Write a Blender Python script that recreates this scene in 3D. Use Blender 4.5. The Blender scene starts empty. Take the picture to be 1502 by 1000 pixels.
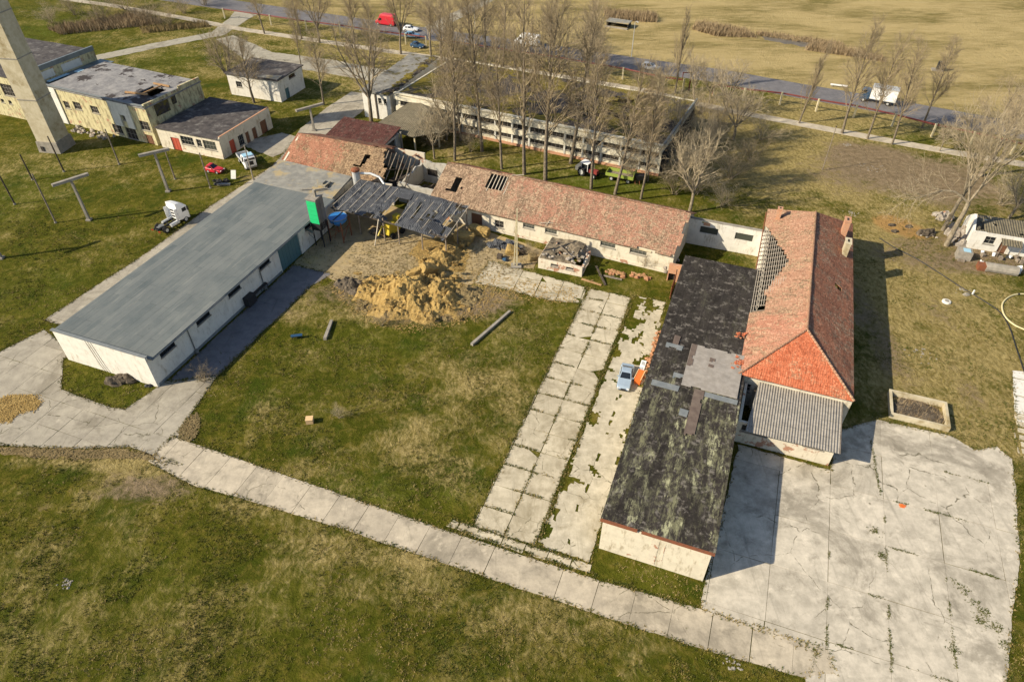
import bpy, math, random
import numpy as np
from mathutils import Vector, Matrix, noise
PI = math.pi
R = random.Random(11)
C = bpy.context.scene.collection
# ---------------------------------------------------------------- site frame
F = 1000.0; TH = math.radians(41); H = 60.0; A = math.radians(20.5)
def G(px, py, h=0.0):
    """world point at height h seen at a place of the survey picture"""
    a = TH + math.atan((py - 500) / F); d = (H - h) / math.tan(a)
    z = d * math.cos(TH) + (H - h) * math.sin(TH)
    return Vector(((px - 751) * z / F, d, h))
def S(u, v, h=0.0):
    """site grid (u = along the long sheds, v = across) to world"""
    return Vector((u * math.sin(A) + v * math.cos(A), u * math.cos(A) - v * math.sin(A), h))
def toUV(p): return (p[0] * math.sin(A) + p[1] * math.cos(A), p[0] * math.cos(A) - p[1] * math.sin(A))

# ---------------------------------------------------------------- scene graph
def E(name, label, cat, loc=(0, 0, 0), rz=0.0, group=None):
    o = bpy.data.objects.new(name, None); C.objects.link(o)
    o.empty_display_size = .3
    o.location = loc; o.rotation_euler = (0, 0, rz)
    o['label'] = label; o['category'] = cat
    if group: o['group'] = group
    return o
def B(name, label, cat, u, v, rot=0.0, group=None):
    """a building: local x runs along v, local y along u"""
    return E(name, label, cat, S(u, v), -A + math.radians(rot), group)
def tag(o, label, cat, group=None):
    o['label'] = label; o['category'] = cat
    if group: o['group'] = group
    return o
def copy_tree(o, parent=None):
    c = o.copy(); C.objects.link(c)
    if parent: c.parent = parent
    for ch in list(o.children): copy_tree(ch, c)
    return c
class MB:
    def __init__(s): s.v = []; s.f = []; s.m = []; s.t = []
    def add(s, vs, fs, m=0, t=.5):
        k = len(s.v); s.v += [tuple(p) for p in vs]
        for f in fs: s.f.append([i + k for i in f]); s.m.append(m); s.t.append(t)
    def quad(s, a, b, c, d, m=0, t=.5): s.add([a, b, c, d], [(0, 1, 2, 3)], m, t)
    def boxm(s, M, sx, sy, sz, m=0, taper=1.0, t=.5):
        vs = []
        for z in (0, 1):
            k = taper if z else 1.0
            for x, y in ((-1, -1), (1, -1), (1, 1), (-1, 1)):
                vs.append(M @ Vector((x * sx / 2 * k, y * sy / 2 * k, (z - .5) * sz)))
        s.add(vs, [(3, 2, 1, 0), (4, 5, 6, 7), (0, 1, 5, 4), (1, 2, 6, 5), (2, 3, 7, 6), (3, 0, 4, 7)], m, t)
    def box(s, x0, y0, z0, x1, y1, z1, m=0, t=.5):
        s.boxm(Matrix.Translation(((x0 + x1) / 2, (y0 + y1) / 2, (z0 + z1) / 2)), x1 - x0, y1 - y0, z1 - z0, m, 1.0, t)
    def bar(s, p0, p1, w, h=None, m=0, up=(0, 0, 1), taper=1.0):
        p0 = Vector(p0); p1 = Vector(p1); d = p1 - p0; L = d.length
        if L < 1e-5: return
        z = d / L; u = Vector(up)
        if abs(z.dot(u)) > .98: u = Vector((1, 0, 0))
        x = u.cross(z).normalized(); y = z.cross(x)
        M = Matrix((x, y, z)).transposed().to_4x4(); M.translation = (p0 + p1) / 2
        s.boxm(M, w, h or w, L, m, taper)
    def tube(s, p0, p1, r0, r1=None, n=8, m=0, caps=True):
        s.path([p0, p1], [r0, r0 if r1 is None else r1], n, m, caps)
    def path(s, pts, rs, n=8, m=0, caps=True):
        pts = [Vector(p) for p in pts]
        if not hasattr(rs, '__len__'): rs = [rs] * len(pts)
        k = len(s.v); x = None
        for i, p in enumerate(pts):
            d = (pts[min(i + 1, len(pts) - 1)] - pts[max(i - 1, 0)]).normalized()
            if x is None or abs(x.dot(d)) > .95:
                u = Vector((0, 0, 1)) if abs(d.z) < .9 else Vector((1, 0, 0)); x = u.cross(d).normalized()
            else: x = (x - d * x.dot(d)).normalized()
            y = d.cross(x)
            for j in range(n):
                a = 2 * PI * j / n; s.v.append(tuple(p + (x * math.cos(a) + y * math.sin(a)) * rs[i]))
        for i in range(len(pts) - 1):
            for j in range(n):
                s.f.append([k + i * n + j, k + i * n + (j + 1) % n, k + (i + 1) * n + (j + 1) % n, k + (i + 1) * n + j]); s.m.append(m); s.t.append(.5)
        if caps:
            s.f.append([k + j for j in range(n)][::-1]); s.m.append(m); s.t.append(.5)
            s.f.append([k + (len(pts) - 1) * n + j for j in range(n)]); s.m.append(m); s.t.append(.5)
    def lump(s, c, rx, ry, rz, seed=0, rough=.35, n=10, m=0, cut=True, freq=1.6):
        """an irregular lump lying on the ground"""
        c = Vector(c); k = len(s.v); nr = max(3, n // 2)
        for i in range(nr + 1):
            th = PI * i / nr * (.55 if cut else 1.0)
            for j in range(n):
                a = 2 * PI * j / n
                d = Vector((math.sin(th) * math.cos(a), math.sin(th) * math.sin(a), math.cos(th)))
                q = 1 + rough * noise.noise(d * freq + Vector((seed * 3.1, seed * 1.7, 0))) * 1.6 + rough * .5 * noise.noise(d * freq * 3 + Vector((seed, 0, 7)))
                s.v.append((c.x + d.x * rx * q, c.y + d.y * ry * q, c.z + d.z * rz * q))
        for i in range(nr):
            for j in range(n):
                s.f.append([k + i * n + j, k + (i + 1) * n + j, k + (i + 1) * n + (j + 1) % n, k + i * n + (j + 1) % n]); s.m.append(m); s.t.append(.5)
    def build(s, name, mats, parent=None, kind=None, smooth=False, uv=True, tone=False):
        me = bpy.data.meshes.new(name); me.from_pydata(s.v, [], s.f)
        if not isinstance(mats, (list, tuple)): mats = [mats]
        for mm in mats: me.materials.append(mm)
        me.polygons.foreach_set('material_index', s.m)
        if smooth: me.polygons.foreach_set('use_smooth', [True] * len(s.f))
        me.update()
        if tone:
            at = me.attributes.new('tone', 'FLOAT', 'FACE'); at.data.foreach_set('value', s.t)
        if uv:
            ul = me.uv_layers.new(name='UVMap'); flat = [0.0] * (2 * len(me.loops))
            for p in me.polygons:
                n = p.normal
                if abs(n.z) > .97: h = Vector((1, 0, 0))
                else: h = Vector((-n.y, n.x, 0)).normalized()
                sd = n.cross(h)
                for li in p.loop_indices:
                    co = me.vertices[me.loops[li].vertex_index].co
                    flat[2 * li] = co.dot(h); flat[2 * li + 1] = co.dot(sd)
            ul.data.foreach_set('uv', flat)
        o = bpy.data.objects.new(name, me); C.objects.link(o)
        if parent: o.parent = parent
        if kind: o['kind'] = kind
        return o

# ---------------------------------------------------------------- materials
class NB:
    def __init__(s, name):
        s.mat = bpy.data.materials.new(name); s.mat.use_nodes = True
        s.nt = s.mat.node_tree; s.nt.nodes.clear(); s.tc = None
    def n(s, t): return s.nt.nodes.new(t)
    def l(s, a, b): s.nt.links.new(a, b)
    def put(s, sock, val):
        if isinstance(val, bpy.types.NodeSocket): s.l(val, sock)
        elif sock.type == 'RGBA': sock.default_value = tuple(val) + (1,) if len(val) == 3 else val
        else: sock.default_value = val
    def co(s, w='Object'):
        if s.tc is None: s.tc = s.n('ShaderNodeTexCoord')
        return s.tc.outputs[w]
    def scale(s, vec, sc, rot=0):
        m = s.n('ShaderNodeMapping'); s.l(vec, m.inputs[0]); m.inputs['Scale'].default_value = sc; m.inputs['Rotation'].default_value = (0, 0, rot); return m.outputs[0]
    def noise(s, vec, sc, det=5, ro=.6, dist=0):
        t = s.n('ShaderNodeTexNoise'); s.l(vec, t.inputs['Vector']); t.inputs['Scale'].default_value = sc
        t.inputs['Detail'].default_value = det; t.inputs['Roughness'].default_value = ro; t.inputs['Distortion'].default_value = dist
        return t.outputs['Fac']
    def vor(s, vec, sc, feat='F1', rnd=1.0):
        t = s.n('ShaderNodeTexVoronoi'); t.feature = feat; s.l(vec, t.inputs['Vector']); t.inputs['Scale'].default_value = sc
        t.inputs['Randomness'].default_value = rnd
        return t.outputs['Distance']
    def vcol(s, vec, sc):
        t = s.n('ShaderNodeTexVoronoi'); s.l(vec, t.inputs['Vector']); t.inputs['Scale'].default_value = sc
        return s.sep(t.outputs['Color'])
    def sep(s, c):
        t = s.n('ShaderNodeSeparateColor'); s.l(c, t.inputs[0]); return t.outputs[0]
    def wave(s, vec, sc, ax='X', dist=0, prof='SIN'):
        t = s.n('ShaderNodeTexWave'); t.bands_direction = ax; t.wave_profile = prof; s.l(vec, t.inputs['Vector'])
        t.inputs['Scale'].default_value = sc; t.inputs['Distortion'].default_value = dist; t.inputs['Detail'].default_value = 1
        return t.outputs['Fac']
    def brick(s, vec, w, h, mort=.02, off=.5, c1=(0, 0, 0), c2=(1, 1, 1), cm=(.5, .5, .5)):
        t = s.n('ShaderNodeTexBrick'); s.l(vec, t.inputs['Vector']); t.offset = off
        t.inputs['Scale'].default_value = 1; t.inputs['Brick Width'].default_value = w; t.inputs['Row Height'].default_value = h
        t.inputs['Mortar Size'].default_value = mort
        t.inputs['Color1'].default_value = (*c1, 1); t.inputs['Color2'].default_value = (*c2, 1); t.inputs['Mortar'].default_value = (*cm, 1)
        return t.outputs
    def rng(s, f, a, b, c=0.0, d=1.0):
        t = s.n('ShaderNodeMapRange'); t.interpolation_type = 'SMOOTHSTEP'; s.put(t.inputs[0], f)
        for i, x in enumerate((a, b, c, d)): t.inputs[i + 1].default_value = x
        return t.outputs[0]
    def mix(s, f, a, b, mode='MIX'):
        t = s.n('ShaderNodeMix'); t.data_type = 'RGBA'; t.blend_type = mode
        s.put(t.inputs[0], f); s.put(t.inputs[6], a); s.put(t.inputs[7], b); return t.outputs[2]
    def ma(s, op, a, b=0.0, clamp=False):
        t = s.n('ShaderNodeMath'); t.operation = op; t.use_clamp = clamp; s.put(t.inputs[0], a); s.put(t.inputs[1], b); return t.outputs[0]
    def attr(s, name, out='Fac'):
        t = s.n('ShaderNodeAttribute'); t.attribute_name = name; return t.outputs[out]
    def xyz(s, vec):
        t = s.n('ShaderNodeSeparateXYZ'); s.l(vec, t.inputs[0]); return t.outputs
    def bump(s, h, st=.5, d=.1, nrm=None):
        t = s.n('ShaderNodeBump'); s.l(h, t.inputs['Height']); t.inputs['Strength'].default_value = st; t.inputs['Distance'].default_value = d
        if nrm is not None: s.l(nrm, t.inputs['Normal'])
        return t.outputs[0]
    def out(s, col, rough=.9, nrm=None, spec=.25, metal=0.0):
        b = s.n('ShaderNodeBsdfPrincipled'); s.put(b.inputs['Base Color'], col); s.put(b.inputs['Roughness'], rough)
        b.inputs['Specular IOR Level'].default_value = spec; b.inputs['Metallic'].default_value = metal
        if nrm is not None: s.l(nrm, b.inputs['Normal'])
        o = s.n('ShaderNodeOutputMaterial'); s.l(b.outputs[0], o.inputs[0]); return s.mat

def paint(name, col, rough=.4, spec=.4, metal=0.0, dirt=.25, sc=2.0):
    b = NB(name); f = b.noise(b.co(), sc, 6, .65); g = b.rng(f, .45, .75)
    d = tuple(c * .55 + .02 for c in col)
    return b.out(b.mix(b.ma('MULTIPLY', g, dirt * 2, True), col, d), rough, b.bump(f, .08, .02), spec, metal)
def rough_mat(name, col, col2, sc=3.0, lo=.4, hi=.65, bump=.4, bd=.05, rough=.9, col3=None, sc3=.4, lo3=.5, hi3=.65):
    b = NB(name); f = b.noise(b.co(), sc, 8, .68); c = b.mix(b.rng(f, lo, hi), col, col2)
    if col3: c = b.mix(b.rng(b.noise(b.co(), sc3, 6, .7), lo3, hi3), c, col3)
    return b.out(c, rough, b.bump(f, bump, bd), .2)

def m_grass():
    b = NB('grass'); P = b.co()
    nz = b.n('ShaderNodeTexNoise'); b.l(P, nz.inputs['Vector']); nz.inputs['Scale'].default_value = .35; nz.inputs['Detail'].default_value = 4
    w = b.n('ShaderNodeVectorMath'); w.operation = 'MULTIPLY_ADD'; b.l(nz.outputs['Color'], w.inputs[0]); w.inputs[1].default_value = (2.2, 2.2, 0); b.l(P, w.inputs[2]); Q = w.outputs[0]
    big = b.noise(P, .055, 6, .66); mid = b.noise(Q, .15, 8, .70); fin = b.noise(Q, .95, 8, .74); tiny = b.noise(P, 4.2, 6, .78)
    hay = b.noise(b.scale(Q, (1, .5, 1), .45), 1.9, 8, .80)
    sm = b.ma('ADD', b.ma('MULTIPLY', mid, .55), b.ma('MULTIPLY', fin, .45))
    c = b.mix(b.rng(sm, .40, .60), (.058, .066, .006), (.118, .110, .013))
    c = b.mix(b.rng(fin, .47, .68, 0, .85), c, (.165, .13, .028))
    c = b.mix(b.rng(b.noise(Q, .14, 6, .68), .50, .66, 0, .85), c, (.044, .064, .006))
    lush = b.ma('MULTIPLY', b.attr('lush'), b.rng(sm, .40, .60), True)
    c = b.mix(lush, c, (.068, .105, .009))
    far = b.noise(b.scale(P, (.5, 1.5, 1), .12), .035, 6, .72)
    dm = b.ma('ADD', b.ma('MULTIPLY', b.attr('dry'), b.rng(far, .36, .60, .30, .80)), b.ma('ADD', b.ma('MULTIPLY', b.ma('SUBTRACT', hay, .5), 1.15), b.ma('ADD', b.ma('MULTIPLY', b.ma('SUBTRACT', mid, .5), 1.5), b.ma('MULTIPLY', b.ma('SUBTRACT', big, .5), 1.0))))
    straw = b.mix(b.rng(hay, .36, .66), (.19, .145, .048), (.43, .34, .145))
    c = b.mix(b.rng(dm, .03, .60, 0, .95), c, straw)
    fl = b.attr('field'); fx = b.scale(P, (.45, 1.5, 1), .16); f1 = b.noise(fx, .05, 8, .70, .5); f2 = b.noise(fx, .35, 7, .74)
    fc = b.mix(b.rng(b.ma('ADD', b.ma('MULTIPLY', f1, .7), b.ma('MULTIPLY', f2, .3)), .36, .58), (.18, .145, .05), (.42, .325, .15)); fc = b.mix(b.rng(f2, .52, .72, 0, .7), fc, (.46, .37, .19)); fc = b.mix(b.rng(f1, .40, .30, 0, .55), fc, (.125, .120, .028))
    c = b.mix(b.ma('MULTIPLY', fl, .9), c, fc)
    tm = b.ma('ADD', b.attr('dirt'), b.ma('MULTIPLY', b.ma('SUBTRACT', b.ma('ADD', b.ma('MULTIPLY', fin, .5), b.ma('MULTIPLY', mid, .5)), .52), 2.6))
    earth = b.mix(b.rng(b.ma('ADD', b.ma('MULTIPLY', tiny, .5), b.ma('MULTIPLY', fin, .5)), .38, .64), (.15, .11, .062), (.33, .25, .155))
    c = b.mix(b.rng(tm, .30, .85), c, earth)
    c = b.mix(b.rng(b.ma('ADD', b.attr('sand'), b.ma('MULTIPLY', b.ma('SUBTRACT', fin, .5), 1.2)), .25, .95), c, b.mix(fin, (.30, .18, .065), (.44, .27, .10)))
    c = b.mix(b.rng(tiny, .50, .72, .0, .38), c, b.mix(.75, c, (.010, .012, .002)))
    c = b.mix(b.rng(tiny, .34, .20, .0, .5), c, (.30, .24, .10)); c = b.mix(b.ma('MULTIPLY', fl, .55), c, fc)
    sp = b.rng(b.vor(P, .9), .0, .06, 1, 0)
    c = b.mix(b.ma('MULTIPLY', sp, b.rng(b.noise(P, .11, 3), .54, .62), True), c, (.45, .42, .34))
    hgt = b.ma('ADD', b.ma('MULTIPLY', fin, .8), b.ma('ADD', b.ma('MULTIPLY', tiny, .45), b.ma('MULTIPLY', mid, .9)))
    return b.out(c, 1.0, b.bump(hgt, .9, .7), .05)
def m_concrete(name, c1, c2, moss=.5, tone=True, stain=(.16, .14, .105), crack=.22):
    b = NB(name); P = b.co()
    big = b.noise(P, .16, 5, .6); mid = b.noise(P, .7, 7, .7); fin = b.noise(P, 7, 4, .7)
    c = b.mix(b.rng(mid, .3, .7), c1, c2)
    if tone:
        t = b.attr('tone'); c = b.mix(b.ma('MULTIPLY', b.ma('ABSOLUTE', b.ma('SUBTRACT', t, .5)), .34), c, b.mix(b.rng(t, .49, .51), tuple(x * .55 for x in c1), tuple(min(.8, x * 1.3) for x in c2)))
    c = b.mix(b.rng(b.noise(P, .33, 8, .74, .5), .52, .74, 0, .8), c, stain)
    c = b.mix(b.rng(b.noise(P, .11, 7, .72, .8), .50, .64, 0, .6), c, stain)
    c = b.mix(b.rng(b.noise(b.scale(P, (3.2, .14, 1), -A), .55, 6, .7), .54, .74, 0, .5), c, tuple(x * .6 for x in c1))
    c = b.mix(b.rng(b.noise(P, 2.6, 9, .8), .60, .72, 0, .5), c, tuple(x * .5 for x in stain))
    c = b.mix(b.rng(b.noise(P, .5, 7, .72), .56, .72, 0, .5), c, tuple(min(.75, x * 1.35) for x in c2))
    c = b.mix(b.rng(b.noise(b.scale(P, (.25, 1.6, 1), -A), .5, 5, .6), .55, .8, 0, .35), c, stain)
    if moss:
        mm = b.noise(P, 1.3, 8, .78); c = b.mix(b.ma('MULTIPLY', b.rng(mm, .64, .70), b.rng(big, .45, .56)), c, (.085, .085, .025))
    w = b.n('ShaderNodeVectorMath'); w.operation = 'ADD'
    nz = b.n('ShaderNodeTexNoise'); b.l(P, nz.inputs['Vector']); nz.inputs['Scale'].default_value = .5; nz.inputs['Detail'].default_value = 5
    b.l(P, w.inputs[0]); b.l(nz.outputs['Color'], w.inputs[1])
    cr = b.vor(w.outputs[0], crack, 'DISTANCE_TO_EDGE'); ck = b.ma('MULTIPLY', b.rng(cr, .0, .010 * (crack / .22), .9, 0), b.ma('MULTIPLY', b.rng(b.noise(P, .12, 3), .47, .56), b.rng(b.noise(P, 1.1, 4, .7), .42, .55)))
    c = b.mix(ck, c, (.07, .062, .03))
    c = b.mix(b.ma('MULTIPLY', b.rng(b.vor(P, .55), .0, .11, 1, 0), b.rng(b.noise(P, .25, 4), .50, .6), True), c, (.10, .088, .055))
    c = b.mix(b.rng(b.noise(b.scale(P, (1.8, .3, 1), .3), .8, 8, .78), .56, .72, 0, .5), c, tuple(x * .66 for x in c1))
    c = b.mix(b.rng(fin, .55, .85, 0, .4), c, stain)
    return b.out(c, .92, b.bump(b.ma('SUBTRACT', b.ma('ADD', mid, b.ma('MULTIPLY', fin, .4)), ck), .35, .06), .2)
def m_plaster(name, col, dirty, brickamt=.0, streak=.5, lo=.52):
    b = NB(name); P = b.co(); V = b.scale(P, (1, 1, .3))
    c = b.mix(b.rng(b.noise(P, .9, 7, .7), .4, .75), col, tuple(x * .82 for x in col))
    st = b.noise(V, 1.5, 7, .72); c = b.mix(b.rng(st, lo, lo + .17, 0, streak), c, dirty)
    c = b.mix(b.rng(b.noise(P, 2.4, 8, .75), .60, .70, 0, .8), c, dirty)
    f = b.noise(P, 6, 5)
    if brickamt:
        br = b.brick(b.co('UV'), .27, .09, .012, .5, (.30, .105, .05), (.40, .17, .085), (.38, .33, .27))
        c = b.mix(b.rng(b.noise(P, .55, 8, .72), .68 - brickamt * .25, .71 - brickamt * .25), c, br[0])
    return b.out(c, .9, b.bump(f, .25, .03), .2)
def m_tile(name, base, base2, lich, lamt=.5, dark=(.06, .03, .025), band=None, course=.36, grime=.5):
    b = NB(name); P = b.co(); U = b.co('UV')
    t = b.sep(b.brick(U, .26, course, .0, .5)[0]); r = b.vcol(b.scale(U, (1 / .27, 1 / course, 1)), 1.0); r2 = b.vcol(b.scale(U, (1 / .6, 1 / .75, 1)), 1.0)
    mid = b.noise(P, .30, 8, .74); fin = b.noise(P, 3.4, 9, .82); tin = b.noise(P, 9, 4, .8)
    c = b.mix(b.ma('ADD', b.ma('MULTIPLY', t, .45), b.ma('MULTIPLY', r, .55)), base, base2)
    c = b.mix(b.rng(r, .84, .97, 0, .5), c, tuple(min(.7, x * 1.3 + .02) for x in base2)); c = b.mix(b.rng(r, .12, .03, 0, .45), c, tuple(x * .5 for x in base))
    lm = b.ma('ADD', b.ma('MULTIPLY', fin, .62), b.ma('ADD', b.ma('MULTIPLY', mid, .62), b.ma('MULTIPLY', r2, .16)))
    if band: lm = b.ma('ADD', lm, b.rng(b.xyz(P)[0], band[0], band[1], band[2], band[3]))
    lk = b.mix(b.rng(b.ma('ADD', b.ma('MULTIPLY', r, .5), b.ma('MULTIPLY', tin, .5)), .3, .7), tuple(x * .62 for x in lich), tuple(x * 1.6 for x in lich))
    c = b.mix(b.rng(lm, .86 - lamt * .34, 1.0 - lamt * .34, 0, .88), c, lk)
    c = b.mix(b.rng(b.noise(P, .45, 9, .8, .6), .55, .72, 0, grime * 1.25), c, dark)
    c = b.mix(b.rng(tin, .60, .80, 0, .4), c, tuple(x * .4 for x in base)); c = b.mix(b.rng(b.noise(P, 6.5, 7, .85), .57, .67, 0, .5), c, (.42, .35, .26))
    saw = b.wave(U, .3142 / course, 'Y', 0, 'SAW'); rows = b.wave(U, .3142 / .26, 'X')
    c = b.mix(b.rng(saw, .30, .0, 0, .45), c, tuple(x * .35 for x in base)); c = b.mix(b.rng(rows, .22, .0, 0, .35), c, tuple(x * .4 for x in base))
    h = b.ma('ADD', b.ma('MULTIPLY', saw, 1.0), b.ma('ADD', b.ma('MULTIPLY', rows, .45), b.ma('ADD', b.ma('MULTIPLY', r, .45), b.ma('MULTIPLY', fin, 1.6))))
    return b.out(c, .9, b.bump(h, .6, .08), .15)
def m_bitumen():
    b = NB('black_bitumen'); P = b.co(); x, y, _ = b.xyz(P)
    c = b.mix(b.rng(b.noise(P, 1.1, 7, .72), .35, .7), (.014, .0115, .0095), (.036, .031, .027))
    st = b.brick(b.scale(P, (1, 1, 1), PI / 2), 7.0, 1.02, .02, .4, (0, 0, 0), (1, 1, 1), (.3, .3, .3))
    c = b.mix(b.ma('MULTIPLY', b.sep(st[0]), .35), c, (.055, .046, .04))
    c = b.mix(b.rng(b.noise(b.scale(P, (1.6, .12, 1)), 1.6, 8, .78), .54, .70, 0, .6), c, (.105, .09, .08))
    c = b.mix(b.rng(b.noise(P, 2.6, 9, .82), .55, .66, 0, .6), c, (.15, .13, .108))
    c = b.mix(b.ma('MULTIPLY', b.rng(b.noise(P, 2.2, 6, .7), .46, .60), b.rng(b.noise(b.scale(P, (.9, .9, 1)), 1.05, 2, .5), .5, .62)), c, (.145, .13, .112))
    near = b.rng(y, 16, 25, 1, .06)
    stp = b.rng(b.sep(st[0]), .25, .75, .35, 1); li = b.noise(b.scale(P, (1.6, .55, 1)), .9, 9, .82)
    c = b.mix(b.ma('MULTIPLY', b.rng(li, .47, .62), b.ma('MULTIPLY', near, stp), True), c, (.165, .160, .092))
    c = b.mix(b.ma('MULTIPLY', b.rng(b.noise(b.scale(P, (1.5, .5, 1)), .75, 9, .82), .525, .61), b.ma('MULTIPLY', b.rng(y, 18, 27, 1.0, .08), stp)), c, (.34, .335, .20))
    c = b.mix(b.ma('MULTIPLY', st[1], b.rng(b.noise(P, .6, 4), .35, .6, .2, .9)), c, (.010, .008, .007)); c = b.mix(b.rng(b.noise(P, .22, 6, .7, .6), .54, .66, 0, .5), c, (.012, .010, .009))
    f = b.noise(P, 6, 5, .7)
    return b.out(c, .93, b.bump(b.ma('ADD', f, b.ma('MULTIPLY', li, 2)), .35, .05), .2)
def m_felt():
    b = NB('grey_roofing_felt'); P = b.co()
    br = b.brick(b.scale(P, (1, 1, 1), PI / 2), 9.0, 1.02, .018, .37, (0, 0, 0), (1, 1, 1), (.2, .2, .2))
    t = b.sep(br[0])
    c = b.mix(b.rng(b.noise(P, .25, 6, .65), .3, .7), (.082, .100, .105), (.132, .146, .142))
    c = b.mix(b.ma('MULTIPLY', t, .55), c, (.175, .185, .175))
    c = b.mix(b.ma('MULTIPLY', br[1], b.rng(b.noise(P, .4, 3), .35, .6, .25, .95)), c, (.055, .062, .06))
    c = b.mix(b.rng(b.noise(b.scale(P, (2.2, .10, 1)), 1.1, 8, .8), .54, .70, 0, .6), c, (.22, .225, .20))
    c = b.mix(b.rng(b.noise(b.scale(P, (1, .12, 1)), 1.3, 7, .75), .52, .72, 0, .5), c, (.25, .25, .225))
    c = b.mix(b.rng(b.noise(P, 1.2, 8, .78), .60, .72, 0, .55), c, (.105, .115, .115))
    c = b.mix(b.rng(b.vor(P, .33), .0, .06, .7, 0), c, (.06, .065, .065))
    f = b.noise(P, 5, 6, .7)
    return b.out(c, .9, b.bump(b.ma('ADD', f, b.ma('MULTIPLY', br[1], -1.0)), .3, .03), .25)
def m_corr(name, c1, c2, per=.18, lich=(.25, .22, .16)):
    b = NB(name); P = b.co(); U = b.co('UV')
    w = b.wave(U, .314 / per, 'X'); f = b.noise(P, 1.6, 8, .74)
    c = b.mix(b.rng(f, .35, .68), c1, c2); c = b.mix(b.rng(b.noise(P, .8, 8, .75), .56, .68, 0, .7), c, lich)
    rows = b.brick(U, 50, 1.15, .025, 0)
    c = b.mix(b.ma('MULTIPLY', rows[1], .5), c, tuple(x * .35 for x in c1))
    c = b.mix(b.rng(w, .0, .30, .28, 0), c, tuple(x * .35 for x in c1))
    return b.out(c, .85, b.bump(b.ma('ADD', w, b.ma('MULTIPLY', f, .5)), .9, .08), .25)
def m_mossroof():
    b = NB('mossy_roof'); P = b.co()
    c = b.mix(b.rng(b.noise(P, .8, 7, .7), .35, .65), (.035, .03, .028), (.075, .065, .06))
    c = b.mix(b.rng(b.noise(P, .14, 7, .72, .8), .45, .55), c, b.mix(b.noise(P, 1.5, 6, .7), (.075, .066, .010), (.23, .175, .03)))
    c = b.mix(b.rng(b.noise(P, .5, 8, .78), .60, .68, 0, .6), c, (.16, .13, .07))
    return b.out(c, .95, b.bump(b.noise(P, 2, 7, .7), .6, .15), .15)
def m_straw(name, c1, c2, c3):
    b = NB(name); P = b.co(); f = b.noise(P, 1.4, 9, .8, 1.5); g = b.noise(b.scale(P, (1, 3, 2)), 4.5, 7, .8)
    c = b.mix(b.rng(f, .36, .62), c1, c2); c = b.mix(b.rng(g, .45, .7), c, c3)
    c = b.mix(b.rng(b.noise(P, .5, 6, .7), .55, .68, 0, .8), c, tuple(x * .45 for x in c1))
    return b.out(c, 1.0, b.bump(b.ma('ADD', f, g), 1.0, .3), .1)
M = {}
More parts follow.
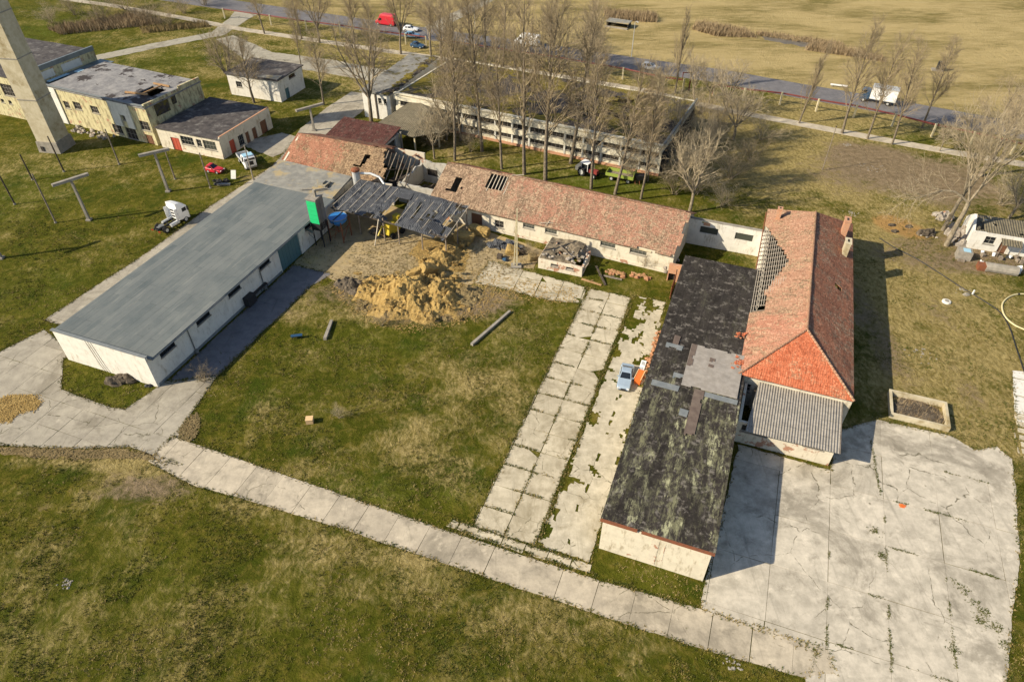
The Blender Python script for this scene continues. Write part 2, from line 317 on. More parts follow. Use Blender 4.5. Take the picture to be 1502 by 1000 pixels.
def setup_materials():
    M['grass'] = m_grass()
    M['conc_road'] = m_concrete('pale_concrete', (.34, .295, .225), (.49, .425, .32), .35)
    M['conc_yard'] = m_concrete('yard_concrete', (.36, .325, .26), (.55, .495, .40), .45, crack=.16)
    M['conc_grey'] = m_concrete('grey_concrete', (.265, .238, .19), (.37, .335, .265), .3)
    M['conc_slab'] = m_concrete('slab_concrete', (.36, .315, .225), (.52, .46, .34), .8, stain=(.2, .165, .10), crack=.4)
    M['yard_dust'] = m_concrete('strawy_yard', (.25, .195, .11), (.38, .295, .165), .0, stain=(.42, .30, .115), crack=.1)
    M['asphalt'] = m_concrete('worn_asphalt', (.125, .12, .125), (.17, .162, .165), .0, False, (.09, .088, .09), .1)
    M['conc_broken'] = m_concrete('broken_concrete', (.33, .295, .22), (.50, .45, .345), 1.0, False, (.2, .165, .10), .5)
    M['track'] = m_concrete('track_gravel', (.27, .25, .20), (.36, .33, .26), .4, False)
    M['white_wall'] = m_plaster('white_limewash', (.65, .625, .56), (.33, .28, .205), 0, .7, .52)
    M['cream_wall'] = m_plaster('stained_cream_plaster', (.60, .545, .43), (.27, .22, .14), .16, .75, .50)
    M['old_wall'] = m_plaster('peeling_cream_plaster', (.60, .54, .43), (.30, .245, .17), .55, .6, .52)
    M['yellow_wall'] = m_plaster('stained_yellow_plaster', (.53, .475, .28), (.20, .165, .095), .4, .9, .46)
    M['band_wall'] = m_plaster('grubby_cream_paint', (.64, .59, .46), (.30, .25, .17), .1, .7, .50)
    M['shade_wall'] = m_plaster('shaded_plaster', (.42, .40, .35), (.2, .18, .15), .2, .7, .5)  # plaster darkened to put in the shade of the roofless room
    M['pale_wall'] = m_plaster('pale_plaster', (.62, .61, .56), (.3, .29, .25), .1, .6, .52)
    M['brick'] = (lambda b: b.out(b.mix(b.rng(b.noise(b.co(), .8, 6), .55, .7, 0, .5), b.brick(b.co('UV'), .27, .09, .012, .5, (.42, .15, .06), (.5, .24, .11), (.4, .34, .28))[0], (.3, .24, .18)), .9, b.bump(b.noise(b.co(), 6, 5), .3, .04), .2))(NB('orange_brick'))
    M['tile_long'] = m_tile('weathered_tile', (.27, .13, .085), (.37, .205, .14), (.235, .175, .115), .70, (.10, .065, .045), (2, 19, .16, .0))
    M['tile_left'] = m_tile('lichen_tile', (.28, .12, .072), (.38, .19, .12), (.215, .158, .092), .66, (.09, .06, .035), (5, 16, -.04, .20))
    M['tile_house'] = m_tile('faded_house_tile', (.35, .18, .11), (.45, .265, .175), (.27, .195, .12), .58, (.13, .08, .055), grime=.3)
    M['tile_front'] = m_tile('ruddy_house_tile', (.38, .165, .10), (.48, .25, .165), (.30, .21, .13), .54, (.13, .08, .055), grime=.3)
    M['tile_hip'] = m_tile('bright_house_tile', (.42, .105, .045), (.54, .18, .09), (.38, .24, .14), .42, (.16, .07, .04), grime=.3)
    M['tile_shed'] = m_tile('dark_red_tile', (.06, .024, .02), (.12, .048, .04), (.08, .055, .045), .5)
    M['tile_dark'] = m_tile('shaded_red_tile', (.21, .085, .05), (.33, .15, .09), (.23, .165, .11), .55, (.05, .03, .025))  # red tile coloured darker for slopes turned away from the sun
    M['bitumen'] = m_bitumen(); M['felt'] = m_felt(); M['moss'] = m_mossroof()
    M['patch_grey'] = rough_mat('pale_roof_felt', (.25, .225, .195), (.33, .30, .265), 1.2, .35, .7, .15, .03)
    M['patch_blue'] = rough_mat('grey_roof_felt', (.15, .165, .17), (.2, .21, .21), 1.5, .35, .7, .15, .03)
    M['patch_brown'] = rough_mat('brown_roof_felt', (.115, .085, .07), (.16, .125, .10), 1.5, .35, .7, .15, .03)
    M['corr'] = m_corr('asbestos_sheet', (.23, .21, .18), (.34, .31, .265), .29)
    M['corr_old'] = m_corr('mossy_asbestos', (.12, .105, .07), (.20, .17, .115), .36, (.09, .085, .035))
    M['slate'] = m_corr('dark_sheeting', (.055, .058, .066), (.095, .10, .108), .3, (.14, .14, .145))
    M['tar'] = rough_mat('tar_roof', (.045, .04, .04), (.09, .08, .075), .9, .35, .65, .4, .06, col3=(.15, .14, .13), sc3=.5, lo3=.52, hi3=.66)
    M['greyroof'] = rough_mat('grey_tar_roof', (.17, .165, .165), (.27, .26, .25), .7, .35, .65, .2, .04, col3=(.05, .042, .04), sc3=.2, lo3=.54, hi3=.57)
    M['warmroof'] = rough_mat('warm_grey_roof', (.16, .155, .14), (.25, .24, .215), .8, .35, .65, .3, .05, col3=(.10, .085, .04), sc3=.4, lo3=.52, hi3=.62)
    M['annexroof'] = rough_mat('bleached_concrete_roof', (.19, .185, .165), (.27, .26, .225), .8, .35, .65, .3, .05, col3=(.34, .27, .15), sc3=.3, lo3=.5, hi3=.62)
    M['sheet'] = paint('metal_sheet', (.16, .19, .20), .5, .4, .3, .5, .6)
    M['concrete'] = rough_mat('grey_cast_concrete', (.22, .20, .165), (.31, .28, .235), 1.2, .35, .65, .3, .04, col3=(.19, .175, .15), sc3=.4, lo3=.55, hi3=.7)
    M['concrete_w'] = rough_mat('warm_cast_concrete', (.42, .36, .24), (.52, .46, .33), .8, .35, .65, .3, .05, col3=(.25, .19, .09), sc3=.25, lo3=.5, hi3=.68)
    M['post'] = rough_mat('whitewashed_post', (.50, .43, .26), (.6, .53, .36), 2, .4, .6, .2, .03)
    M['wood'] = rough_mat('grey_timber', (.15, .12, .09), (.25, .21, .165), 3, .4, .6, .3, .03)
    M['batten'] = rough_mat('bleached_batten', (.36, .31, .24), (.46, .41, .33), 3, .4, .6, .3, .02)
    M['darkwood'] = rough_mat('dark_timber', (.05, .04, .032), (.1, .08, .06), 3, .4, .6, .3, .03)
    M['newwood'] = rough_mat('orange_timber', (.30, .175, .08), (.40, .25, .13), 3, .4, .6, .3, .03)
    M['bark'] = rough_mat('bark', (.12, .098, .07), (.22, .18, .13), 3, .4, .6, .6, .05)
    M['palebark'] = rough_mat('pale_bark', (.16, .132, .092), (.28, .235, .165), 2.5, .4, .6, .5, .04)
    M['twig'] = rough_mat('twig', (.23, .18, .112), (.36, .29, .185), 2, .4, .6, 0, .01)
    M['paletwig'] = rough_mat('pale_twig', (.30, .245, .155), (.43, .355, .24), 2, .4, .6, 0, .01)
    M['straw'] = m_straw('golden_straw', (.36, .225, .07), (.58, .40, .145), (.66, .50, .23))
    M['oldstraw'] = m_straw('weathered_straw', (.22, .16, .075), (.36, .27, .13), (.44, .35, .19))
    M['reed'] = rough_mat('dry_reed', (.21, .15, .085), (.36, .275, .165), 1, .4, .6, 0, .01)
    M['dung'] = rough_mat('dark_litter', (.06, .048, .035), (.13, .105, .075), 1.5, .4, .6, .7, .12)
    M['rubble'] = rough_mat('rubble', (.22, .19, .15), (.36, .32, .27), 2, .4, .6, .7, .1, col3=(.3, .14, .08), sc3=.8, lo3=.58, hi3=.64)
    M['rust'] = paint('rusty_iron', (.21, .075, .035), .8, .2, 0, .6)
    M['pipe'] = paint('red_oxide_paint', (.16, .035, .028), .6, .3, 0, .3)
    M['steel'] = paint('dull_steel', (.22, .22, .21), .5, .4, .5, .5)
    M['zinc'] = paint('pale_zinc', (.55, .56, .55), .4, .5, .3, .4)
    M['black'] = paint('black_iron', (.022, .022, .024), .6, .3, 0, .2)
    M['rubber'] = paint('tyre_rubber', (.018, .018, .018), .85, .2, 0, .3)
    M['glass'] = paint('dark_glass', (.012, .016, .02), .12, .6, 0, .1)
    M['dusty'] = paint('dusty_glass', (.055, .06, .05), .35, .5, 0, .6)
    M['void'] = rough_mat('shade_black', (.02, .018, .016), (.05, .042, .035), 2, .4, .6, .3, .05)  # near-black paint standing for shade in openings and on unlit sides
    M['white'] = paint('white_paint', (.74, .74, .73), .35, .5, 0, .12)
    M['silver'] = paint('silver_blue_paint', (.36, .45, .54), .3, .5, .3, .1)
    M['tractor_red'] = paint('worn_red_paint', (.22, .035, .03), .6, .3, 0, .5); M['red'] = paint('red_paint', (.50, .02, .035), .35, .5, 0, .15)
    M['blue'] = paint('dark_blue_paint', (.02, .06, .12), .3, .5, 0, .15)
    M['skyblue'] = paint('light_blue_paint', (.30, .50, .62), .35, .5, 0, .15)
    M['bluebin'] = paint('blue_plastic', (.025, .16, .42), .45, .4, 0, .25)
    M['green'] = paint('bright_green_paint', (.015, .46, .16), .5, .4, 0, .12)
    M['lime'] = paint('lime_paint', (.26, .33, .06), .45, .4, 0, .2)
    M['yellow'] = paint('yellow_paint', (.50, .38, .03), .5, .4, 0, .35)
    M['teal'] = paint('teal_door_paint', (.075, .15, .165), .5, .4, 0, .25)
    M['reddoor'] = paint('faded_red_door', (.42, .08, .045), .6, .3, 0, .3)
    M['browndoor'] = paint('brown_door', (.16, .075, .04), .7, .3, 0, .4)
    M['frame'] = paint('window_frame', (.32, .30, .26), .6, .3, 0, .4)
    M['clay'] = paint('fired_clay', (.36, .18, .095), .8, .2, 0, .4); M['orange'] = paint('orange_plastic', (.66, .15, .03), .6, .3, 0, .25)
    M['cream'] = paint('bare_pine', (.62, .42, .22), .7, .2, 0, .15)
    M['lamp'] = paint('lamp_lens', (.6, .6, .6), .15, .6, 0, .05)
    M['tail'] = paint('tail_lens', (.35, .01, .01), .2, .6, 0, .05)
    M['water'] = paint('ditch_water', (.15, .13, .10), .5, .2, 0, .6, .3)
    M['hose'] = paint('pale_hose', (.55, .48, .27), .6, .3, 0, .2)
setup_materials()
# ---------------------------------------------------------------- ground
BLOBS = [ (1370, 500, 220, 200, 'dry', .65), (1130, 250, 130, 60, 'dry', .4), (640, 590, 200, 120, 'dry', .16), (300, 850, 500, 160, 'dry', .14), (1330, 420, 60, 60, 'dirt', .35), (1420, 470, 60, 40, 'dirt', .25), (1180, 270, 110, 40, 'dirt', .35), (590, 440, 150, 26, 'dirt', .6), (720, 440, 70, 22, 'dirt', .5), (420, 470, 40, 26, 'dirt', .45), (760, 400, 70, 18, 'dirt', .4), (100, 690, 110, 22, 'dirt', .3), (60, 250, 120, 50, 'dry', .2), (330, 640, 60, 14, 'dirt', .25), (830, 640, 16, 90, 'dirt', .3),
   # centre in the survey picture, radii, channel, amount
 (1150, 20, 800, 125, 'dry', 1.15), (1450, 110, 260, 60, 'dry', .7), (900, 60, 200, 45, 'dry', .5), (1350, 40, 200, 30, 'dry', .25),
 (1370, 480, 170, 170, 'dry', .62), (1290, 330, 120, 40, 'dry', .45), (1100, 230, 120, 60, 'dry', .5), (1440, 590, 70, 60, 'dry', .3),
 (720, 590, 70, 60, 'dry', .62), (640, 560, 60, 40, 'dry', .35), (600, 650, 60, 40, 'dry', .3), (430, 455, 40, 20, 'dry', .5), (640, 690, 60, 30, 'dry', .35),
 (760, 470, 60, 30, 'dry', .25), (560, 830, 90, 45, 'dry', .5), (450, 800, 55, 35, 'dry', .5), (620, 850, 60, 60, 'dry', .4), (330, 930, 120, 80, 'dry', .35),
 (750, 930, 140, 60, 'dry', .3), (60, 815, 50, 25, 'dry', .5), (120, 675, 120, 14, 'dry', .6), (215, 690, 60, 22, 'dry', .7), (850, 900, 90, 30, 'dry', .35),
 (360, 740, 70, 26, 'dry', .3), (950, 960, 60, 20, 'dry', .35), (275, 630, 22, 16, 'dry', .9), (180, 400, 130, 60, 'dry', .14), (1180, 250, 50, 30, 'dry', .4),
 (240, 712, 75, 26, 'dirt', .62), (190, 720, 60, 18, 'dirt', .45), (40, 740, 60, 26, 'dirt', .42), (480, 580, 70, 20, 'dirt', .34), (430, 565, 50, 18, 'dirt', .3),
 (1330, 250, 130, 34, 'dirt', .85), (1260, 225, 60, 22, 'dirt', .7), (1420, 290, 90, 45, 'dirt', .62), (1390, 365, 110, 30, 'dirt', .8), (1450, 390, 80, 16, 'dirt', .8), (1240, 345, 30, 20, 'dirt', .4),
 (1405, 540, 28, 60, 'dirt', .4), (1420, 590, 30, 30, 'dirt', .45), (1280, 480, 34, 110, 'dirt', .75), (1150, 60, 100, 9, 'dirt', .5),
 (1318, 332, 34, 13, 'sand', 1.0), (1300, 322, 22, 9, 'sand', .8), (1350, 345, 26, 9, 'sand', .8), (640, 460, 90, 30, 'dirt', .55), (510, 425, 60, 14, 'dirt', .5), (560, 450, 80, 24, 'dry', .7), (700, 435, 60, 22, 'dry', .8),
 (300, 560, 14, 60, 'dirt', .7), (1010, 240, 60, 70, 'dirt', .45), (660, 215, 60, 20, 'dirt', .5), (470, 245, 40, 30, 'dirt', .3), (340, 260, 40, 14, 'dirt', .5),
 (800, 255, 160, 14, 'lush', .8), (900, 275, 90, 14, 'lush', .8), (1170, 240, 60, 30, 'lush', .6), (1250, 190, 200, 20, 'lush', .8), (560, 70, 120, 16, 'lush', .7), (1150, 160, 90, 10, 'lush', .7),
 (200, 90, 90, 26, 'lush', .5), (90, 40, 60, 20, 'lush', .8), (460, 130, 50, 25, 'lush', .7), (30, 270, 90, 60, 'lush', .45), (90, 420, 120, 40, 'lush', .3), (160, 560, 70, 30, 'lush', .5), (270, 720, 25, 12, 'lush', .3),
 (560, 720, 120, 22, 'lush', .6), (640, 700, 50, 40, 'lush', .4), (780, 500, 60, 30, 'lush', .4), (540, 500, 120, 30, 'lush', .35), (420, 560, 80, 50, 'lush', .2), (150, 850, 140, 60, 'lush', .35), (420, 900, 130, 60, 'lush', .3), (60, 960, 80, 40, 'lush', .4),
 (880, 395, 60, 10, 'lush', .6), (1450, 440, 50, 40, 'lush', .7), (1400, 410, 60, 14, 'lush', .6), (1490, 800, 22, 120, 'lush', .6), (820, 395, 40, 8, 'lush', .5), (1110, 950, 60, 12, 'lush', .5), (940, 850, 60, 26, 'lush', .4), (1290, 350, 30, 12, 'lush', .4), (1460, 480, 22, 30, 'lush', .7), (1330, 600, 90, 18, 'lush', .5)]
def ground():
    xs = np.concatenate([[-4500, -1500, -600], np.arange(-240, 240.1, 1.5), [600, 1500, 4500]])
    ys = np.concatenate([[-800, -200, -40], np.arange(8, 300.1, 1.5), [500, 1500, 5000]])
    X, Y = np.meshgrid(xs, ys); nx, ny = len(xs), len(ys)
    ch = {k: np.zeros_like(X) for k in ('dry', 'dirt', 'lush', 'sand')}
    q0, q1 = G(380, 14), G(1399, 174); dd = (q1 - q0).normalized(); ch['field'] = np.clip(((X - q0.x) * -dd.y + (Y - q0.y) * dd.x - 2) / 10, 0, 1)
    for cx, cy, rx, ry, k, val in BLOBS:
        c = G(cx, cy); ang = TH + math.atan((cy - 500) / F); z = c.y * math.cos(TH) + H * math.sin(TH)
        RX = rx * z / F; RY = ry * z / F / math.sin(ang)
        d = ((X - c.x) / RX) ** 2 + ((Y - c.y) / RY) ** 2
        ch[k] += val * np.exp(-np.power(d, 1.4))
    me = bpy.data.meshes.new('ground')
    co = np.zeros((ny * nx, 3)); co[:, 0] = X.ravel(); co[:, 1] = Y.ravel()
    inner = (np.abs(co[:, 0]) < 235) & (co[:, 1] > 9) & (co[:, 1] < 295)
    i = np.arange(nx - 1); j = np.arange(ny - 1); I, J = np.meshgrid(i, j)
    a = (J * nx + I).ravel(); fs = np.stack([a, a + 1, a + nx + 1, a + nx], 1)
    me.vertices.add(len(co)); me.vertices.foreach_set('co', co.ravel())
    me.loops.add(fs.size); me.loops.foreach_set('vertex_index', fs.ravel())
    me.polygons.add(len(fs)); me.polygons.foreach_set('loop_start', np.arange(len(fs)) * 4)
    me.update(calc_edges=True); me.validate()
    for k, arr in ch.items():
        at = me.attributes.new(k, 'FLOAT', 'POINT'); at.data.foreach_set('value', np.clip(arr, 0, 1.3).ravel().astype(np.float32))
    me.materials.append(M['grass'])
    o = bpy.data.objects.new('ground', me); C.objects.link(o); o['kind'] = 'structure'
ground()

def clip(poly, cell):
    out = poly
    n = len(cell)
    for i in range(n):
        a, b = cell[i], cell[(i + 1) % n]; inp = out; out = []
        ex, ey = b[0] - a[0], b[1] - a[1]
        sd = lambda p: ex * (p[1] - a[1]) - ey * (p[0] - a[0])
        for k in range(len(inp)):
            p, q = inp[k], inp[(k + 1) % len(inp)]; sp, sq = sd(p), sd(q)
            if sp >= 0: out.append(p)
            if (sp >= 0) != (sq >= 0):
                t = sp / (sp - sq); out.append((p[0] + (q[0] - p[0]) * t, p[1] + (q[1] - p[1]) * t))
        if not out: return []
    return out
EDGES = []; OUTLINES = []
def area(p): return .5 * sum(p[i][0] * p[(i + 1) % len(p)][1] - p[(i + 1) % len(p)][0] * p[i][1] for i in range(len(p)))
def rag(poly, step=.7, amp=.22, seed=0.0):
    """roughened outline, so the edge of a pavement is eaten by grass"""
    out = []
    for i in range(len(poly)):
        a = Vector(poly[i]); b = Vector(poly[(i + 1) % len(poly)]); L = (b - a).length; n = max(1, int(L / step))
        for k in range(n):
            p = a.lerp(b, k / n); q = Vector((p.x * .6, p.y * .6, seed)); 
            out.append((p.x + amp * (.55 * noise.noise(q) + .8 * noise.noise(q * 3.1)), p.y + amp * (.55 * noise.noise(q + Vector((9, 4, 2))) + .8 * noise.noise(q * 3.1 + Vector((5, 1, 8))))))
    return out
def paved(name, poly, mat, z, du, dv, u0=0.0, v0=0.0, rot=0.0, gap=.05, warp=0.0, drop=0.0, jit=.04, amp=.22, stagger=0.0, dropf=None, seed=1, corner=0.0):
    """slabs laid on the ground within an outline given in (u, v)"""
    rr = random.Random(seed); P = rag(poly, .45, amp, seed); EDGES.extend(P); OUTLINES.append(poly)
    if area(P) < 0: P = P[::-1]
    cr, sr = math.cos(rot), math.sin(rot)
    loc = [(p[0] * cr + p[1] * sr, -p[0] * sr + p[1] * cr) for p in P]
    a0, a1 = min(p[0] for p in loc), max(p[0] for p in loc); b0, b1 = min(p[1] for p in loc), max(p[1] for p in loc)
    mb = MB(); j0, j1 = math.floor((b0 - v0) / dv), math.ceil((b1 - v0) / dv)
    for j in range(j0, j1 + 1):
        off = u0 + (stagger * du * (j % 2)); i0, i1 = math.floor((a0 - off) / du), math.ceil((a1 - off) / du)
        for i in range(i0, i1 + 1):
            x0, y0 = off + i * du, v0 + j * dv
            if rr.random() < drop or (dropf and dropf(x0 + du / 2, y0 + dv / 2, rr)): continue
            g = gap / 2; J = lambda: rr.uniform(-jit, jit)
            cell = [(x0 + g + J(), y0 + g + J()), (x0 + du - g + J(), y0 + g + J()), (x0 + du - g + J(), y0 + dv - g + J()), (x0 + g + J(), y0 + dv - g + J())]
            if corner and rr.random() < corner:      # a broken-off corner
                k = rr.randrange(4); c0 = Vector(cell[k]); f1, f2 = rr.uniform(.15, .5), rr.uniform(.15, .5)
                cell = cell[:k] + [tuple(c0.lerp(Vector(cell[k - 1]), f1)), tuple(c0.lerp(Vector(cell[(k + 1) % 4]), f2))] + cell[k + 1:]
            q = clip(loc, cell)
            if len(q) < 3 or abs(area(q)) < .08: continue
            if warp: q = [(p[0] + warp * noise.noise(Vector((p[0] * 1.1, p[1] * 1.1, 4))) + warp * .5 * noise.noise(Vector((p[0] * 3.1, p[1] * 3.1, 4))), p[1] + warp * noise.noise(Vector((p[0] * 1.1, p[1] * 1.1, 9))) + warp * .5 * noise.noise(Vector((p[0] * 3.1, p[1] * 3.1, 9)))) for p in q]
            if jit > .1: q = [(p[0], p[1]) for p in rag(q, .5, .09, seed + i * 3.3 + j * 7.7)]
            zz = z + (0 if warp else rr.uniform(0, .012) * (2 if jit > .06 else .3))
            w = [S(p[0] * cr - p[1] * sr, p[0] * sr + p[1] * cr, zz) for p in q][::-1]
            t = rr.random(); n = len(w)
            mb.add(w + [p - Vector((0, 0, zz + .03)) for p in w], [list(range(n))] + [(k, n + k, n + (k + 1) % n, (k + 1) % n) for k in range(n)], 0, t)
    return mb.build(name, mat, kind='structure', tone=True, uv=False)
px = lambda *pts: [toUV(G(x, y)) for x, y in pts]
def sheet(name, poly, mat, z, amp=.2, seed=3, kind='structure'):
    P = rag(poly, amp=amp, seed=seed); mb = MB(); P = P if area(P) < 0 else P[::-1]; n = len(P)
    w = [S(p[0], p[1], z) for p in P]
    mb.add(w + [p - Vector((0, 0, z + .03)) for p in w], [list(range(n))] + [(k, n + k, n + (k + 1) % n, (k + 1) % n) for k in range(n)])
    return mb.build(name, mat, kind=kind, uv=False, tone=True)

# front road, turning up beside the long white store
paved('front_road', [(35.2, -55), (35.0, -41), (34.8, -20), (34.9, -4), (35.4, 5.3), (35.6, 16.5), (33.6, 17), (32.3, 14.5), (31.7, 5), (31.4, -19), (31.3, -30), (30.8, -42), (30.4, -48.5), (31.3, -55)], M['conc_road'], .055, 7.6, 3.55, 29.5, -.6, 0, .05, seed=2, amp=.13, jit=.03)
paved('corner_road', px((0, 516), (65, 484), (111, 521), (93, 526), (90, 571), (162, 598), (184, 600), (231, 568), (240, 560), (318, 552), (262, 633), (285, 646)) + [(35.2, -55), (31.3, -55)] + px((265, 682), (190, 655), (100, 658), (0, 653), (-90, 640), (-160, 560)), M['conc_grey'], .047, 3.6, 3.55, 31.2, -.6, 0, .04, seed=5, amp=.12, jit=.03)
paved('store_road', [(46, -77.6), (46, -86.6), (64.5, -85.4), (79.4, -85.6), (96, -84.6), (104, -86.4), (112.5, -89.2), (124, -90), (133.8, -89.7), (134, -80.5), (125, -81.6), (110.7, -81.5), (96.5, -80.6), (91, -77.6)], M['conc_grey'], .051, 5.2, 4.6, 0, -86.3, 0, .05, seed=6, amp=.14)
paved('alley_pavement', [(42.2, -61.9), (44.6, -56.7), (56, -56.6), (66, -56.3), (69.5, -55), (69.5, -61.9)], M['asphalt'], .043, 30, 30, 0, 0, 0, .02, seed=8, amp=.12)
sheet('straw_strewn_yard', [(69, -62), (68.2, -52), (67, -47), (68.5, -40), (74.8, -34), (75.4, -30), (81, -29), (81.6, -27), (86.8, -27), (89.6, -41), (91, -62)], M['yard_dust'], .039, .35)
paved('shed_path', [(75.2, -34), (74.9, -22), (75.9, -17.4), (79.8, -18.2), (80.4, -26), (81.2, -34)], M['conc_slab'], .044, 2.35, 3.3, 75.3, -17.6, -.05, .09, 0, .02, .06, .3, corner=.2, seed=9)
paved('slab_yard', [(36.2, -17.8), (36.4, -11.1), (46, -11.1), (60, -11.2), (79.5, -11.4), (79.6, -17.4), (76, -17.7), (60, -17.9)], M['conc_slab'], .048, 2.95, 3.3, 36.0, -17.75, 0, .07, 0, .01, .045, .26, corner=.10, seed=10)
def brk(u, v, rr):
    f = .6 * noise.noise(Vector((u * .30, v * .5, 3.3))) + .5 * noise.noise(Vector((u * .8, v * .9, 1.3))) + .25 * noise.noise(Vector((u * 2.2, v * 2.2, 8)))
    weed = .36 - (.30 if u > 66 else 0) + max(0, (44 - u) * .03) - max(0, 1.3 - abs(v + 10.6)) * .22 + (.12 if 58 < u < 65 else 0)
    return (abs(v + 10.95) < (.10 if u < 50 else .30) + .55 * max(0, f) and u > 47) or f > weed or (abs(v + 8.2 + .35 * noise.noise(Vector((u * .3, 2, 0)))) < .14 and noise.noise(Vector((u * .7, 0, 0))) > .12) or (abs((u - 37) % 3.9) < .12 and noise.noise(Vector((v * .6, u, 0))) > -.05)
paved('broken_slabs', [(36.4, -10.9), (36.4, -5.5), (60, -5.7), (80.5, -6.4), (80.2, -11.2), (60, -11.0), (47, -10.9)], M['conc_broken'], .046, .3, .3, 36.2, -11, 0, 0, .22, 0, 0, .16, 0, brk, 11)
paved('lower_slabs', [(35.3, -20.4), (36.2, -20), (36.2, -5.3), (35.4, -5.3), (35.1, -12)], M['conc_slab'], .045, 1.2, 2.4, 35.1, 0, 0, .08, 0, .06, .06, .2, corner=.2, seed=12)
paved('loading_yard', px((1028, 891), (1034, 852), (1082, 660)) + [(56.8, 6.3), (56.6, 16.2), (63.2, 17.2), (66.5, 21.3), (66.7, 29.3), (65.3, 31.5), (66.8, 34.0), (65.4, 35.2), (60.5, 34.9), (57.2, 34.5), (51, 33.8), (44.7, 32.2), (38, 30.8), (30, 29.8), (26, 29.5), (27, 15), (32.3, 14.8), (35.0, 15.6), (35.3, 9)], M['conc_yard'], .05, 6.1, 5.3, 30.2, 16.3, 0, .035, 0, 0, .03, .2, seed=13)
paved('old_footing_slabs', [(58, 36.3), (70.5, 36.0), (73.5, 36.5), (73.5, 38.6), (58, 38.6)], M['conc_slab'], .044, 1.15, 1.6, 58, 36.6, .02, .35, 0, .2, .08, .2, seed=14)
paved('white_slabs', px((1485, 543), (1520, 548), (1530, 620), (1494, 624), (1488, 600)), M['white_wall'], .043, 3.4, 9, 66.6, 36, 0, .15, seed=15, amp=.2)
# main road, footpaths and tracks
def strip(name, pts, w, mat, z, amp=.12, seed=4):
    P = [Vector(toUV(G(*p))) for p in pts]; l, r = [], []
    for i, p in enumerate(P):
        d = (P[min(i + 1, len(P) - 1)] - P[max(i - 1, 0)]).normalized(); n = Vector((-d.y, d.x)); ww = w if not hasattr(w, '__len__') else w[i]
        l.append(tuple(p + n * ww / 2)); r.append(tuple(p - n * ww / 2))
    return sheet(name, l + r[::-1], mat, z, amp, seed)
ROAD = [(-60, -45), (160, -18), (380, 14), (583, 44), (780, 71), (922, 93), (1057, 112), (1170, 133), (1253, 147), (1399, 174), (1502, 193), (1640, 222)]
strip('main_road', ROAD, 9.2, M['asphalt'], .05, .06)
strip('footpath', [(-60, -22), (162, 8), (270, 27), (353, 43), (460, 59), (553, 73), (660, 88), (760, 102), (873, 121), (950, 134), (1008, 150), (1100, 168), (1200, 187), (1300, 206), (1400, 224), (1500, 241), (1640, 268)], 2.6, M['conc_road'], .046, .14)
strip('side_track', [(120, 89), (148, 84), (230, 67), (319, 50), (350, 28), (372, 12)], [3.5, 4.5, 4.5, 5, 6, 10], M['track'], .042, .3)
strip('crossing_track', [(330, 55), (380, 83), (472, 96), (560, 112), (600, 120)], [5, 8, 8.5, 7.5, 5], M['track'], .038, .35)
strip('field_track', [(628, 48), (655, 30), (700, 8), (740, -15)], [7, 5, 4.5, 4.5], M['track'], .036, .3)
strip('truck_apron', [(378, 222), (400, 212), (425, 198)], [9, 10, 4], M['conc_grey'], .040, .4)
sheet('ditch_water', px((1120, 54), (1150, 57), (1190, 63), (1228, 71), (1222, 76), (1180, 70), (1150, 64), (1118, 58)), M['water'], .034, 1.6)
# ---------------------------------------------------------------- building helpers (local x across, y away from the camera)
def wall(mb, p0, p1, z0, z1, t, ops=(), top=None, m=0):
    p0 = Vector(p0); p1 = Vector(p1); L = (p1 - p0).length; e = (p1 - p0) / L; n = Vector((e.y, -e.x))
    xs = {0.0, L}; zs = {z0, z1}
    for a, b, c, d in ops: xs |= {a, b}; zs |= {c, d}
    if top: xs |= set(np.linspace(0, L, max(2, int(L / .45)) + 1).tolist())
    xs = sorted(x for x in xs if -1e-6 <= x <= L + 1e-6); xs = [x for i, x in enumerate(xs) if i == 0 or x - xs[i - 1] > 1e-4]
    zs = sorted(zs); nx, nz = len(xs) - 1, len(zs) - 1
    tops = [top(x) if top else z1 for x in xs]
    def solid(i, j):
        if i < 0 or j < 0 or i >= nx or j >= nz: return False
        x = (xs[i] + xs[i + 1]) / 2; z = (zs[j] + zs[j + 1]) / 2
        return not any(a < x < b and c < z < d for a, b, c, d in ops)
    def P(i, j, s):
        z = min(zs[j], tops[i]) if j < nz else tops[i]
        q = p0 + e * xs[i] - n * (t if s else 0); return (q.x, q.y, z)
    for i in range(nx):
        for j in range(nz):
            if not solid(i, j): continue
            mb.quad(P(i, j, 0), P(i + 1, j, 0), P(i + 1, j + 1, 0), P(i, j + 1, 0), m)
            mb.quad(P(i + 1, j, 1), P(i, j, 1), P(i, j + 1, 1), P(i + 1, j + 1, 1), m)
            if not solid(i - 1, j): mb.quad(P(i, j, 1), P(i, j, 0), P(i, j + 1, 0), P(i, j + 1, 1), m)
            if not solid(i + 1, j): mb.quad(P(i + 1, j, 0), P(i + 1, j, 1), P(i + 1, j + 1, 1), P(i + 1, j + 1, 0), m)
            if not solid(i, j - 1): mb.quad(P(i, j, 1), P(i + 1, j, 1), P(i + 1, j, 0), P(i, j, 0), m)
            if not solid(i, j + 1): mb.quad(P(i, j + 1, 0), P(i + 1, j + 1, 0), P(i + 1, j + 1, 1), P(i, j + 1, 1), m)
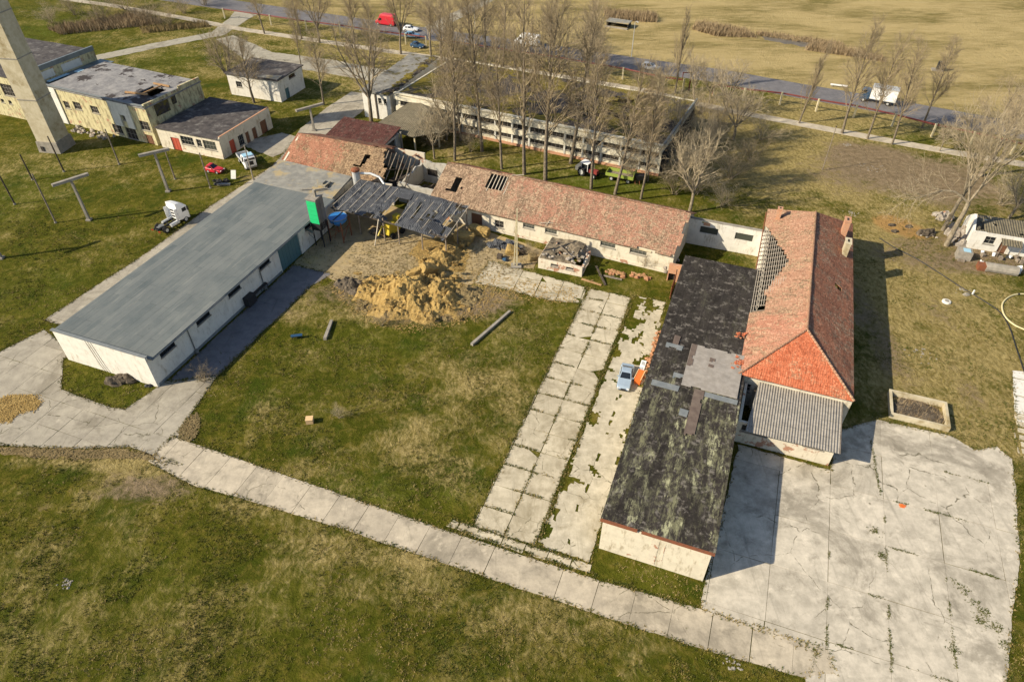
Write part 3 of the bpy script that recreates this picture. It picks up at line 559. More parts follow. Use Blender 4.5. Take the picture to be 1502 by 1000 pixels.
def opening(parent, p0, p1, op, t, kind='window', nx=3, nz=2, fmat=None, pmat=None, pane=True, fw=.07, fill=1.0):
    """frame with glazing bars and a pane behind it, or a door leaf with a handle"""
    fmat = fmat or M['frame']; pmat = pmat or M['glass']
    p0 = Vector(p0); p1 = Vector(p1); e = (p1 - p0).normalized(); n = Vector((e.y, -e.x)); a, b, c, d = op
    def W(x, dep, z): q = p0 + e * x - n * dep; return Vector((q.x, q.y, z))
    mb = MB(); dp = t * .45; u = Vector((n.x, n.y, 0))
    if kind == 'door':
        mb.bar(W((a + b) / 2, dp, c + .01), W((a + b) / 2, dp, d - .01), b - a - .02, .06, 0, u) if False else None
        q = [W(a + .02, dp, c), W(b - .02, dp, c), W(b - .02, dp, d - .02), W(a + .02, dp, d - .02)]; k = [W(a + .02, dp + .06, c), W(b - .02, dp + .06, c), W(b - .02, dp + .06, d - .02), W(a + .02, dp + .06, d - .02)]
        mb.add(q + k, [(0, 1, 2, 3), (7, 6, 5, 4), (4, 5, 1, 0), (5, 6, 2, 1), (6, 7, 3, 2), (7, 4, 0, 3)])
        ribs = max(1, int((b - a) / .7))
        for i in range(ribs):
            x = a + (i + .5) * (b - a) / ribs; mb.bar(W(x, dp - .012, c + .03), W(x, dp - .012, d - .05), .05, .02)
        o = mb.build('door', fmat, parent)
        h = MB(); h.bar(W(b - .2, dp - .05, c + 1.0), W(b - .2, dp - .05, c + 1.2), .04); h.build('handle', M['black'], o)
        return o
    for i in range(nx + 1):
        x = a + (b - a) * i / nx; w = fw if i in (0, nx) else fw * .5; x += (w / 2 if i == 0 else -w / 2 if i == nx else 0)
        mb.bar(W(x, dp, c), W(x, dp, d), w)
    for j in range(nz + 1):
        z = c + (d - c) * j / nz; w = fw if j in (0, nz) else fw * .5; z += (w / 2 if j == 0 else -w / 2 if j == nz else 0)
        mb.bar(W(a + fw, dp + .003, z), W(b - fw, dp + .003, z), w * .94)
    f = mb.build('window', fmat, parent)
    sl = MB(); sl.bar(W(a - .06, -.05, c - .045), W(b + .06, -.05, c - .045), .09, .16, 0, (0, 0, 1)); sl.build('sill', M['concrete'], f)
    if pane:
        g = MB(); bb = a + (b - a) * fill
        q = [W(a + fw, dp + .05, c + fw), W(bb - fw, dp + .05, c + fw), W(bb - fw, dp + .05, d - fw), W(a + fw, dp + .05, d - fw)]; k = [p + Vector((-n.x * .012, -n.y * .012, 0)) for p in q]
        g.add(q + k, [(0, 1, 2, 3), (7, 6, 5, 4), (4, 5, 1, 0), (5, 6, 2, 1), (6, 7, 3, 2), (7, 4, 0, 3)]); g.build('pane', pmat, f)
    return f
SIDES = ('front', 'right', 'back', 'left')
def rect(parent, w, d, h, t, mat, ops={}, tops={}, z0=-.1, skip=(), x0=0.0, y0=0.0, hs={}):
    """four wall parts; ops[side] = list of (a, b, c, d, kind, options)"""
    cs = {'front': ((x0, y0), (x0 + w, y0)), 'right': ((x0 + w, y0 + t), (x0 + w, y0 + d - t)), 'back': ((x0 + w, y0 + d), (x0, y0 + d)), 'left': ((x0, y0 + d - t), (x0, y0 + t))}
    for sname in SIDES:
        if sname in skip: continue
        p0, p1 = cs[sname]; off = t if sname in ('right', 'left') else 0
        lst = [(a - off, b - off, c, dd) for a, b, c, dd, *_ in ops.get(sname, ())]
        mb = MB(); wall(mb, p0, p1, z0, hs.get(sname, h), t, lst, tops.get(sname)); mb.build('wall', mat, parent)
        for o, q in zip(ops.get(sname, ()), lst):
            if len(o) > 4 and o[4]: opening(parent, p0, p1, q, t, o[4], **(o[5] if len(o) > 5 else {}))
def roof(parent, name, mats, p00, p10, p11, p01, cell=.8, thick=.14, hole=None, sag=.05, seed=0, eave=0.0):
    """roof plane as a sheet of cells: sagging, with holes where cells have gone"""
    p00, p10, p11, p01 = map(Vector, (p00, p10, p11, p01)); L = max((p10 - p00).length, (p11 - p01).length); W = max((p01 - p00).length, (p11 - p10).length)
    nx = max(1, int(L / cell)); ny = max(1, int(W / cell)); N = ((p10 - p00).cross(p01 - p00)).normalized()
    if N.z < 0: N = -N
    mb = MB(); V = []
    for j in range(ny + 1):
        for i in range(nx + 1):
            s, t = i / nx, j / ny; q = p00.lerp(p10, s).lerp(p01.lerp(p11, s), t)
            g = sag * (noise.noise(q * .35 + Vector((seed, 0, 0))) + .5 * noise.noise(q * 1.3 + Vector((0, seed, 0))))
            if t in (0, 1) or s in (0, 1): g *= .5
            V.append(q + Vector((0, 0, g)))
    keep = [[True] * nx for _ in range(ny)]
    if hole:
        for j in range(ny):
            for i in range(nx):
                c = (i + .5) / nx, (j + .5) / ny
                if hole(c[0], c[1], noise.noise(Vector((c[0] * L * .8, c[1] * W * .8, seed + .5))) ): keep[j][i] = False
    mb.v = [tuple(p) for p in V] + [tuple(p - N * thick) for p in V]; n0 = len(V); K = lambda i, j: j * (nx + 1) + i
    ok = lambda i, j: 0 <= i < nx and 0 <= j < ny and keep[j][i]
    def f(*a): mb.f.append(list(a)); mb.m.append(0); mb.t.append(.5)
    for j in range(ny):
        for i in range(nx):
            if not keep[j][i]: continue
            a, b, c, d = K(i, j), K(i + 1, j), K(i + 1, j + 1), K(i, j + 1)
            f(a, b, c, d); f(d + n0, c + n0, b + n0, a + n0)
            if not ok(i, j - 1): f(a + n0, b + n0, b, a)
            if not ok(i, j + 1): f(c + n0, d + n0, d, c)
            if not ok(i - 1, j): f(d + n0, a + n0, a, d)
            if not ok(i + 1, j): f(b + n0, c + n0, c, b)
    return mb.build(name, mats, parent)
def part(parent, name, mat, fn, **k):
    if name in ('debris', 'clod', 'rubble', 'weathered_skirt', 'stone', 'chip', 'shard', 'rubble_edge', 'rag', 'weeds', 'tile'): k.setdefault('kind', 'stuff')
    mb = MB(); fn(mb); return mb.build(name, mat, parent, **k)
def jag(base, amp, seed, fr=.5):
    return lambda x: base(x) + amp * (noise.noise(Vector((x * fr, seed, 0))) + .6 * noise.noise(Vector((x * fr * 3, seed, 4)))) if callable(base) else base + amp * (noise.noise(Vector((x * fr, seed, 0))) + .6 * noise.noise(Vector((x * fr * 3, seed, 4))))

# ---- long white store with the grey felt roof
b = B('storehouse', 'long low white store with grey felt roof, teal door and slit windows', 'building', 41.0, -76.9)
w, d = 14.6, 41.5
wn = lambda a, c0=3.15, c1=4.05, k=2.6: (a, a + k, c0, c1, 'window', dict(nx=4, nz=2, fmat=M['black'], pmat=M['glass']))
rect(b, w, d, 4.45, .3, M['white_wall'], {'right': [wn(2.0), wn(8.6), wn(15.0), wn(21.8), (26.4, 31.6, -.05, 4.1, 'door', dict(fmat=M['teal'])), wn(33.5, 3.15, 3.9, 1.6)],
     'front': []}, hs={'front': 4.95})
roof(b, 'roof', M['felt'], (-.35, .32, 4.66), (w + .5, .32, 4.62), (w + .5, d + .1, 4.55), (-.35, d + .1, 4.75), .8, .2, None, .05, 1)
def f(mb):
    mb.box(-.2, -.10, 4.953, w + .2, .34, 5.06); 
part(b, 'coping', M['patch_blue'], f)
part(b, 'gutter', M['patch_blue'], lambda mb: mb.tube((w + .58, .4, 4.46), (w + .58, d, 4.40), .09, n=6))
for y in (6.9, 21.8): part(b, 'downpipe', M['steel'], lambda mb: (mb.path([(w + .55, y, 4.4), (w + .1, y, 4.1), (w + .1, y, .5), (w + .5, y, .15)], .07, 6), mb.box(w + .02, y - .25, 0, w + .35, y + .25, .5)))
for x in (5.3, 5.75, 6.2): part(b, 'cable', M['black'], lambda mb: mb.path([(x, -.03, 4.9), (x + .25, -.03, 3.0), (x + .5, -.03, 1.2), (x + .9, -.04, 0)], .02, 4))
def f(mb):
    mb.box(w + .02, 17.2, .2, w + .9, 18.9, 1.6); mb.box(w + .02, 19.2, .9, w + .5, 22.2, 1.05)
    for y in (19.3, 20.7, 22.1): mb.bar((w + .45, y, 0), (w + .45, y, 1.0), .06)
u_ = part(b, 'wall_bracket', M['black'], f)
part(b, 'skirting', M['patch_blue'], lambda mb: mb.box(w + .002, .3, -.05, w + .05, 26.2, .42))
# ---- flat concrete annex at its far end
b = B('annex', 'flat-roofed annex with a bleached concrete roof joined to the far end of the white store', 'building', 82.7, -77.5)
roof(b, 'roof', M['annexroof'], (-.2, -.15, 4.72), (15.4, -.2, 4.68), (14.6, 7.3, 4.8), (-.2, 8.2, 4.9), .8, .25, None, .06, 3)
rect(b, 14.8, 7.0, 4.4, .3, M['cream_wall'], {'right': [(1, 5.5, 0, 3.4, 'door', dict(fmat=M['blue']))]}, skip=('front',))
part(b, 'roof_hatch', M['annexroof'], lambda mb: (mb.box(10.6, 2.2, 4.8, 12.6, 4.0, 5.15), mb.box(10.9, 2.5, 5.15, 12.0, 3.6, 5.4)))
part(b, 'roof_beam', M['concrete'], lambda mb: (mb.bar((11.4, .6, 4.95), (13.2, 2.0, 5.0), .22), mb.bar((9.2, .2, 4.9), (11, .9, 4.95), .16)))
part(b, 'roof_opening', M['void'], lambda mb: mb.box(12.0, 2.2, 4.9, 12.9, 3.1, 5.0))

# ---- black-roofed shed
b = B('bitumen_roof_shed', 'long shed with a black bitumen roof blotched with lichen and grey felt patches', 'building', 38.3, -5.1)
w, d = 10.2, 47.0
rect(b, w, d, 4.7, .3, M['cream_wall'], {'left': [(3 + 6.5 * i, 5 + 6.5 * i, 1.4, 2.9, 'window', dict(nx=3, nz=2)) for i in range(6)], 'right': [(6 + 8 * i, 8.4 + 8 * i, 1.5, 2.8, 'window', dict(nx=3, nz=2)) for i in range(2)]})
rf = roof(b, 'roof', M['bitumen'], (-.25, .05, 4.95), (w + .3, .05, 4.9), (w + .2, d + .2, 5.0), (-.3, d + .2, 5.05), .7, .22, None, .07, 4)
part(b, 'eave_board', M['rust'], lambda mb: (mb.box(-.25, -.16, 4.66, 3.3, .04, 4.93), mb.box(3.7, -.15, 4.66, w + .25, .04, 4.90)))
def f(mb): mb.box(4.7, -.03, .2, 5.5, -.004, 4.2); mb.box(6.05, -.02, 1.2, 6.12, -.004, 4.0)
part(b, 'damp_streak', M['old_wall'], f)
def flat(name, x0, y0, x1, y1, mat, z=5.07):
    roof(b, name, mat, (x0, y0, z), (x1, y0 - .05, z - .015), (x1 + .05, y1, z), (x0, y1 + .05, z + .015), .22, .05, lambda s, t, n: (min(s, 1 - s) * (x1 - x0) < .2 or min(t, 1 - t) * (y1 - y0) < .2) and n > .34, .05, x0 * 3 + y0)
flat('roof_patch', 3.75, 20.5, 10.0, 28.0, M['patch_grey'], 5.14)
flat('roof_patch', 5.3, 13.2, 6.4, 20.4, M['patch_brown'], 5.07)
flat('roof_patch', .5, 19.4, 3.6, 20.25, M['patch_blue'], 5.06); flat('roof_patch', 6.5, 19.6, 10.1, 20.3, M['patch_blue'], 5.06)
flat('roof_patch', .8, 26.5, 2.8, 27.3, M['patch_blue'], 5.06); flat('roof_patch', 2.6, 21.4, 3.7, 22.3, M['patch_blue'], 5.06)
flat('roof_patch', 4.3, 15.8, 5.2, 16.8, M['patch_blue'], 5.06); flat('roof_patch', 1.5, 27.4, 2.2, 29.0, M['patch_brown'], 5.06)
flat('roof_patch', 3.78, 24.0, 4.4, 28.0, M['patch_brown'], 5.185); flat('roof_patch', 6.2, 24.6, 6.8, 26.2, M['patch_brown'], 5.185)

# ---- house with the hipped tile roof
b = B('hipped_house', 'long house under a hipped red tile roof with bare rafters on one side', 'building', 63.0, 4.6)
w, d, he, hr, xr = 12.6, 40.2, 5.0, 8.0, 6.5; ov = .35
rect(b, w - .5, d - .8, he - .1, .4, M['cream_wall'], {'right': [(4 + 5 * i, 5.3 + 5 * i, 1.3, 3.0, 'window', dict(nx=2, nz=3)) for i in range(7)], 'front': [(.5, 1.3, 2.2, 3.4, 'window', dict(nx=1, nz=2))]}, x0=.5, y0=.5)
a0, a1, a2, a3 = (0, 0, he), (w, 0, he), (w, d, he), (0, d, he); r0, r1 = (xr, 7.2, hr), (xr, 36.2, hr)
tri = lambda s, t: None
def bare(s, t, nz):      # the missing wedge on the left slope
    y = (s - .0)
    edge = .60 - abs((s - .62)) * 2.2 + nz * .05
    if s < .62: edge = .60 * (s - .30) / .32 if s < .62 else 0
    if s < .40: edge = max(edge, .26)
    return .30 < s < .86 and t < edge and t > .0
m0, m1 = (0, 11.0, he), (xr, 11.0, hr)
roof(b, 'roof', M['tile_front'], a0, m0, m1, r0, .42, .13, None, .09, 5)
lf = roof(b, 'roof', M['tile_house'], m0, a3, r1, m1, .42, .13, lambda s, t, n: bare((11.0 + s * 29.2) / 40.2, t, n), .09, 5)
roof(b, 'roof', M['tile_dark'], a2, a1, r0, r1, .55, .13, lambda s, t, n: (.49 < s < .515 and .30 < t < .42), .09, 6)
roof(b, 'roof', M['tile_hip'], a1, a0, r0, r0, .5, .13, None, .06, 7)
roof(b, 'roof', M['tile_house'], a3, a2, r1, r1, .5, .13, None, .06, 8)
def ridge(q0, q1):
    mb = MB(); q0 = Vector(q0); q1 = Vector(q1); n = int((q1 - q0).length / .4)
    for i in range(n):
        s = q0.lerp(q1, i / n); e = q0.lerp(q1, (i + .93) / n); mb.tube(s + Vector((0, 0, .05)), e + Vector((0, 0, .03)), .16, .13, 7)
    mb.build('ridge_tiles', M['tile_house'], b)
ridge(r0, r1); ridge(a0, r0); ridge(a1, r0)
sl = lambda y, t: Vector((xr * t, y, he + (hr - he) * t))
for i in range(19):      # rafters where the tiles have gone
    y = 12.6 + i * 1.15; part(b, 'rafter', M['wood'], lambda mb: mb.bar(sl(y, -.02) - Vector((0, 0, .2)), sl(y, .66) - Vector((0, 0, .2)), .12, .14))
for k in range(14):
    t = .02 + k * .042
    part(b, 'batten', M['batten'], lambda mb: mb.bar(sl(12.2 + .25 * R.random() + k * .3, t) - Vector((0, 0, .06)), sl(35.2 - .9 * k, t) - Vector((0, 0, .06)), .075, .07))
def chimney(x, y, zt, sx, sy, mat, zb=6.0):
    o = part(b, 'chimney', mat, lambda mb: (mb.box(x - sx / 2, y - sy / 2, zb, x + sx / 2, y + sy / 2, zt), mb.box(x - sx / 2 - .08, y - sy / 2 - .08, zt, x + sx / 2 + .08, y + sy / 2 + .08, zt + .16)))
    part(o, 'flue', M['void'], lambda mb: mb.box(x - sx / 5, y - sy / 4, zt + .1, x + sx / 5, y + sy / 4, zt + .165))
chimney(11.0, 35.4, 8.0, .75, 1.5, M['brick'], 5.4); chimney(11.2, 30.0, 7.6, .7, 1.5, M['concrete_w'], 5.4); chimney(1.6, 36.4, 7.4, .6, .8, M['brick'], 5.4)
part(b, 'gutter', M['rust'], lambda mb: mb.path([(-.1, 10, he - .2), (-.12, 25, he - .25), (-.1, 39.5, he - .2)], .08, 6))

# ---- asbestos lean-to in front of it
b = B('lean_to_shed', 'low shed with a grey corrugated asbestos roof against the front of the hipped house', 'building', 57.2, 5.6)
w, d = 10.4, 6.2
rect(b, w, d, 3.3, .3, M['old_wall'], {'front': [(.5, 3.4, 1.9, 2.95, 'window', dict(nx=4, nz=1, pmat=M['void'])), (7.2, 9.3, 2.1, 2.9, 'window', dict(nx=3, nz=1, pmat=M['void']))], 'left': [(.6, 2.2, .1, 2.2, 'door', dict(fmat=M['browndoor']))]},
     tops={'right': lambda x: 3.3 + x * .09, 'left': lambda x: 3.85 - x * .09}, skip=('back',), hs={'right': 3.9, 'left': 3.9})
roof(b, 'roof', M['corr'], (.9, -1.3, 3.35), (w + .35, -1.0, 3.3), (w + .3, d + .3, 4.1), (1.5, d + .3, 4.15), .5, .05, None, .05, 9)
part(b, 'fascia', M['wood'], lambda mb: mb.bar((w + .3, -.95, 3.26), (w + .26, d + .2, 4.04), .05, .18))
for y in (.3, 3, 5.6): part(b, 'rafter', M['darkwood'], lambda mb: mb.bar((.9, y - .6, 3.22 + y * .1), (w + .2, y - .6, 3.2 + y * .1), .1, .14))

# ---- long ruined byre
b = B('long_byre', 'long tumbledown byre with a weathered red tile roof holed near its ridge', 'building', 90.15, -48.0, -3.7)
w, d, he, hr, yr = 41.0, 13.2, 3.35, 6.9, 6.7
wn = lambda a, dx=2.0: (a, a + dx, 2.05, 3.0, 'window', dict(nx=4, nz=2, pmat=M['dusty'], fmat=M['frame']))
rect(b, w, d, he, .35, M['cream_wall'], {'front': [(7.3, 9.3, 0, 2.5, 'door', dict(fmat=M['browndoor'])), wn(16.6), wn(20.4), wn(29.6, 2.4), wn(34.3, 2.6), (11.6, 13.2, .9, 2.2, 'window', dict(nx=2, nz=2, pmat=M['void']))]},
     tops={'right': lambda x: he + (hr - .2 - he) * max(0, 1 - abs(x + .35 - yr) / yr), 'left': lambda x: he + (hr - .2 - he) * max(0, 1 - abs(x + .35 - (d - yr)) / yr)}, hs={'right': hr - .2, 'left': hr - .2})
def hol(s, t, n):
    if .205 < s < .275 and .60 < t < .96: return True
    if .07 < s < .098 and .34 < t < .66 or (.05 < s < .075 and .30 < t < .38): return True
    if .11 < s < .118 and .40 < t < .46: return True
    if s > .993 and n > -.1 and t < .8: return True
    if t < .06 and s > .86 and n > 0: return True
    return False
roof(b, 'roof', M['tile_long'], (-.4, -.45, he + .0), (w + .4, -.45, he + .0), (w + .35, yr, hr), (-.3, yr, hr), .4, .14, hol, .14, 10)
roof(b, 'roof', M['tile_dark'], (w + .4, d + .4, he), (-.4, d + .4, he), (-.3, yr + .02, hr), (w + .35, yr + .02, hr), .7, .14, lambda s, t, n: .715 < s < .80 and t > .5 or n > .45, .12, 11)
for i in range(7): part(b, 'rafter', M['batten'], lambda mb: mb.bar((8.0 + i * .62, 3.4 + R.uniform(-.3, .3), he + 1.8), (8.05 + i * .6, yr, hr - .12), .12, .12))
part(b, 'ridge_tiles', M['tile_long'], lambda mb: [mb.tube((11.8 + i * .45, yr, hr + .06 + .03 * noise.noise(Vector((i * .3, 0, 0)))), (12.2 + i * .45, yr, hr + .05), .17, .14, 7) for i in range(64)])
part(b, 'fallen_rafter', M['batten'], lambda mb: (mb.bar((11.6, yr - .3, hr + .15), (13.6, yr + .5, hr + .3), .1), mb.bar((19.5, -.3, he + .35), (21.5, .4, he + .5), .08), mb.bar((20.6, -.5, he + .25), (20.9, .7, he + .55), .08)))
part(b, 'wall_plate', M['concrete_w'], lambda mb: mb.box(.2, -.12, he - .42, w - 3.4, -.003, he - .16))
part(b, 'plinth', M['old_wall'], lambda mb: (mb.box(10.2, -.10, -.1, w, -.002, .55), mb.box(.2, -.10, -.1, 7.2, -.002, .55)))
part(b, 'rubble_edge', M['rubble'], lambda mb: [mb.lump((w - .3 + R.uniform(-.5, .5), -1 + i * .55, R.uniform(0, he - .6 if i < 4 else .5)), .35, .3, .3, i, .4, 6, 0, False) for i in range(12)])

# ---- left tiled byre, its right end fallen in
b = B('lichened_byre', 'tile-roofed byre crusted with brown lichen, its right end fallen in', 'building', 91.0, -77.9)
w, d, he, hr, yr = 22.0, 13.0, 4.0, 7.0, 6.6
rect(b, w, d, he, .35, M['old_wall'], {'front': [(4, 5.5, 1, 2.4, 'window'), (9, 10.5, 1, 2.4, 'window')]}, tops={'left': lambda x: he + (hr - .2 - he) * max(0, 1 - abs(x - (d - yr)) / yr)}, skip=('right',), hs={'left': hr - .2})
def hol(s, t, n):
    e = .93 - .10 * t + .07 * n
    if s > e: return True
    if .835 < s < .895 + n * .03 and .70 < t < .92: return True
    return .685 < s < .685 + .04 * (t - .38) / .3 + .01 and .36 < t < .70 or (.63 < s < .68 and .34 < t < .40)
roof(b, 'roof', M['tile_left'], (-.5, -.3, he), (w, -.2, he + .15), (w - .4, yr, hr - .1), (-.4, yr, hr), .4, .14, hol, .16, 12)
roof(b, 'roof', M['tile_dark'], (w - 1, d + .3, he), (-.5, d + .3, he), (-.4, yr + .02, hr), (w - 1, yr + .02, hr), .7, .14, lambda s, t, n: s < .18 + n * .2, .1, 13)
for i in range(8): part(b, 'rafter', M['darkwood'] if i % 2 else M['wood'], lambda mb: mb.bar((w - 3.2 + i * .75, .6 + R.uniform(0, 2), he - .2 + R.uniform(-.4, .3)), (w - 3.6 + i * .72, yr + R.uniform(-.4, .4), hr - .3 - i * .12), .13, .15))
part(b, 'collar_beam', M['darkwood'], lambda mb: (mb.bar((w - .4, .5, 2.0), (w + 1.4, 5.5, 5.2), .16), mb.bar((w + .4, 8, 3.4), (w - 2, 2, 5.4), .14)))
part(b, 'collapsed_ceiling', M['void'], lambda mb: mb.lump((w - 2.2, 5.8, 0), 2.6, 4.6, 1.8, 4, .4, 14))
# ---- roofless room between the two byres
b = B('roofless_room', 'roofless ruined room with window holes in its back wall between the two tiled byres', 'building', 92.7, -55.8, -3)
w, d = 7.6, 8.6
rect(b, w, d, 3.9, .4, M['shade_wall'], {'back': [(.6, 2.9, 1.3, 2.7, 'window', dict(nx=3, nz=2, pmat=M['void'])), (4.2, 6.4, 1.3, 2.7, 'window', dict(nx=3, nz=2, pmat=M['void']))]},
     tops={'back': jag(4.0, .35, 2.2), 'front': jag(3.6, .3, 5.1), 'left': jag(lambda x: 3.4, .5, 7.7)}, skip=('right',))
part(b, 'fallen_roof', M['dung'], lambda mb: (mb.lump((3.2, 4.2, 0), 3.3, 3.6, .8, 6, .4, 14), [mb.bar((1 + i * .9, 1 + R.random(), .5), (1.6 + i, 6.5, .9 + R.random()), .12) for i in range(6)]))

# ---- roofless walled yard between byre and house
b = B('roofless_bay', 'roofless bay of stained white walls with two windows between the byre and the hipped house', 'building', 86.6, -6.6)
w, d = 11.9, 10.7
rect(b, w, d, 4.6, .35, M['white_wall'], {'back': [(1.9, 4.6, 2.3, 3.5, 'window', dict(nx=4, nz=2, pmat=M['dusty'])), (7.2, 10.0, 2.3, 3.5, 'window', dict(nx=3, nz=2, pmat=M['dusty'])), (9.0, 9.9, 3.9, 4.3, None)]},
     tops={'back': jag(4.5, .12, 8), 'right': jag(lambda x: 2.2 + 2.3 * min(1, max(0, (x - 5.5) / 1.2)), .12, 3.1)}, skip=('left', 'front'))
part(b, 'brick_infill', M['brick'], lambda mb: mb.box(2.3, d - .38, 3.72, 3.3, d - .34, 4.25))
part(b, 'wall_cap', M['concrete'], lambda mb: mb.bar((.1, d - .2, 4.62), (11.8, d - .2, 4.55), .5, .08))
# ---- brick pier and rusty gate by the black shed
b = B('brick_pier', 'crumbling orange brick pier with a dark opening at the corner of the byre', 'wall', 85.6, -7.4)
mb = MB(); wall(mb, (0, 0), (2.3, 0), -.1, 3.1, .5, [(.15, 1.15, -.1, 1.4)], jag(2.9, .25, 3)); mb.build('wall', M['brick'], b)
part(b, 'backing', M['void'], lambda mb: mb.box(.1, .52, 0, 1.3, .6, 1.6))
mb = MB()
for i in range(6): mb.boxm(Matrix.Translation((0, 1.9 - i * .62, 1.25)) @ Matrix.Rotation(.05 * (-1) ** i, 4, 'Z'), .05, .6, 2.4)
mb.bar((.05, 2.3, .5), (.05, -1.5, .5), .08); mb.bar((.05, 2.3, 2.1), (.05, -1.5, 2.1), .08)
g = E('rusty_gate', 'rust-brown sheet iron gate standing by the brick pier and the black-roofed shed', 'gate', S(82.6, -6.1), -A)
mb.build('leaf', M['rust'], g); part(g, 'post', M['black'], lambda mb: mb.bar((0, 2.35, 0), (0, 2.35, 2.7), .12))

# ---- small ruined hut in front of the byre
b = B('ruined_hut', 'small ruined hut with a dirt-covered caved-in roof and two slots in its front wall', 'building', 82.0, -26.4)
w, d = 6.9, 4.7
rect(b, w, d, 1.75, .3, M['old_wall'], {'front': [(2.0, 3.2, .85, 1.3, 'window', dict(nx=1, nz=1, pmat=M['void'])), (4.4, 5.6, .85, 1.3, 'window', dict(nx=1, nz=1, pmat=M['void']))]}, tops={'right': jag(1.5, .5, 6), 'front': jag(1.75, .08, 9)})
roof(b, 'roof', rough_mat('earthy_roof', (.10, .08, .055), (.21, .17, .115), 1.4, .4, .6, .8, .12), (.1, .15, 1.85), (w - .6, .2, 1.75), (w - .2, d + .6, 2.5), (.5, d + .6, 2.6), .35, .2, lambda s, t, n: s > .84 + .2 * n or n > .5, .5, 14)
part(b, 'debris', M['rubble'], lambda mb: [mb.lump((R.uniform(.5, w), R.uniform(.3, d + .5), 1.9 + R.uniform(0, .5)), R.uniform(.12, .4), R.uniform(.12, .35), R.uniform(.1, .22), i, .4, 6, 0, False) for i in range(38)])
part(b, 'loose_beam', M['wood'], lambda mb: (mb.bar((2.2, 3.2, 2.75), (5.0, 1.2, 2.35), .1), mb.bar((.4, 3.6, 2.6), (2.2, 4.2, 2.8), .08), mb.bar((w - .3, .2, .2), (w + .6, 1.4, 1.8), .12)))
# ---- dark red shed behind the lichened byre
b = B('red_sheet_shed', 'small shed under a dark maroon tile roof behind the lichened byre', 'building', 104.0, -77.4, -2)
w, d = 12.2, 7.4
rect(b, w, d, 3.4, .3, M['pale_wall'], {'right': [(1.2, 5.8, 0, 3.0, None)]}, x0=0)
roof(b, 'roof', M['tile_shed'], (-.3, -.4, 3.5), (w + .4, -.4, 3.5), (w + .4, d + .3, 4.6), (-.3, d + .3, 4.6), .6, .12, None, .12, 21)
part(b, 'corner_post', M['concrete'], lambda mb: (mb.bar((w - .1, -.1, 0), (w - .1, -.1, 3.5), .25), mb.bar((w + .9, 6.5, 0), (w + .9, 6.5, 4.2), .3)))

# ---- big low two-storey block with a mossy flat roof
b = B('mossy_roofed_block', 'wide white banded block with a mossy flat roof behind the poplar row', 'building', 123.3, -72.0, -5.5)
w, d, h = 57.2, 23.5, 5.9
bays = [(1.0 + i * 3.75, 1.0 + i * 3.75 + 3.3) for i in range(15)]
ops = [(a, c, 1.3, 2.15, 'window', dict(nx=4, nz=1, pmat=M['void'], fmat=M['frame'])) for a, c in bays] + [(a, c, 3.5, 4.5, 'window', dict(nx=4, nz=1, pmat=M['void'], fmat=M['frame'])) for a, c in bays]
rect(b, w, d, h, .3, M['band_wall'], {'front': ops}, hs={})
roof(b, 'roof', M['moss'], (.3, .3, h - .12), (w - .3, .3, h - .12), (w - .3, d - .3, h - .12), (.3, d - .3, h - .12), 1.0, .2, lambda s, t, n: (.66 < s < .84 and .25 < t < .8 and n > .15), .18, 22)
part(b, 'cornice', M['band_wall'], lambda mb: (mb.box(-.2, -.35, h + .003, w + .2, .32, h + .22), mb.box(-.2, -.5, 4.75, w + .1, -.003, 5.6), mb.box(-.1, -.25, 2.3, w + .1, -.003, 3.4)))
part(b, 'parapet', M['sheet'], lambda mb: mb.box(w - .05, .35, h + .01, w + .30, d, h + .45))
part(b, 'end_shade', M['void'], lambda mb: mb.box(w + .003, .4, -.05, w + .10, d - .2, 4.4))  # near-black sheet laid over the end wall to paint in its shade
part(b, 'pilaster', M['pale_wall'], lambda mb: [mb.box(a - .36, -.12, -.1, a - .09, -.004, 4.74) for a, c in bays[1:]])
part(b, 'plinth', M['brick'], lambda mb: mb.box(-.02, -.16, -.1, w + .02, -.004, .5))
part(b, 'roof_void', M['void'], lambda mb: mb.box(36.5, 4.2, h - 1.2, 49.5, 16.2, h - .9))
# ---- tall narrow white building with a grey sloping roof
b = B('grey_roofed_house', 'narrow white building with a grey mono-pitch roof and mossy edge beside the back road', 'building', 122.6, -79.6)
w, d = 6.6, 22.8
rect(b, w, d, 5.6, .3, M['white_wall'], {'front': [(3.7, 4.5, 3.4, 4.6, 'window', dict(nx=1, nz=2)), (5.0, 5.7, 3.4, 4.6, 'window', dict(nx=1, nz=2))]})
roof(b, 'roof', M['warmroof'], (-.4, -.4, 5.75), (w + .3, -.4, 5.75), (w + .3, d + .4, 6.1), (-.4, d + .4, 6.1), .9, .18, None, .12, 23)
part(b, 'mossy_eave', M['moss'], lambda mb: [mb.lump((w - .1 + R.uniform(-.9, .25), y * .8 - .2, 5.86 + y * .012), .9, .7, .18, y, .4, 8) for y in range(29)])
part(b, 'downpipe', M['darkwood'], lambda mb: mb.box(3.0, -.16, 0, 3.3, -.02, 5.4))
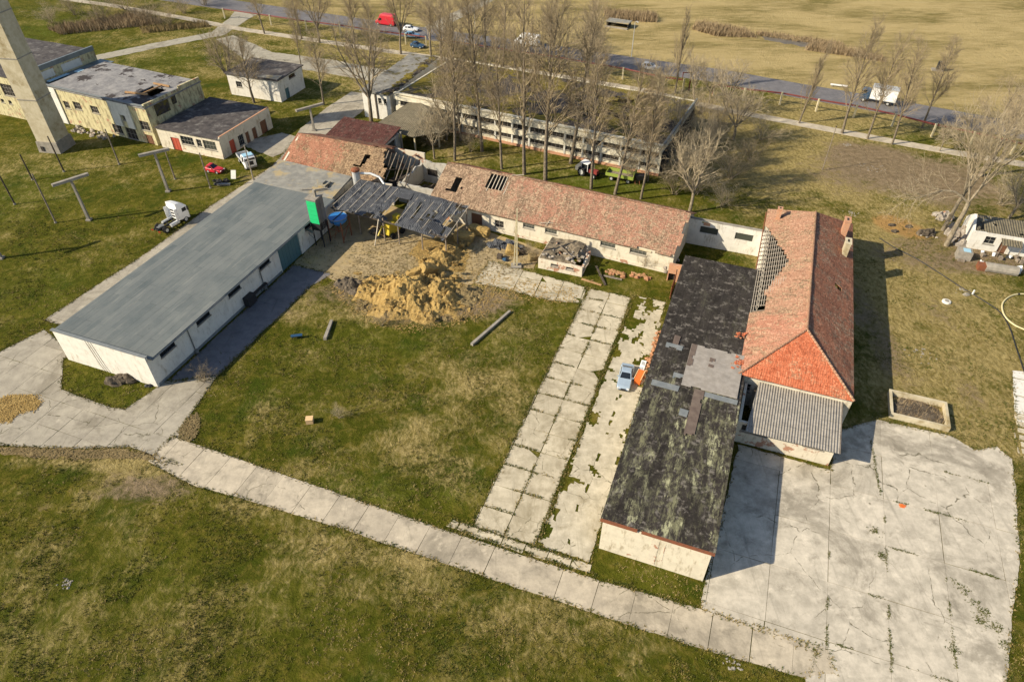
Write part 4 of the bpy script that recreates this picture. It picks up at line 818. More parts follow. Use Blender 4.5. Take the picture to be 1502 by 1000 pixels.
# ---- brown hipped asbestos roof on posts
b = B('brown_hipped_shelter', 'open shelter on posts under a brown mossy hipped asbestos roof', 'shelter', 111.4, -71.2)
w, d = 13.0, 13.6
P_ = [(-.3, .2, 3.4), (9.5, -.8, 3.3), (13.6, 3.0, 3.3), (13.6, 10.8, 3.3), (9.6, 14.4, 3.4), (2.2, 14.6, 3.6)]
c0, c1 = Vector((3.2, 13.0, 5.0)), Vector((8.6, 8.0, 5.3))
roof(b, 'roof', M['corr_old'], P_[0], P_[1], c1, c0, .6, .08, None, .1, 24)
roof(b, 'roof', M['corr_old'], P_[1], P_[2], c1, c1, .6, .08, None, .1, 25)
roof(b, 'roof', M['corr_old'], P_[2], P_[3], c1, c1, .6, .08, None, .1, 26)
roof(b, 'roof', M['corr_old'], P_[3], P_[4], c1, c1, .6, .08, None, .1, 27)
roof(b, 'roof', M['corr_old'], P_[4], P_[5], c0, c1, .6, .08, None, .1, 28)
roof(b, 'roof', M['corr_old'], P_[5], P_[0], c0, c0, .6, .08, None, .1, 29)
for x, y in ((.3, .8), (5, .2), (9.4, -.2), (12.9, 3.3), (12.9, 10.4), (9.3, 13.6), (2.4, 13.6)): part(b, 'post', M['post'], lambda mb: mb.bar((x, y, 0), (x, y, 3.4), .26))

# ---- yellow derelict factory
b = B('yellow_factory', 'derelict flat-roofed factory with stained yellow walls, broken windows and a hole in its roof', 'building', 97.6, -138.6, -4.2)
w, d, h = 27.4, 14.6, 7.6
win = lambda a, c, dx, dz: (a, a + dx, c, c + dz, 'window', dict(nx=3, nz=2, pmat=M['void'], fmat=M['frame']))
rect(b, w, d, h, .35, M['yellow_wall'], {'front': [win(3.2, 3.6, 1.6, 1.5), win(6.2, 3.9, 2.2, 1.6), win(11.2, 4.0, 2.2, 1.5), win(15.8, .6, 2.6, 1.9), (19.3, 22.3, .0, 2.4, 'window', dict(nx=3, nz=2, pmat=M['void'])), win(19.8, 3.9, 1.1, 1.1), win(24.3, 2.8, 2.5, 1.9), (24.6, 26.6, 0, 1.9, 'door', dict(fmat=M['browndoor']))]})
hol = lambda s, t, n: .74 < s < .90 and .30 < t < .62 and not (.80 < s < .812)
roof(b, 'roof', M['greyroof'], (-.2, -.2, h + .1), (w + .1, -.2, h + .1), (w + .1, d + .2, h + .35), (-.2, d + .2, h + .35), .6, .25, hol, .1, 31)
part(b, 'parapet', M['yellow_wall'], lambda mb: (mb.box(w - .4, -.1, h + .02, w + .02, 9.0, h + .75), mb.box(w - .4, 9.003, h + .05, w + .02, d, h + 1.2)))
part(b, 'wall_stain', M['moss'], lambda mb: (mb.box(w + .01, 2.0, h - 2.4, w + .035, 5.6, h - .1), mb.box(w + .01, 6.4, h - 1.6, w + .03, 7.6, h)))
for q in ((17.3, -.25, 2.6, 19.6, -.004, h), (19.6, -.24, 5.1, 21.0, -.004, h), (.1, -.22, -.1, 2.3, -.004, h), (21.0, -.25, 2.6, 22.8, -.004, h)): part(b, 'grey_bay', M['pale_wall'], lambda mb: mb.box(*q))
part(b, 'cornice', M['patch_blue'], lambda mb: mb.box(-.2, -.42, h + .352, w, .1, h + .5))
part(b, 'roof_timber', M['newwood'], lambda mb: (mb.bar((18.5, 3.6, h + .5), (24, 4.2, h + .7), .3), mb.bar((20.2, 9.3, h + .6), (24.4, 9.4, h + .6), .3), mb.bar((22.2, 4.2, h + .45), (22.4, 9.3, h + .5), .25)))
part(b, 'debris', M['rubble'], lambda mb: [mb.lump((R.uniform(5, 16), R.uniform(-2.4, -.4), 0), R.uniform(.3, .8), R.uniform(.2, .6), R.uniform(.2, .6), i, .4, 7) for i in range(26)])
part(b, 'inner_floor', M['void'], lambda mb: mb.box(19.5, 3.8, h - 2.6, 25.5, 9.8, h - 2.4))
b = B('tall_factory_wing', 'taller factory wing with a dark tarred roof and glass-block windows behind the concrete tower', 'building', 96.6, -172.0, -2)
w, d, h = 29.0, 19.0, 9.2
rect(b, w, d, h, .35, M['yellow_wall'], {'front': [(3 + i * 6.4, 8 + i * 6.4, 4.9, 7.4, 'window', dict(nx=6, nz=3, pmat=M['void'])) for i in range(4)] + [(6, 8, .5, 2.2, 'window', dict()), (20, 21, 3, 3.8, 'window', dict(nx=1, nz=1)), (22.3, 23.3, 3, 3.8, 'window', dict(nx=1, nz=1)), (13, 15, 0, 2.5, 'door', dict(fmat=M['browndoor']))]})
roof(b, 'roof', M['tar'], (-.2, -.2, h + .05), (w - .4, -.2, h + .05), (w - .4, d, h + .15), (-.2, d, h + .15), 1.2, .25, None, .1, 33)
part(b, 'parapet', M['sheet'], lambda mb: (mb.box(w - .38, -.2, h - .02, w + .1, d, h + .9), ))
for y in (3, 10): part(b, 'wall_panel', M['pale_wall'], lambda mb: mb.box(w + .004, y, h - 1.9, w + .06, y + 5, h - .4))
b = B('factory_link', 'low link roof with bluish sheets wedged between the two factory blocks', 'building', 97.5, -142.8, -3)
rect(b, 4.0, 17.5, 6.6, .3, M['pale_wall'], {})
roof(b, 'roof', M['sheet'], (-.1, -.2, 6.75), (4.0, -.2, 6.75), (4.0, 17.6, 7.2), (-.1, 17.6, 7.2), .9, .15, None, .1, 34)
part(b, 'roof_sheet', M['skyblue'], lambda mb: (mb.box(.6, 3, 7.15, 1.6, 8, 7.22), mb.box(1.9, 9, 7.3, 3.2, 10.5, 7.5)))
b = B('white_workshop', 'low white workshop with a tarred roof, red door and shuttered windows against the yellow factory', 'building', 95.4, -110.0, -.5)
w, d, h = 15.0, 15.6, 4.1
rect(b, w, d, h, .3, M['cream_wall'], {'front': [(2.9, 5.0, 0, 2.6, 'door', dict(fmat=M['reddoor'])), (5.5, 8.6, 1.6, 3.3, 'window', dict(nx=4, nz=2)), (9.3, 10.5, 1.7, 3.2, 'window', dict(nx=2, nz=2)), (10.9, 13.9, 1.5, 3.3, 'window', dict(nx=4, nz=2, pmat=M['dusty']))],
     'right': [(2.4, 3.9, 0, 2.6, 'door', dict(fmat=M['reddoor'])), (5.0, 6.6, .4, 2.5, 'window', dict(nx=3, nz=2)), (7.2, 8.3, 0, 2.3, 'door', dict(fmat=M['browndoor'])), (9.3, 10.6, 0, 2.3, 'door', dict(fmat=M['browndoor'])), (12.0, 14.0, 0, 2.6, 'door', dict(fmat=M['browndoor']))]}, hs={'right': 4.3})
roof(b, 'roof', M['tar'], (-.1, -.3, h + .1), (w - .25, -.3, h + .05), (w - .25, d + .3, h + .15), (-.1, d + .3, h + .2), .8, .18, None, .1, 35)
part(b, 'coping', M['brick'], lambda mb: mb.box(w - .3, .3, 4.303, w + .05, d, 4.38))
part(b, 'plinth', M['old_wall'], lambda mb: mb.box(5.3, -.09, -.1, w, -.004, .7))
b = B('white_outhouse', 'square white outhouse with a flaking tarred flat roof standing alone on the grass', 'building', 122.9, -114.6)
w, d, h = 13.5, 9.4, 4.9
rect(b, w, d, h, .3, M['white_wall'], {'right': [(2, 3.4, 0, 2.3, 'door', dict(fmat=M['teal'])), (4.2, 6.6, 3.7, 4.5, 'window', dict(nx=2, nz=1, fmat=M['rust']))], 'front': [(2, 3.6, 2, 3.3, 'window', dict())]})
roof(b, 'roof', M['tar'], (-.4, -.4, h + .08), (w + .4, -.4, h + .08), (w + .4, d + .4, h + .3), (-.4, d + .4, h + .3), .8, .2, None, .12, 36)
part(b, 'bleached_felt', M['annexroof'], lambda mb: roof(b, 'felt', M['annexroof'], (8, .0, h + .16), (w + .1, 0, h + .16), (w - .1, 2.4, h + .22), (9.4, 1.4, h + .2), .5, .05, None, .03, 3)) if False else roof(b, 'bleached_felt', M['annexroof'], (8, .0, h + .19), (w + .1, 0, h + .19), (w - .1, 2.4, h + .26), (9.4, 1.4, h + .24), .5, .05, None, .03, 3)
for i, (u_, v_) in enumerate(((112.5, -108.3),)):
    o = E('roof_debris', 'bluish scrap sheets heaped behind the white workshop by a bare tree', 'scrap', S(u_, v_), -A)
    part(o, 'sheet', M['skyblue'], lambda mb: [mb.boxm(Matrix.Translation((k * .9, R.uniform(-.6, .6), 1.2 + R.uniform(0, .6))) @ Matrix.Rotation(R.uniform(-.5, .5), 4, 'X') @ Matrix.Rotation(R.uniform(-.6, .6), 4, 'Z'), 1.3, 1.0, .06) for k in range(6)])
    part(o, 'rubble', M['rubble'], lambda mb: [mb.lump((k * .8, R.uniform(-.5, .5), 0), .8, .8, 1.2, k, .4, 7) for k in range(6)])

# ---- the concrete tower, out of the top of the frame
fc, lc, rc = G(89, 226), G(66, 209), G(110, 208)
o = E('concrete_tower', 'tall tapering square concrete tower with banded lifts rising past the left edge', 'tower', ((lc + rc) / 2))
dv_ = Vector((fc.x, fc.y, 0)).normalized(); th = math.radians(-9.0); o.rotation_euler = (0, 0, th); o.location = fc + dv_ * 3.2 - Vector((0, 0, fc.z))
def f(mb, z0, z1, w0, w1, t=0): mb.boxm(Matrix.Translation((0, 0, (z0 + z1) / 2)), w0, w0, z1 - z0, 0, w1 / w0)
part(o, 'plinth', M['concrete'], lambda mb: f(mb, -.1, 2.2, 4.7, 4.4))
lifts = [(2.2, 10.5), (10.5, 18), (18, 25.5), (25.5, 33), (33, 40)]
for i, (z0, z1) in enumerate(lifts):
    w0, w1 = 4.05 - z0 * .012, 4.05 - z1 * .012
    part(o, 'shaft', M['concrete_w'], lambda mb: f(mb, z0, z1 - .18, w0, w1)); part(o, 'band', M['concrete'], lambda mb: f(mb, z1 - .18, z1, w1 + .12, w1 + .12))
part(o, 'hatch', M['void'], lambda mb: mb.box(-1.5, -2.42, .4, -.9, -2.30, 1.3))

# ---- cottage at the right edge
b = B('white_cottage', 'half-ruined whitewashed cottage with a broken gable and junk along its front at the right edge', 'building', 111.2, 35.4, 1)
w, d, h = 17, 5.5, 3.0
rect(b, w, d, h, .4, M['white_wall'], {'front': [(2.1, 3.6, 1.2, 2.5, 'window', dict(nx=2, nz=2)), (4.4, 5.6, 0, 2.0, 'door', dict(fmat=M['browndoor'])), (8.4, 9.8, 1.0, 2.4, 'window', dict(nx=2, nz=2)), (12, 13, 0, 2.1, 'door', dict(fmat=M['browndoor']))]},
     tops={'left': lambda x: h + 1.6 * max(0, 1 - abs(x - 2.4) / 2.4), 'back': jag(2.6, .3, 4)}, hs={'left': 4.6})
roof(b, 'roof', M['corr_old'], (.5, .3, h + .03), (w, .3, h + .03), (w, d - .6, h + .5), (.8, d - .6, h + .5), .6, .1, lambda s, t, n: n > .28 and t > .2, .2, 38)
roof(b, 'awning', M['corr_old'], (4.2, -1.5, 2.2), (7.0, -1.4, 2.2), (7.0, -.02, 2.6), (4.2, -.02, 2.6), .5, .06, None, .08, 39)
for x in (4.3, 6.9): part(b, 'awning_post', M['wood'], lambda mb: mb.bar((x, -1.35, 0), (x, -1.35, 2.2), .08))
part(b, 'fallen_gable', M['rubble'], lambda mb: [mb.lump((-.6 + R.uniform(-1.4, .6), R.uniform(0, 5.5), 0), R.uniform(.5, 1.0), R.uniform(.4, .9), R.uniform(.6, 1.6), i, .45, 8) for i in range(16)])
# ---- collapsing canopy in the yard
b = B('sheeted_canopy', 'sagging open canopy roofed in dark sheeting with a gap in the middle and torn sheets', 'canopy', 80.6, -61.6, -2.5)
w, d = 21.4, 8.3
hl = lambda s, t, n: s > .93 + .06 * n and t < .55
roof(b, 'roof', M['slate'], (0, .2, 4.0), (9.7, .1, 4.0), (9.4, d, 5.3), (.9, d, 5.3), .4, .06, lambda s, t, n: s > .95 + n * .12 or (t < .08 and n > .25), .4, 41)
roof(b, 'roof', M['slate'], (12.1, -.1, 3.8), (20.9, -.6, 3.4), (21.2, d - .5, 5.0), (11.2, d, 5.3), .5, .06, lambda s, t, n: (.55 < s < .6 and .35 < t < .62) or (.22 < s < .27 and .4 < t < .75) or (s > .82 and t > .34 and n > -.15) or n > .5, .35, 42)
roof(b, 'roof', M['slate'], (9.2, 5.9, 5.0), (11.6, 5.9, 5.0), (11.4, d, 5.3), (9.2, d, 5.3), .5, .06, None, .1, 43)
for i in range(15):
    s = i / 14; x0, x1 = (w - .4) * s + .1, .9 + (w - 1) * s
    if .45 < s < .55: continue
    part(b, 'batten', M['batten'], lambda mb: mb.bar((x0, .05, 4.10 - .45 * s), (x1, d - .2, 5.36 - .25 * s), .07, .05))
part(b, 'beam', M['darkwood'], lambda mb: (mb.bar((.2, .5, 3.85), (w - .4, .2, 3.4), .2), mb.bar((.8, d - .4, 5.05), (w - .2, d - .6, 4.9), .2)))
for x, y, z in ((.4, .5, 4.1), (5, .5, 4.1), (9.6, .4, 4.1), (12.3, .4, 4.0), (16.5, .4, 3.95), (20.8, .2, 3.9), (20.9, 4, 4.2), (20.9, 7.4, 4.7), (1, 7.6, 4.9), (10, 7.6, 4.9)):
    part(b, 'post', M['wood'], lambda mb: mb.bar((x, y, 0), (x + .05, y + .1, z), .17))
for q in (((8.9, -1.6, 0), (9.3, -.1, 4.2), .13), ((1.9, .2, 3.4), (3.4, .4, 4.2), .1)): part(b, 'leaning_strut', M['batten'], lambda mb: mb.bar(*q))
part(b, 'torn_sheet', M['slate'], lambda mb: (mb.boxm(Matrix.Translation((18.8, 1.0, 4.35)) @ Matrix.Rotation(.5, 4, 'Y') @ Matrix.Rotation(.2, 4, 'X'), 2.2, 1.6, .04), mb.boxm(Matrix.Translation((17.2, 2.4, 4.75)) @ Matrix.Rotation(-.35, 4, 'X'), 1.6, 1.0, .04), mb.boxm(Matrix.Translation((9.3, .8, 3.9)) @ Matrix.Rotation(.6, 4, 'Y'), 1.4, 1.5, .04)))
# ---------------------------------------------------------------- trees
def seg_mesh(name, segs, mat, n):
    """segs: rows of p0 (3), p1 (3), r0, r1 -> one mesh of tapered prisms"""
    a = np.array(segs, dtype=np.float64); p0, p1, r0, r1 = a[:, 0:3], a[:, 3:6], a[:, 6], a[:, 7]
    d = p1 - p0; d /= np.linalg.norm(d, axis=1)[:, None] + 1e-9
    ref = np.where(np.abs(d[:, 2:3]) < .9, np.array([[0, 0, 1.]]), np.array([[1., 0, 0]]))
    x = np.cross(ref, d); x /= np.linalg.norm(x, axis=1)[:, None]; y = np.cross(d, x); K = len(a)
    V = np.zeros((K, 2, n, 3))
    for j in range(n):
        o = x * math.cos(2 * PI * j / n) + y * math.sin(2 * PI * j / n)
        V[:, 0, j] = p0 + o * r0[:, None]; V[:, 1, j] = p1 + o * r1[:, None]
    base = (np.arange(K) * 2 * n)[:, None]; fs = []
    for j in range(n):
        k = (j + 1) % n; fs.append(np.concatenate([base + j, base + k, base + n + k, base + n + j], 1))
    fs = np.stack(fs, 1).reshape(-1, 4)
    me = bpy.data.meshes.new(name); me.vertices.add(K * 2 * n); me.vertices.foreach_set('co', V.ravel())
    me.loops.add(fs.size); me.loops.foreach_set('vertex_index', fs.ravel().astype(np.int32))
    me.polygons.add(len(fs)); me.polygons.foreach_set('loop_start', np.arange(len(fs), dtype=np.int32) * 4)
    me.update(calc_edges=True); me.materials.append(mat)
    return me
def gen_tree(seed, style):
    """bare winter tree about 10 m tall (poplar 20 m): trunk segments, crown segments"""
    r = random.Random(seed); T, K = [], []
    def rv(s): return Vector((r.gauss(0, s), r.gauss(0, s), r.gauss(0, s)))
    def limb(out, p, d, L, r0, r1, n, wob, up):
        pts = [(p.copy(), d.copy(), r0)]
        for i in range(n):
            d = (d + rv(wob) + Vector((0, 0, up))).normalized(); q = p + d * (L / n); a = r0 + (r1 - r0) * i / n; b = r0 + (r1 - r0) * (i + 1) / n
            out.append((*p, *q, a, b)); p = q; pts.append((p.copy(), d.copy(), b))
        return pts
    def side(d, ang):
        u = d.cross(Vector((r.gauss(0, 1), r.gauss(0, 1), r.gauss(0, 1)))).normalized()
        return (d * math.cos(ang) + u * math.sin(ang)).normalized()
    def sprout(pts, lo, cnt, Lf, lvl, ang, up, rad):
        for i in range(cnt):
            t = lo + (1 - lo) * ((i + r.random()) / cnt); k = min(len(pts) - 1, int(t * (len(pts) - 1) + .5)); p, d, rr = pts[k]
            if k < len(pts) - 1: p = p.lerp(pts[k + 1][0], r.random())
            L = Lf(t) * r.uniform(.7, 1.2); q0 = min(rr * .7, rad); yield limb(K, p, side(d, r.uniform(*ang)), L, q0, max(.008, q0 * .45), 3 if lvl < 3 else 2, .12 if lvl < 3 else .16, up), L
    Z = Vector((0, 0, 1))
    if style == 'poplar':
        tr = limb(T, Vector((0, 0, -.2)), Z, 20, .30, .03, 14, .025, .04)
        for b1, L in sprout(tr, .22, 50, lambda t: 1.2 + 4.2 * (1 - t) ** .8 + .4, 1, (.5, .85), .12, .08):
            for b2, L2 in sprout(b1, .2, 7, lambda t: L * .45, 2, (.4, .85), .08, .036):
                for b3, L3 in sprout(b2, .15, 6, lambda t: max(.6, L2 * .7), 3, (.3, .9), .06, .031): pass
    elif style == 'fastigiate':
        tr = limb(T, Vector((0, 0, -.2)), Z, 18, .30, .04, 12, .03, .05)
        for b1, L in sprout(tr, .08, 46, lambda t: 5.2 * (1 - t) + 1.2, 1, (.25, .5), .16, .08):
            for b2, L2 in sprout(b1, .15, 8, lambda t: L * .4, 2, (.25, .5), .12, .03):
                for b3, L3 in sprout(b2, .1, 4, lambda t: max(.5, L2 * .6), 3, (.2, .5), .1, .026): pass
    elif style in ('spread', 'twisted'):
        tw = style == 'twisted'
        tr = limb(T, Vector((0, 0, -.2)), Z, 3.0 if not tw else 4.2, .30, .22, 5, .06, .05)
        p, d, rr = tr[-1]; n0 = 6 if not tw else 5
        for i in range(n0):
            a = 2 * PI * (i + r.uniform(-.3, .3)) / n0; t = r.uniform(.35, .8) if not tw else r.uniform(.25, .8)
            b0 = limb(T, p, Vector((math.cos(a) * math.sin(t), math.sin(a) * math.sin(t), math.cos(t))), r.uniform(5.5, 7.5), .15 if not tw else .11, .04 if not tw else .022, 7, .10 if not tw else .18, .07)
            for b1, L in sprout(b0, .15, 11 if not tw else 15, lambda t: 3.2 - 1.4 * t, 1, (.45, .95), .08, .06 if not tw else .034):
                for b2, L2 in sprout(b1, .15, 6, lambda t: L * .5, 2, (.4, .9), .05, .03 if not tw else .017):
                    for b3, L3 in sprout(b2, .1, 4 if not tw else 5, lambda t: max(.4, L2 * .55), 3, (.3, .9), .04, .020 if not tw else .011): pass
    else:   # many-stemmed bush
        for i in range(14):
            a = r.uniform(0, 2 * PI); t = r.uniform(.1, .75)
            b0 = limb(T if i < 4 else K, Vector((r.uniform(-.6, .6), r.uniform(-.6, .6), -.1)), Vector((math.cos(a) * math.sin(t), math.sin(a) * math.sin(t), math.cos(t))), r.uniform(6, 10.5), .07, .02, 6, .1, .04)
            for b1, L in sprout(b0, .1, 9, lambda t: 2.8 - t, 1, (.4, 1.0), .05, .03):
                for b2, L2 in sprout(b1, .1, 6, lambda t: L * .5, 2, (.4, 1.0), .03, .018):
                    for b3, L3 in sprout(b2, .1, 2, lambda t: max(.4, L2 * .55), 3, (.3, .9), .03, .017): pass
    return T, K
TREES = {}
def tree_kind(style, k, pale=False):
    key = (style, k, pale)
    if key not in TREES:
        T, K = gen_tree(100 + 17 * k + len(style) * 7, style)
        TREES[key] = (seg_mesh('trunk', T, M['palebark' if pale else 'bark'], 7), seg_mesh('crown', K, M['paletwig' if pale else 'twig'], 3))
    return TREES[key]
NOM = {'poplar': 20.0, 'fastigiate': 19.0, 'spread': 10.5, 'twisted': 11.0, 'bush': 9.5}
def tree(name, label, base, h, style, k, pale=False, lean=(0, 0), wide=1.0, cat='tree', group=None):
    loc = G(*base); s = h / NOM[style]
    o = E(name, label, cat, loc, R.uniform(0, 6.28), group); o.scale = (s * wide, s * wide, s)
    o.rotation_euler = (lean[0], lean[1], o.rotation_euler[2])
    for nm, me in zip(('trunk', 'crown'), tree_kind(style, k, pale)):
        q = bpy.data.objects.new(nm, me); C.objects.link(q); q.parent = o
    return o
grp = 'tall poplars before the mossy-roofed block'
ORD = ['first', 'second', 'third', 'fourth', 'fifth', 'sixth', 'seventh', 'eighth', 'ninth', 'tenth', 'eleventh']
for i, (bs, h, k, pale) in enumerate((((667, 236), 24, 0, 0), ((676, 206), 24, 1, 0), ((707, 222), 25, 2, 0), ((736, 248), 21, 3, 0), ((769, 256), 27, 0, 0), ((800, 264), 27, 1, 0), ((837, 240), 26, 2, 0), ((867, 277), 24, 3, 0), ((902, 285), 21, 1, 0), ((940, 292), 19, 2, 0), ((950, 266), 15, 3, 0))):
    tree('poplar_tree', 'bare poplar, %s from the left in the row before the mossy-roofed block' % ORD[i], bs, h * R.uniform(.98, 1.2), 'poplar', (i * 5) % 7, False, (R.uniform(-.06, .06), R.uniform(-.06, .06)), R.uniform(.7, 1.0), 'tree', grp)
for lab, bs, h, st, k, pale, wide in (
    ('big spreading bare tree beside the narrow grey-roofed building', (545, 180), 20, 'spread', 0, False, .8),
    ('slender bare tree on the grass between the white outhouse and the lane', (475, 154), 15, 'poplar', 2, False, 1.1),
    ('bare tree behind the white workshop, its twin trunk nearest the outhouse', (373, 151), 14, 'poplar', 0, False, 1.5),
    ('bare forked tree standing behind the white workshop and scrap sheets', (340, 136), 14, 'spread', 1, False, .75),
    ('dark thin bare trunk just beyond the white outhouse corner', (443, 104), 15, 'poplar', 1, False, .7),
    ('dark bare tree by the footpath, far left beyond the outhouse', (388, 50), 15, 'poplar', 3, False, 1.1),
    ('dark bare tree on the footpath verge, behind the outhouse trunk', (443, 58), 15, 'poplar', 2, False, 1.1),
    ('bare tree on the footpath right of the outhouse, short thick trunk', (469, 63), 14, 'spread', 2, False, .8),
    ('thin bare tree by the back track, left of the grey-roofed building', (547, 100), 15, 'poplar', 0, False, 1.1),
    ('big dark bare tree by the road beside the parked blue car', (588, 80), 19, 'spread', 3, False, .55),
    ('very tall dark bare tree beyond the mossy roof near the grey-roofed building', (690, 86), 23, 'poplar', 1, False, .8),
    ('leaning dark bare tree rising behind the mossy roof left of the white van', (820, 106), 14, 'twisted', 0, False, .8),
    ('pale bare tree beside the brown hipped shelter with a whitewashed trunk', (637, 233), 10, 'spread', 1, True, .8),
    ('tangled bare tree just right of the brown hipped shelter', (655, 205), 13, 'spread', 2, True, .8),
    ('narrow dense bare poplar rising behind the far right corner of the mossy roof', (990, 136), 18, 'fastigiate', 0, False, .8),
    ('pale bare tree at the far right corner of the mossy roof beside the footpath', (1018, 148), 10, 'spread', 3, True, .9),
    ('pale loose bare tree on the footpath left of the dense column poplar', (1062, 166), 11, 'spread', 0, True, 1.0),
    ('small pale bare tree at the corner of the mossy-roofed block by the pipe arch', (1040, 152), 8, 'spread', 2, True, .8),
    ('dense column-shaped bare poplar on the footpath, left of the lorry', (1172, 181), 16.5, 'fastigiate', 1, False, .75),
    ('tall bare poplar on the footpath just left of the lorry', (1235, 196), 21, 'poplar', 0, False, .9),
    ('tall bare poplar on the footpath in front of the lorry', (1272, 204), 19, 'poplar', 1, False, .8),
    ('tall bare poplar on the footpath just right of the lorry', (1308, 212), 19, 'poplar', 3, False, .8),
    ('leaning bare poplar on the verge far right of the lorry', (1352, 188), 17, 'poplar', 2, False, .9),
    ('short bare sapling on the footpath far right of the lorry', (1378, 222), 6, 'spread', 1, True, .8),
    ('bare tree at the right edge by the road, pale and wide', (1470, 235), 13, 'spread', 3, True, 1.0),
    ('twisted bare tree with thick dark limbs on the dirt yard at far right', (1437, 258), 17, 'twisted', 1, False, 1.0),
    ('tall pale twin tree by the broken cottage gable, nearest the viewer', (1388, 360), 21, 'twisted', 2, True, .75),
    ('tall pale twin tree by the broken cottage gable, further back', (1383, 338), 19, 'twisted', 3, True, .7),
    ('pale bare tree behind the cottage roof at the right edge', (1480, 320), 9, 'spread', 2, True, 1.0),
    ('tall hazy poplar beyond the mossy roof, between the lamp post and the very tall tree', (712, 92), 22, 'poplar', 4, False, 1.1),
    ('tall hazy poplar beyond the mossy roof, just left of the white panel van', (738, 100), 21, 'poplar', 5, False, .9), ('tall hazy poplar beyond the mossy roof, just right of the white panel van', (806, 108), 20, 'poplar', 6, False, .8),
    ('tall hazy poplar beyond the mossy roof, left of the small white car', (862, 116), 19, 'poplar', 4, False, .8), ('hazy poplar right of the grey-roofed building, behind the brown hipped shelter', (648, 96), 19, 'poplar', 5, False, 1.2), ('hazy poplar at the road junction, just right of the teal car', (632, 82), 17, 'poplar', 6, True, 1.2), ('hazy poplar on the verge left of the big dark tree', (520, 66), 16, 'poplar', 4, False, 1.2),
    ('slim bare tree with a forked top behind the roofless white bay', (1011, 312), 14, 'spread', 0, True, .8),
    ('pale spreading bare tree hugging the shaded end of the mossy-roofed block', (985, 222), 12, 'spread', 1, True, .9),
    ('pale spreading bare tree on dry grass below the footpath bend', (1075, 205), 11, 'spread', 3, True, 1.0),
    ('pale bare tree behind the mossy roof, nearest its far right corner', (972, 140), 8, 'spread', 2, True, .9),
    ('pale bare tree behind the mossy roof, above its middle', (860, 112), 13, 'spread', 1, True, .9),
    ('pale bare tree behind the mossy roof, just right of the very tall tree', (755, 100), 7, 'spread', 0, True, .9)):
    tree('poplar_tree' if st in ('poplar', 'fastigiate') else 'bare_tree', lab, bs, h, st, k, pale, (R.uniform(-.04, .04), R.uniform(-.04, .04)), wide)
for lab, bs, h, k, w_ in (
    ('pale tangled bush at the shaded end wall of the mossy-roofed block', (1000, 258), 8, 0, 1.0), ('pale tangled bush right of the tractor and green trailer', (1030, 240), 8, 1, 1.1),
    ('grey-brown bush behind the roofless white bay', (1070, 262), 6, 2, 1.2), ('sprawling bush under the footpath right of the mossy-roofed block', (1050, 205), 8, 1, 1.1),
    ('low bush on the dry grass left of the dirt yard', (1100, 235), 4.5, 0, 1.3), ('brown bush under the brown hipped shelter', (640, 212), 6, 2, 1.2),
    ('tangled bush beside the mossy-roofed block behind the tractor', (925, 262), 6, 0, 1.0), ('thin bush by the pale bare tree near the shelter', (690, 222), 5, 1, 1.0),
    ('pale bush behind the cottage near the right edge', (1465, 300), 6, 2, 1.3), ('small bare bush between the byre windows and rubble', (945, 392), 2.4, 1, 1.2),
    ('spindly dry bush at the corner of the white store by the alley', (300, 560), 2.4, 0, 1.2), ('spindly dry bush by the straw heap on the lawn', (560, 478), 2.2, 2, 1.2), ('dry bush against the byre wall beside the ruined hut', (775, 372), 2.2, 0, 1.2),
    ('tiny bare bush on the lawn right of the pale block', (497, 612), 2.0, 1, 1.0), ('tall brown scrub bush on the reed bank, nearest the tower', (75, 34), 5, 0, 1.8), ('brown scrub bush on the reed bank, middle one', (185, 14), 7, 2, 1.7), ('brown scrub bush on the reed bank, right end by the path', (250, 38), 5, 1, 1.6), ('brown scrub bush beyond the main footpath left of the road corner', (300, 8), 6, 0, 1.7),
    ('pale bush in the shade right of the block end, low one', (1020, 285), 5, 2, 1.4), ('tangled bush in front of the footpath above the dry grass', (1085, 178), 6, 0, 1.2), ('tangled bush at the foot of the pipe arch', (1025, 165), 6, 2, 1.2), ('dark thicket in the shade under the end wall of the mossy-roofed block, upper one', (1012, 190), 7, 1, 1.2), ('dark thicket in the shade under the end wall of the mossy-roofed block, lower one', (990, 285), 6, 0, 1.2), ('thicket on dry grass between the slim forked tree and the hipped house', (1060, 300), 4, 1, 1.5), ('thicket on dry grass right of the pale spreading trees', (1115, 205), 5, 2, 1.4), ('thicket between the two pale spreading trees below the footpath', (1035, 218), 8, 0, 1.2), ('dark scrub bush at the far top left corner', (110, 22), 6, 1, 1.6), ('dark scrub bush by the far footpath top left', (215, 32), 6, 0, 1.6), ('dark scrub bush between the reeds and the far houses', (150, 30), 6, 2, 1.6), ('low scrub bush beyond the side track top left', (270, 20), 5, 1, 1.5)):
    tree('bare_bush', lab, bs, h, 'bush', k, lab[0] in 'pt', (0, 0), w_, 'bush')

# ---------------------------------------------------------------- poles
def tpole(base, top, c0, c1, label):
    h = top
    b = G(*base); o = E('concrete_t_pole', label, 'pole', b, 0, 'concrete T-shaped poles'); inv = lambda p: Vector(p) - b
    part(o, 'post', M['concrete'], lambda mb: mb.bar((0, 0, -.1), (0, 0, h - .3), .42, .42, taper=.75)); a, c = inv(G(*c0, h)), inv(G(*c1, h)); d = (c - a); d.z = 0; L = 3.6 if d.length > 3.0 else 2.6; m = (a + c) / 2; e = d.normalized()
    m = Vector((0, 0, h)); part(o, 'crossbeam', M['concrete'], lambda mb: mb.bar(m - e * d.length / 2, m + e * d.length / 2, .55, .42))
    part(o, 'footing', M['concrete'], lambda mb: mb.boxm(Matrix.Translation((0, 0, .1)), .8, .8, .35))
tpole((131, 323), 7.5, (76, 272), (129, 255), 'concrete T-pole on the left grass, left of the white truck')
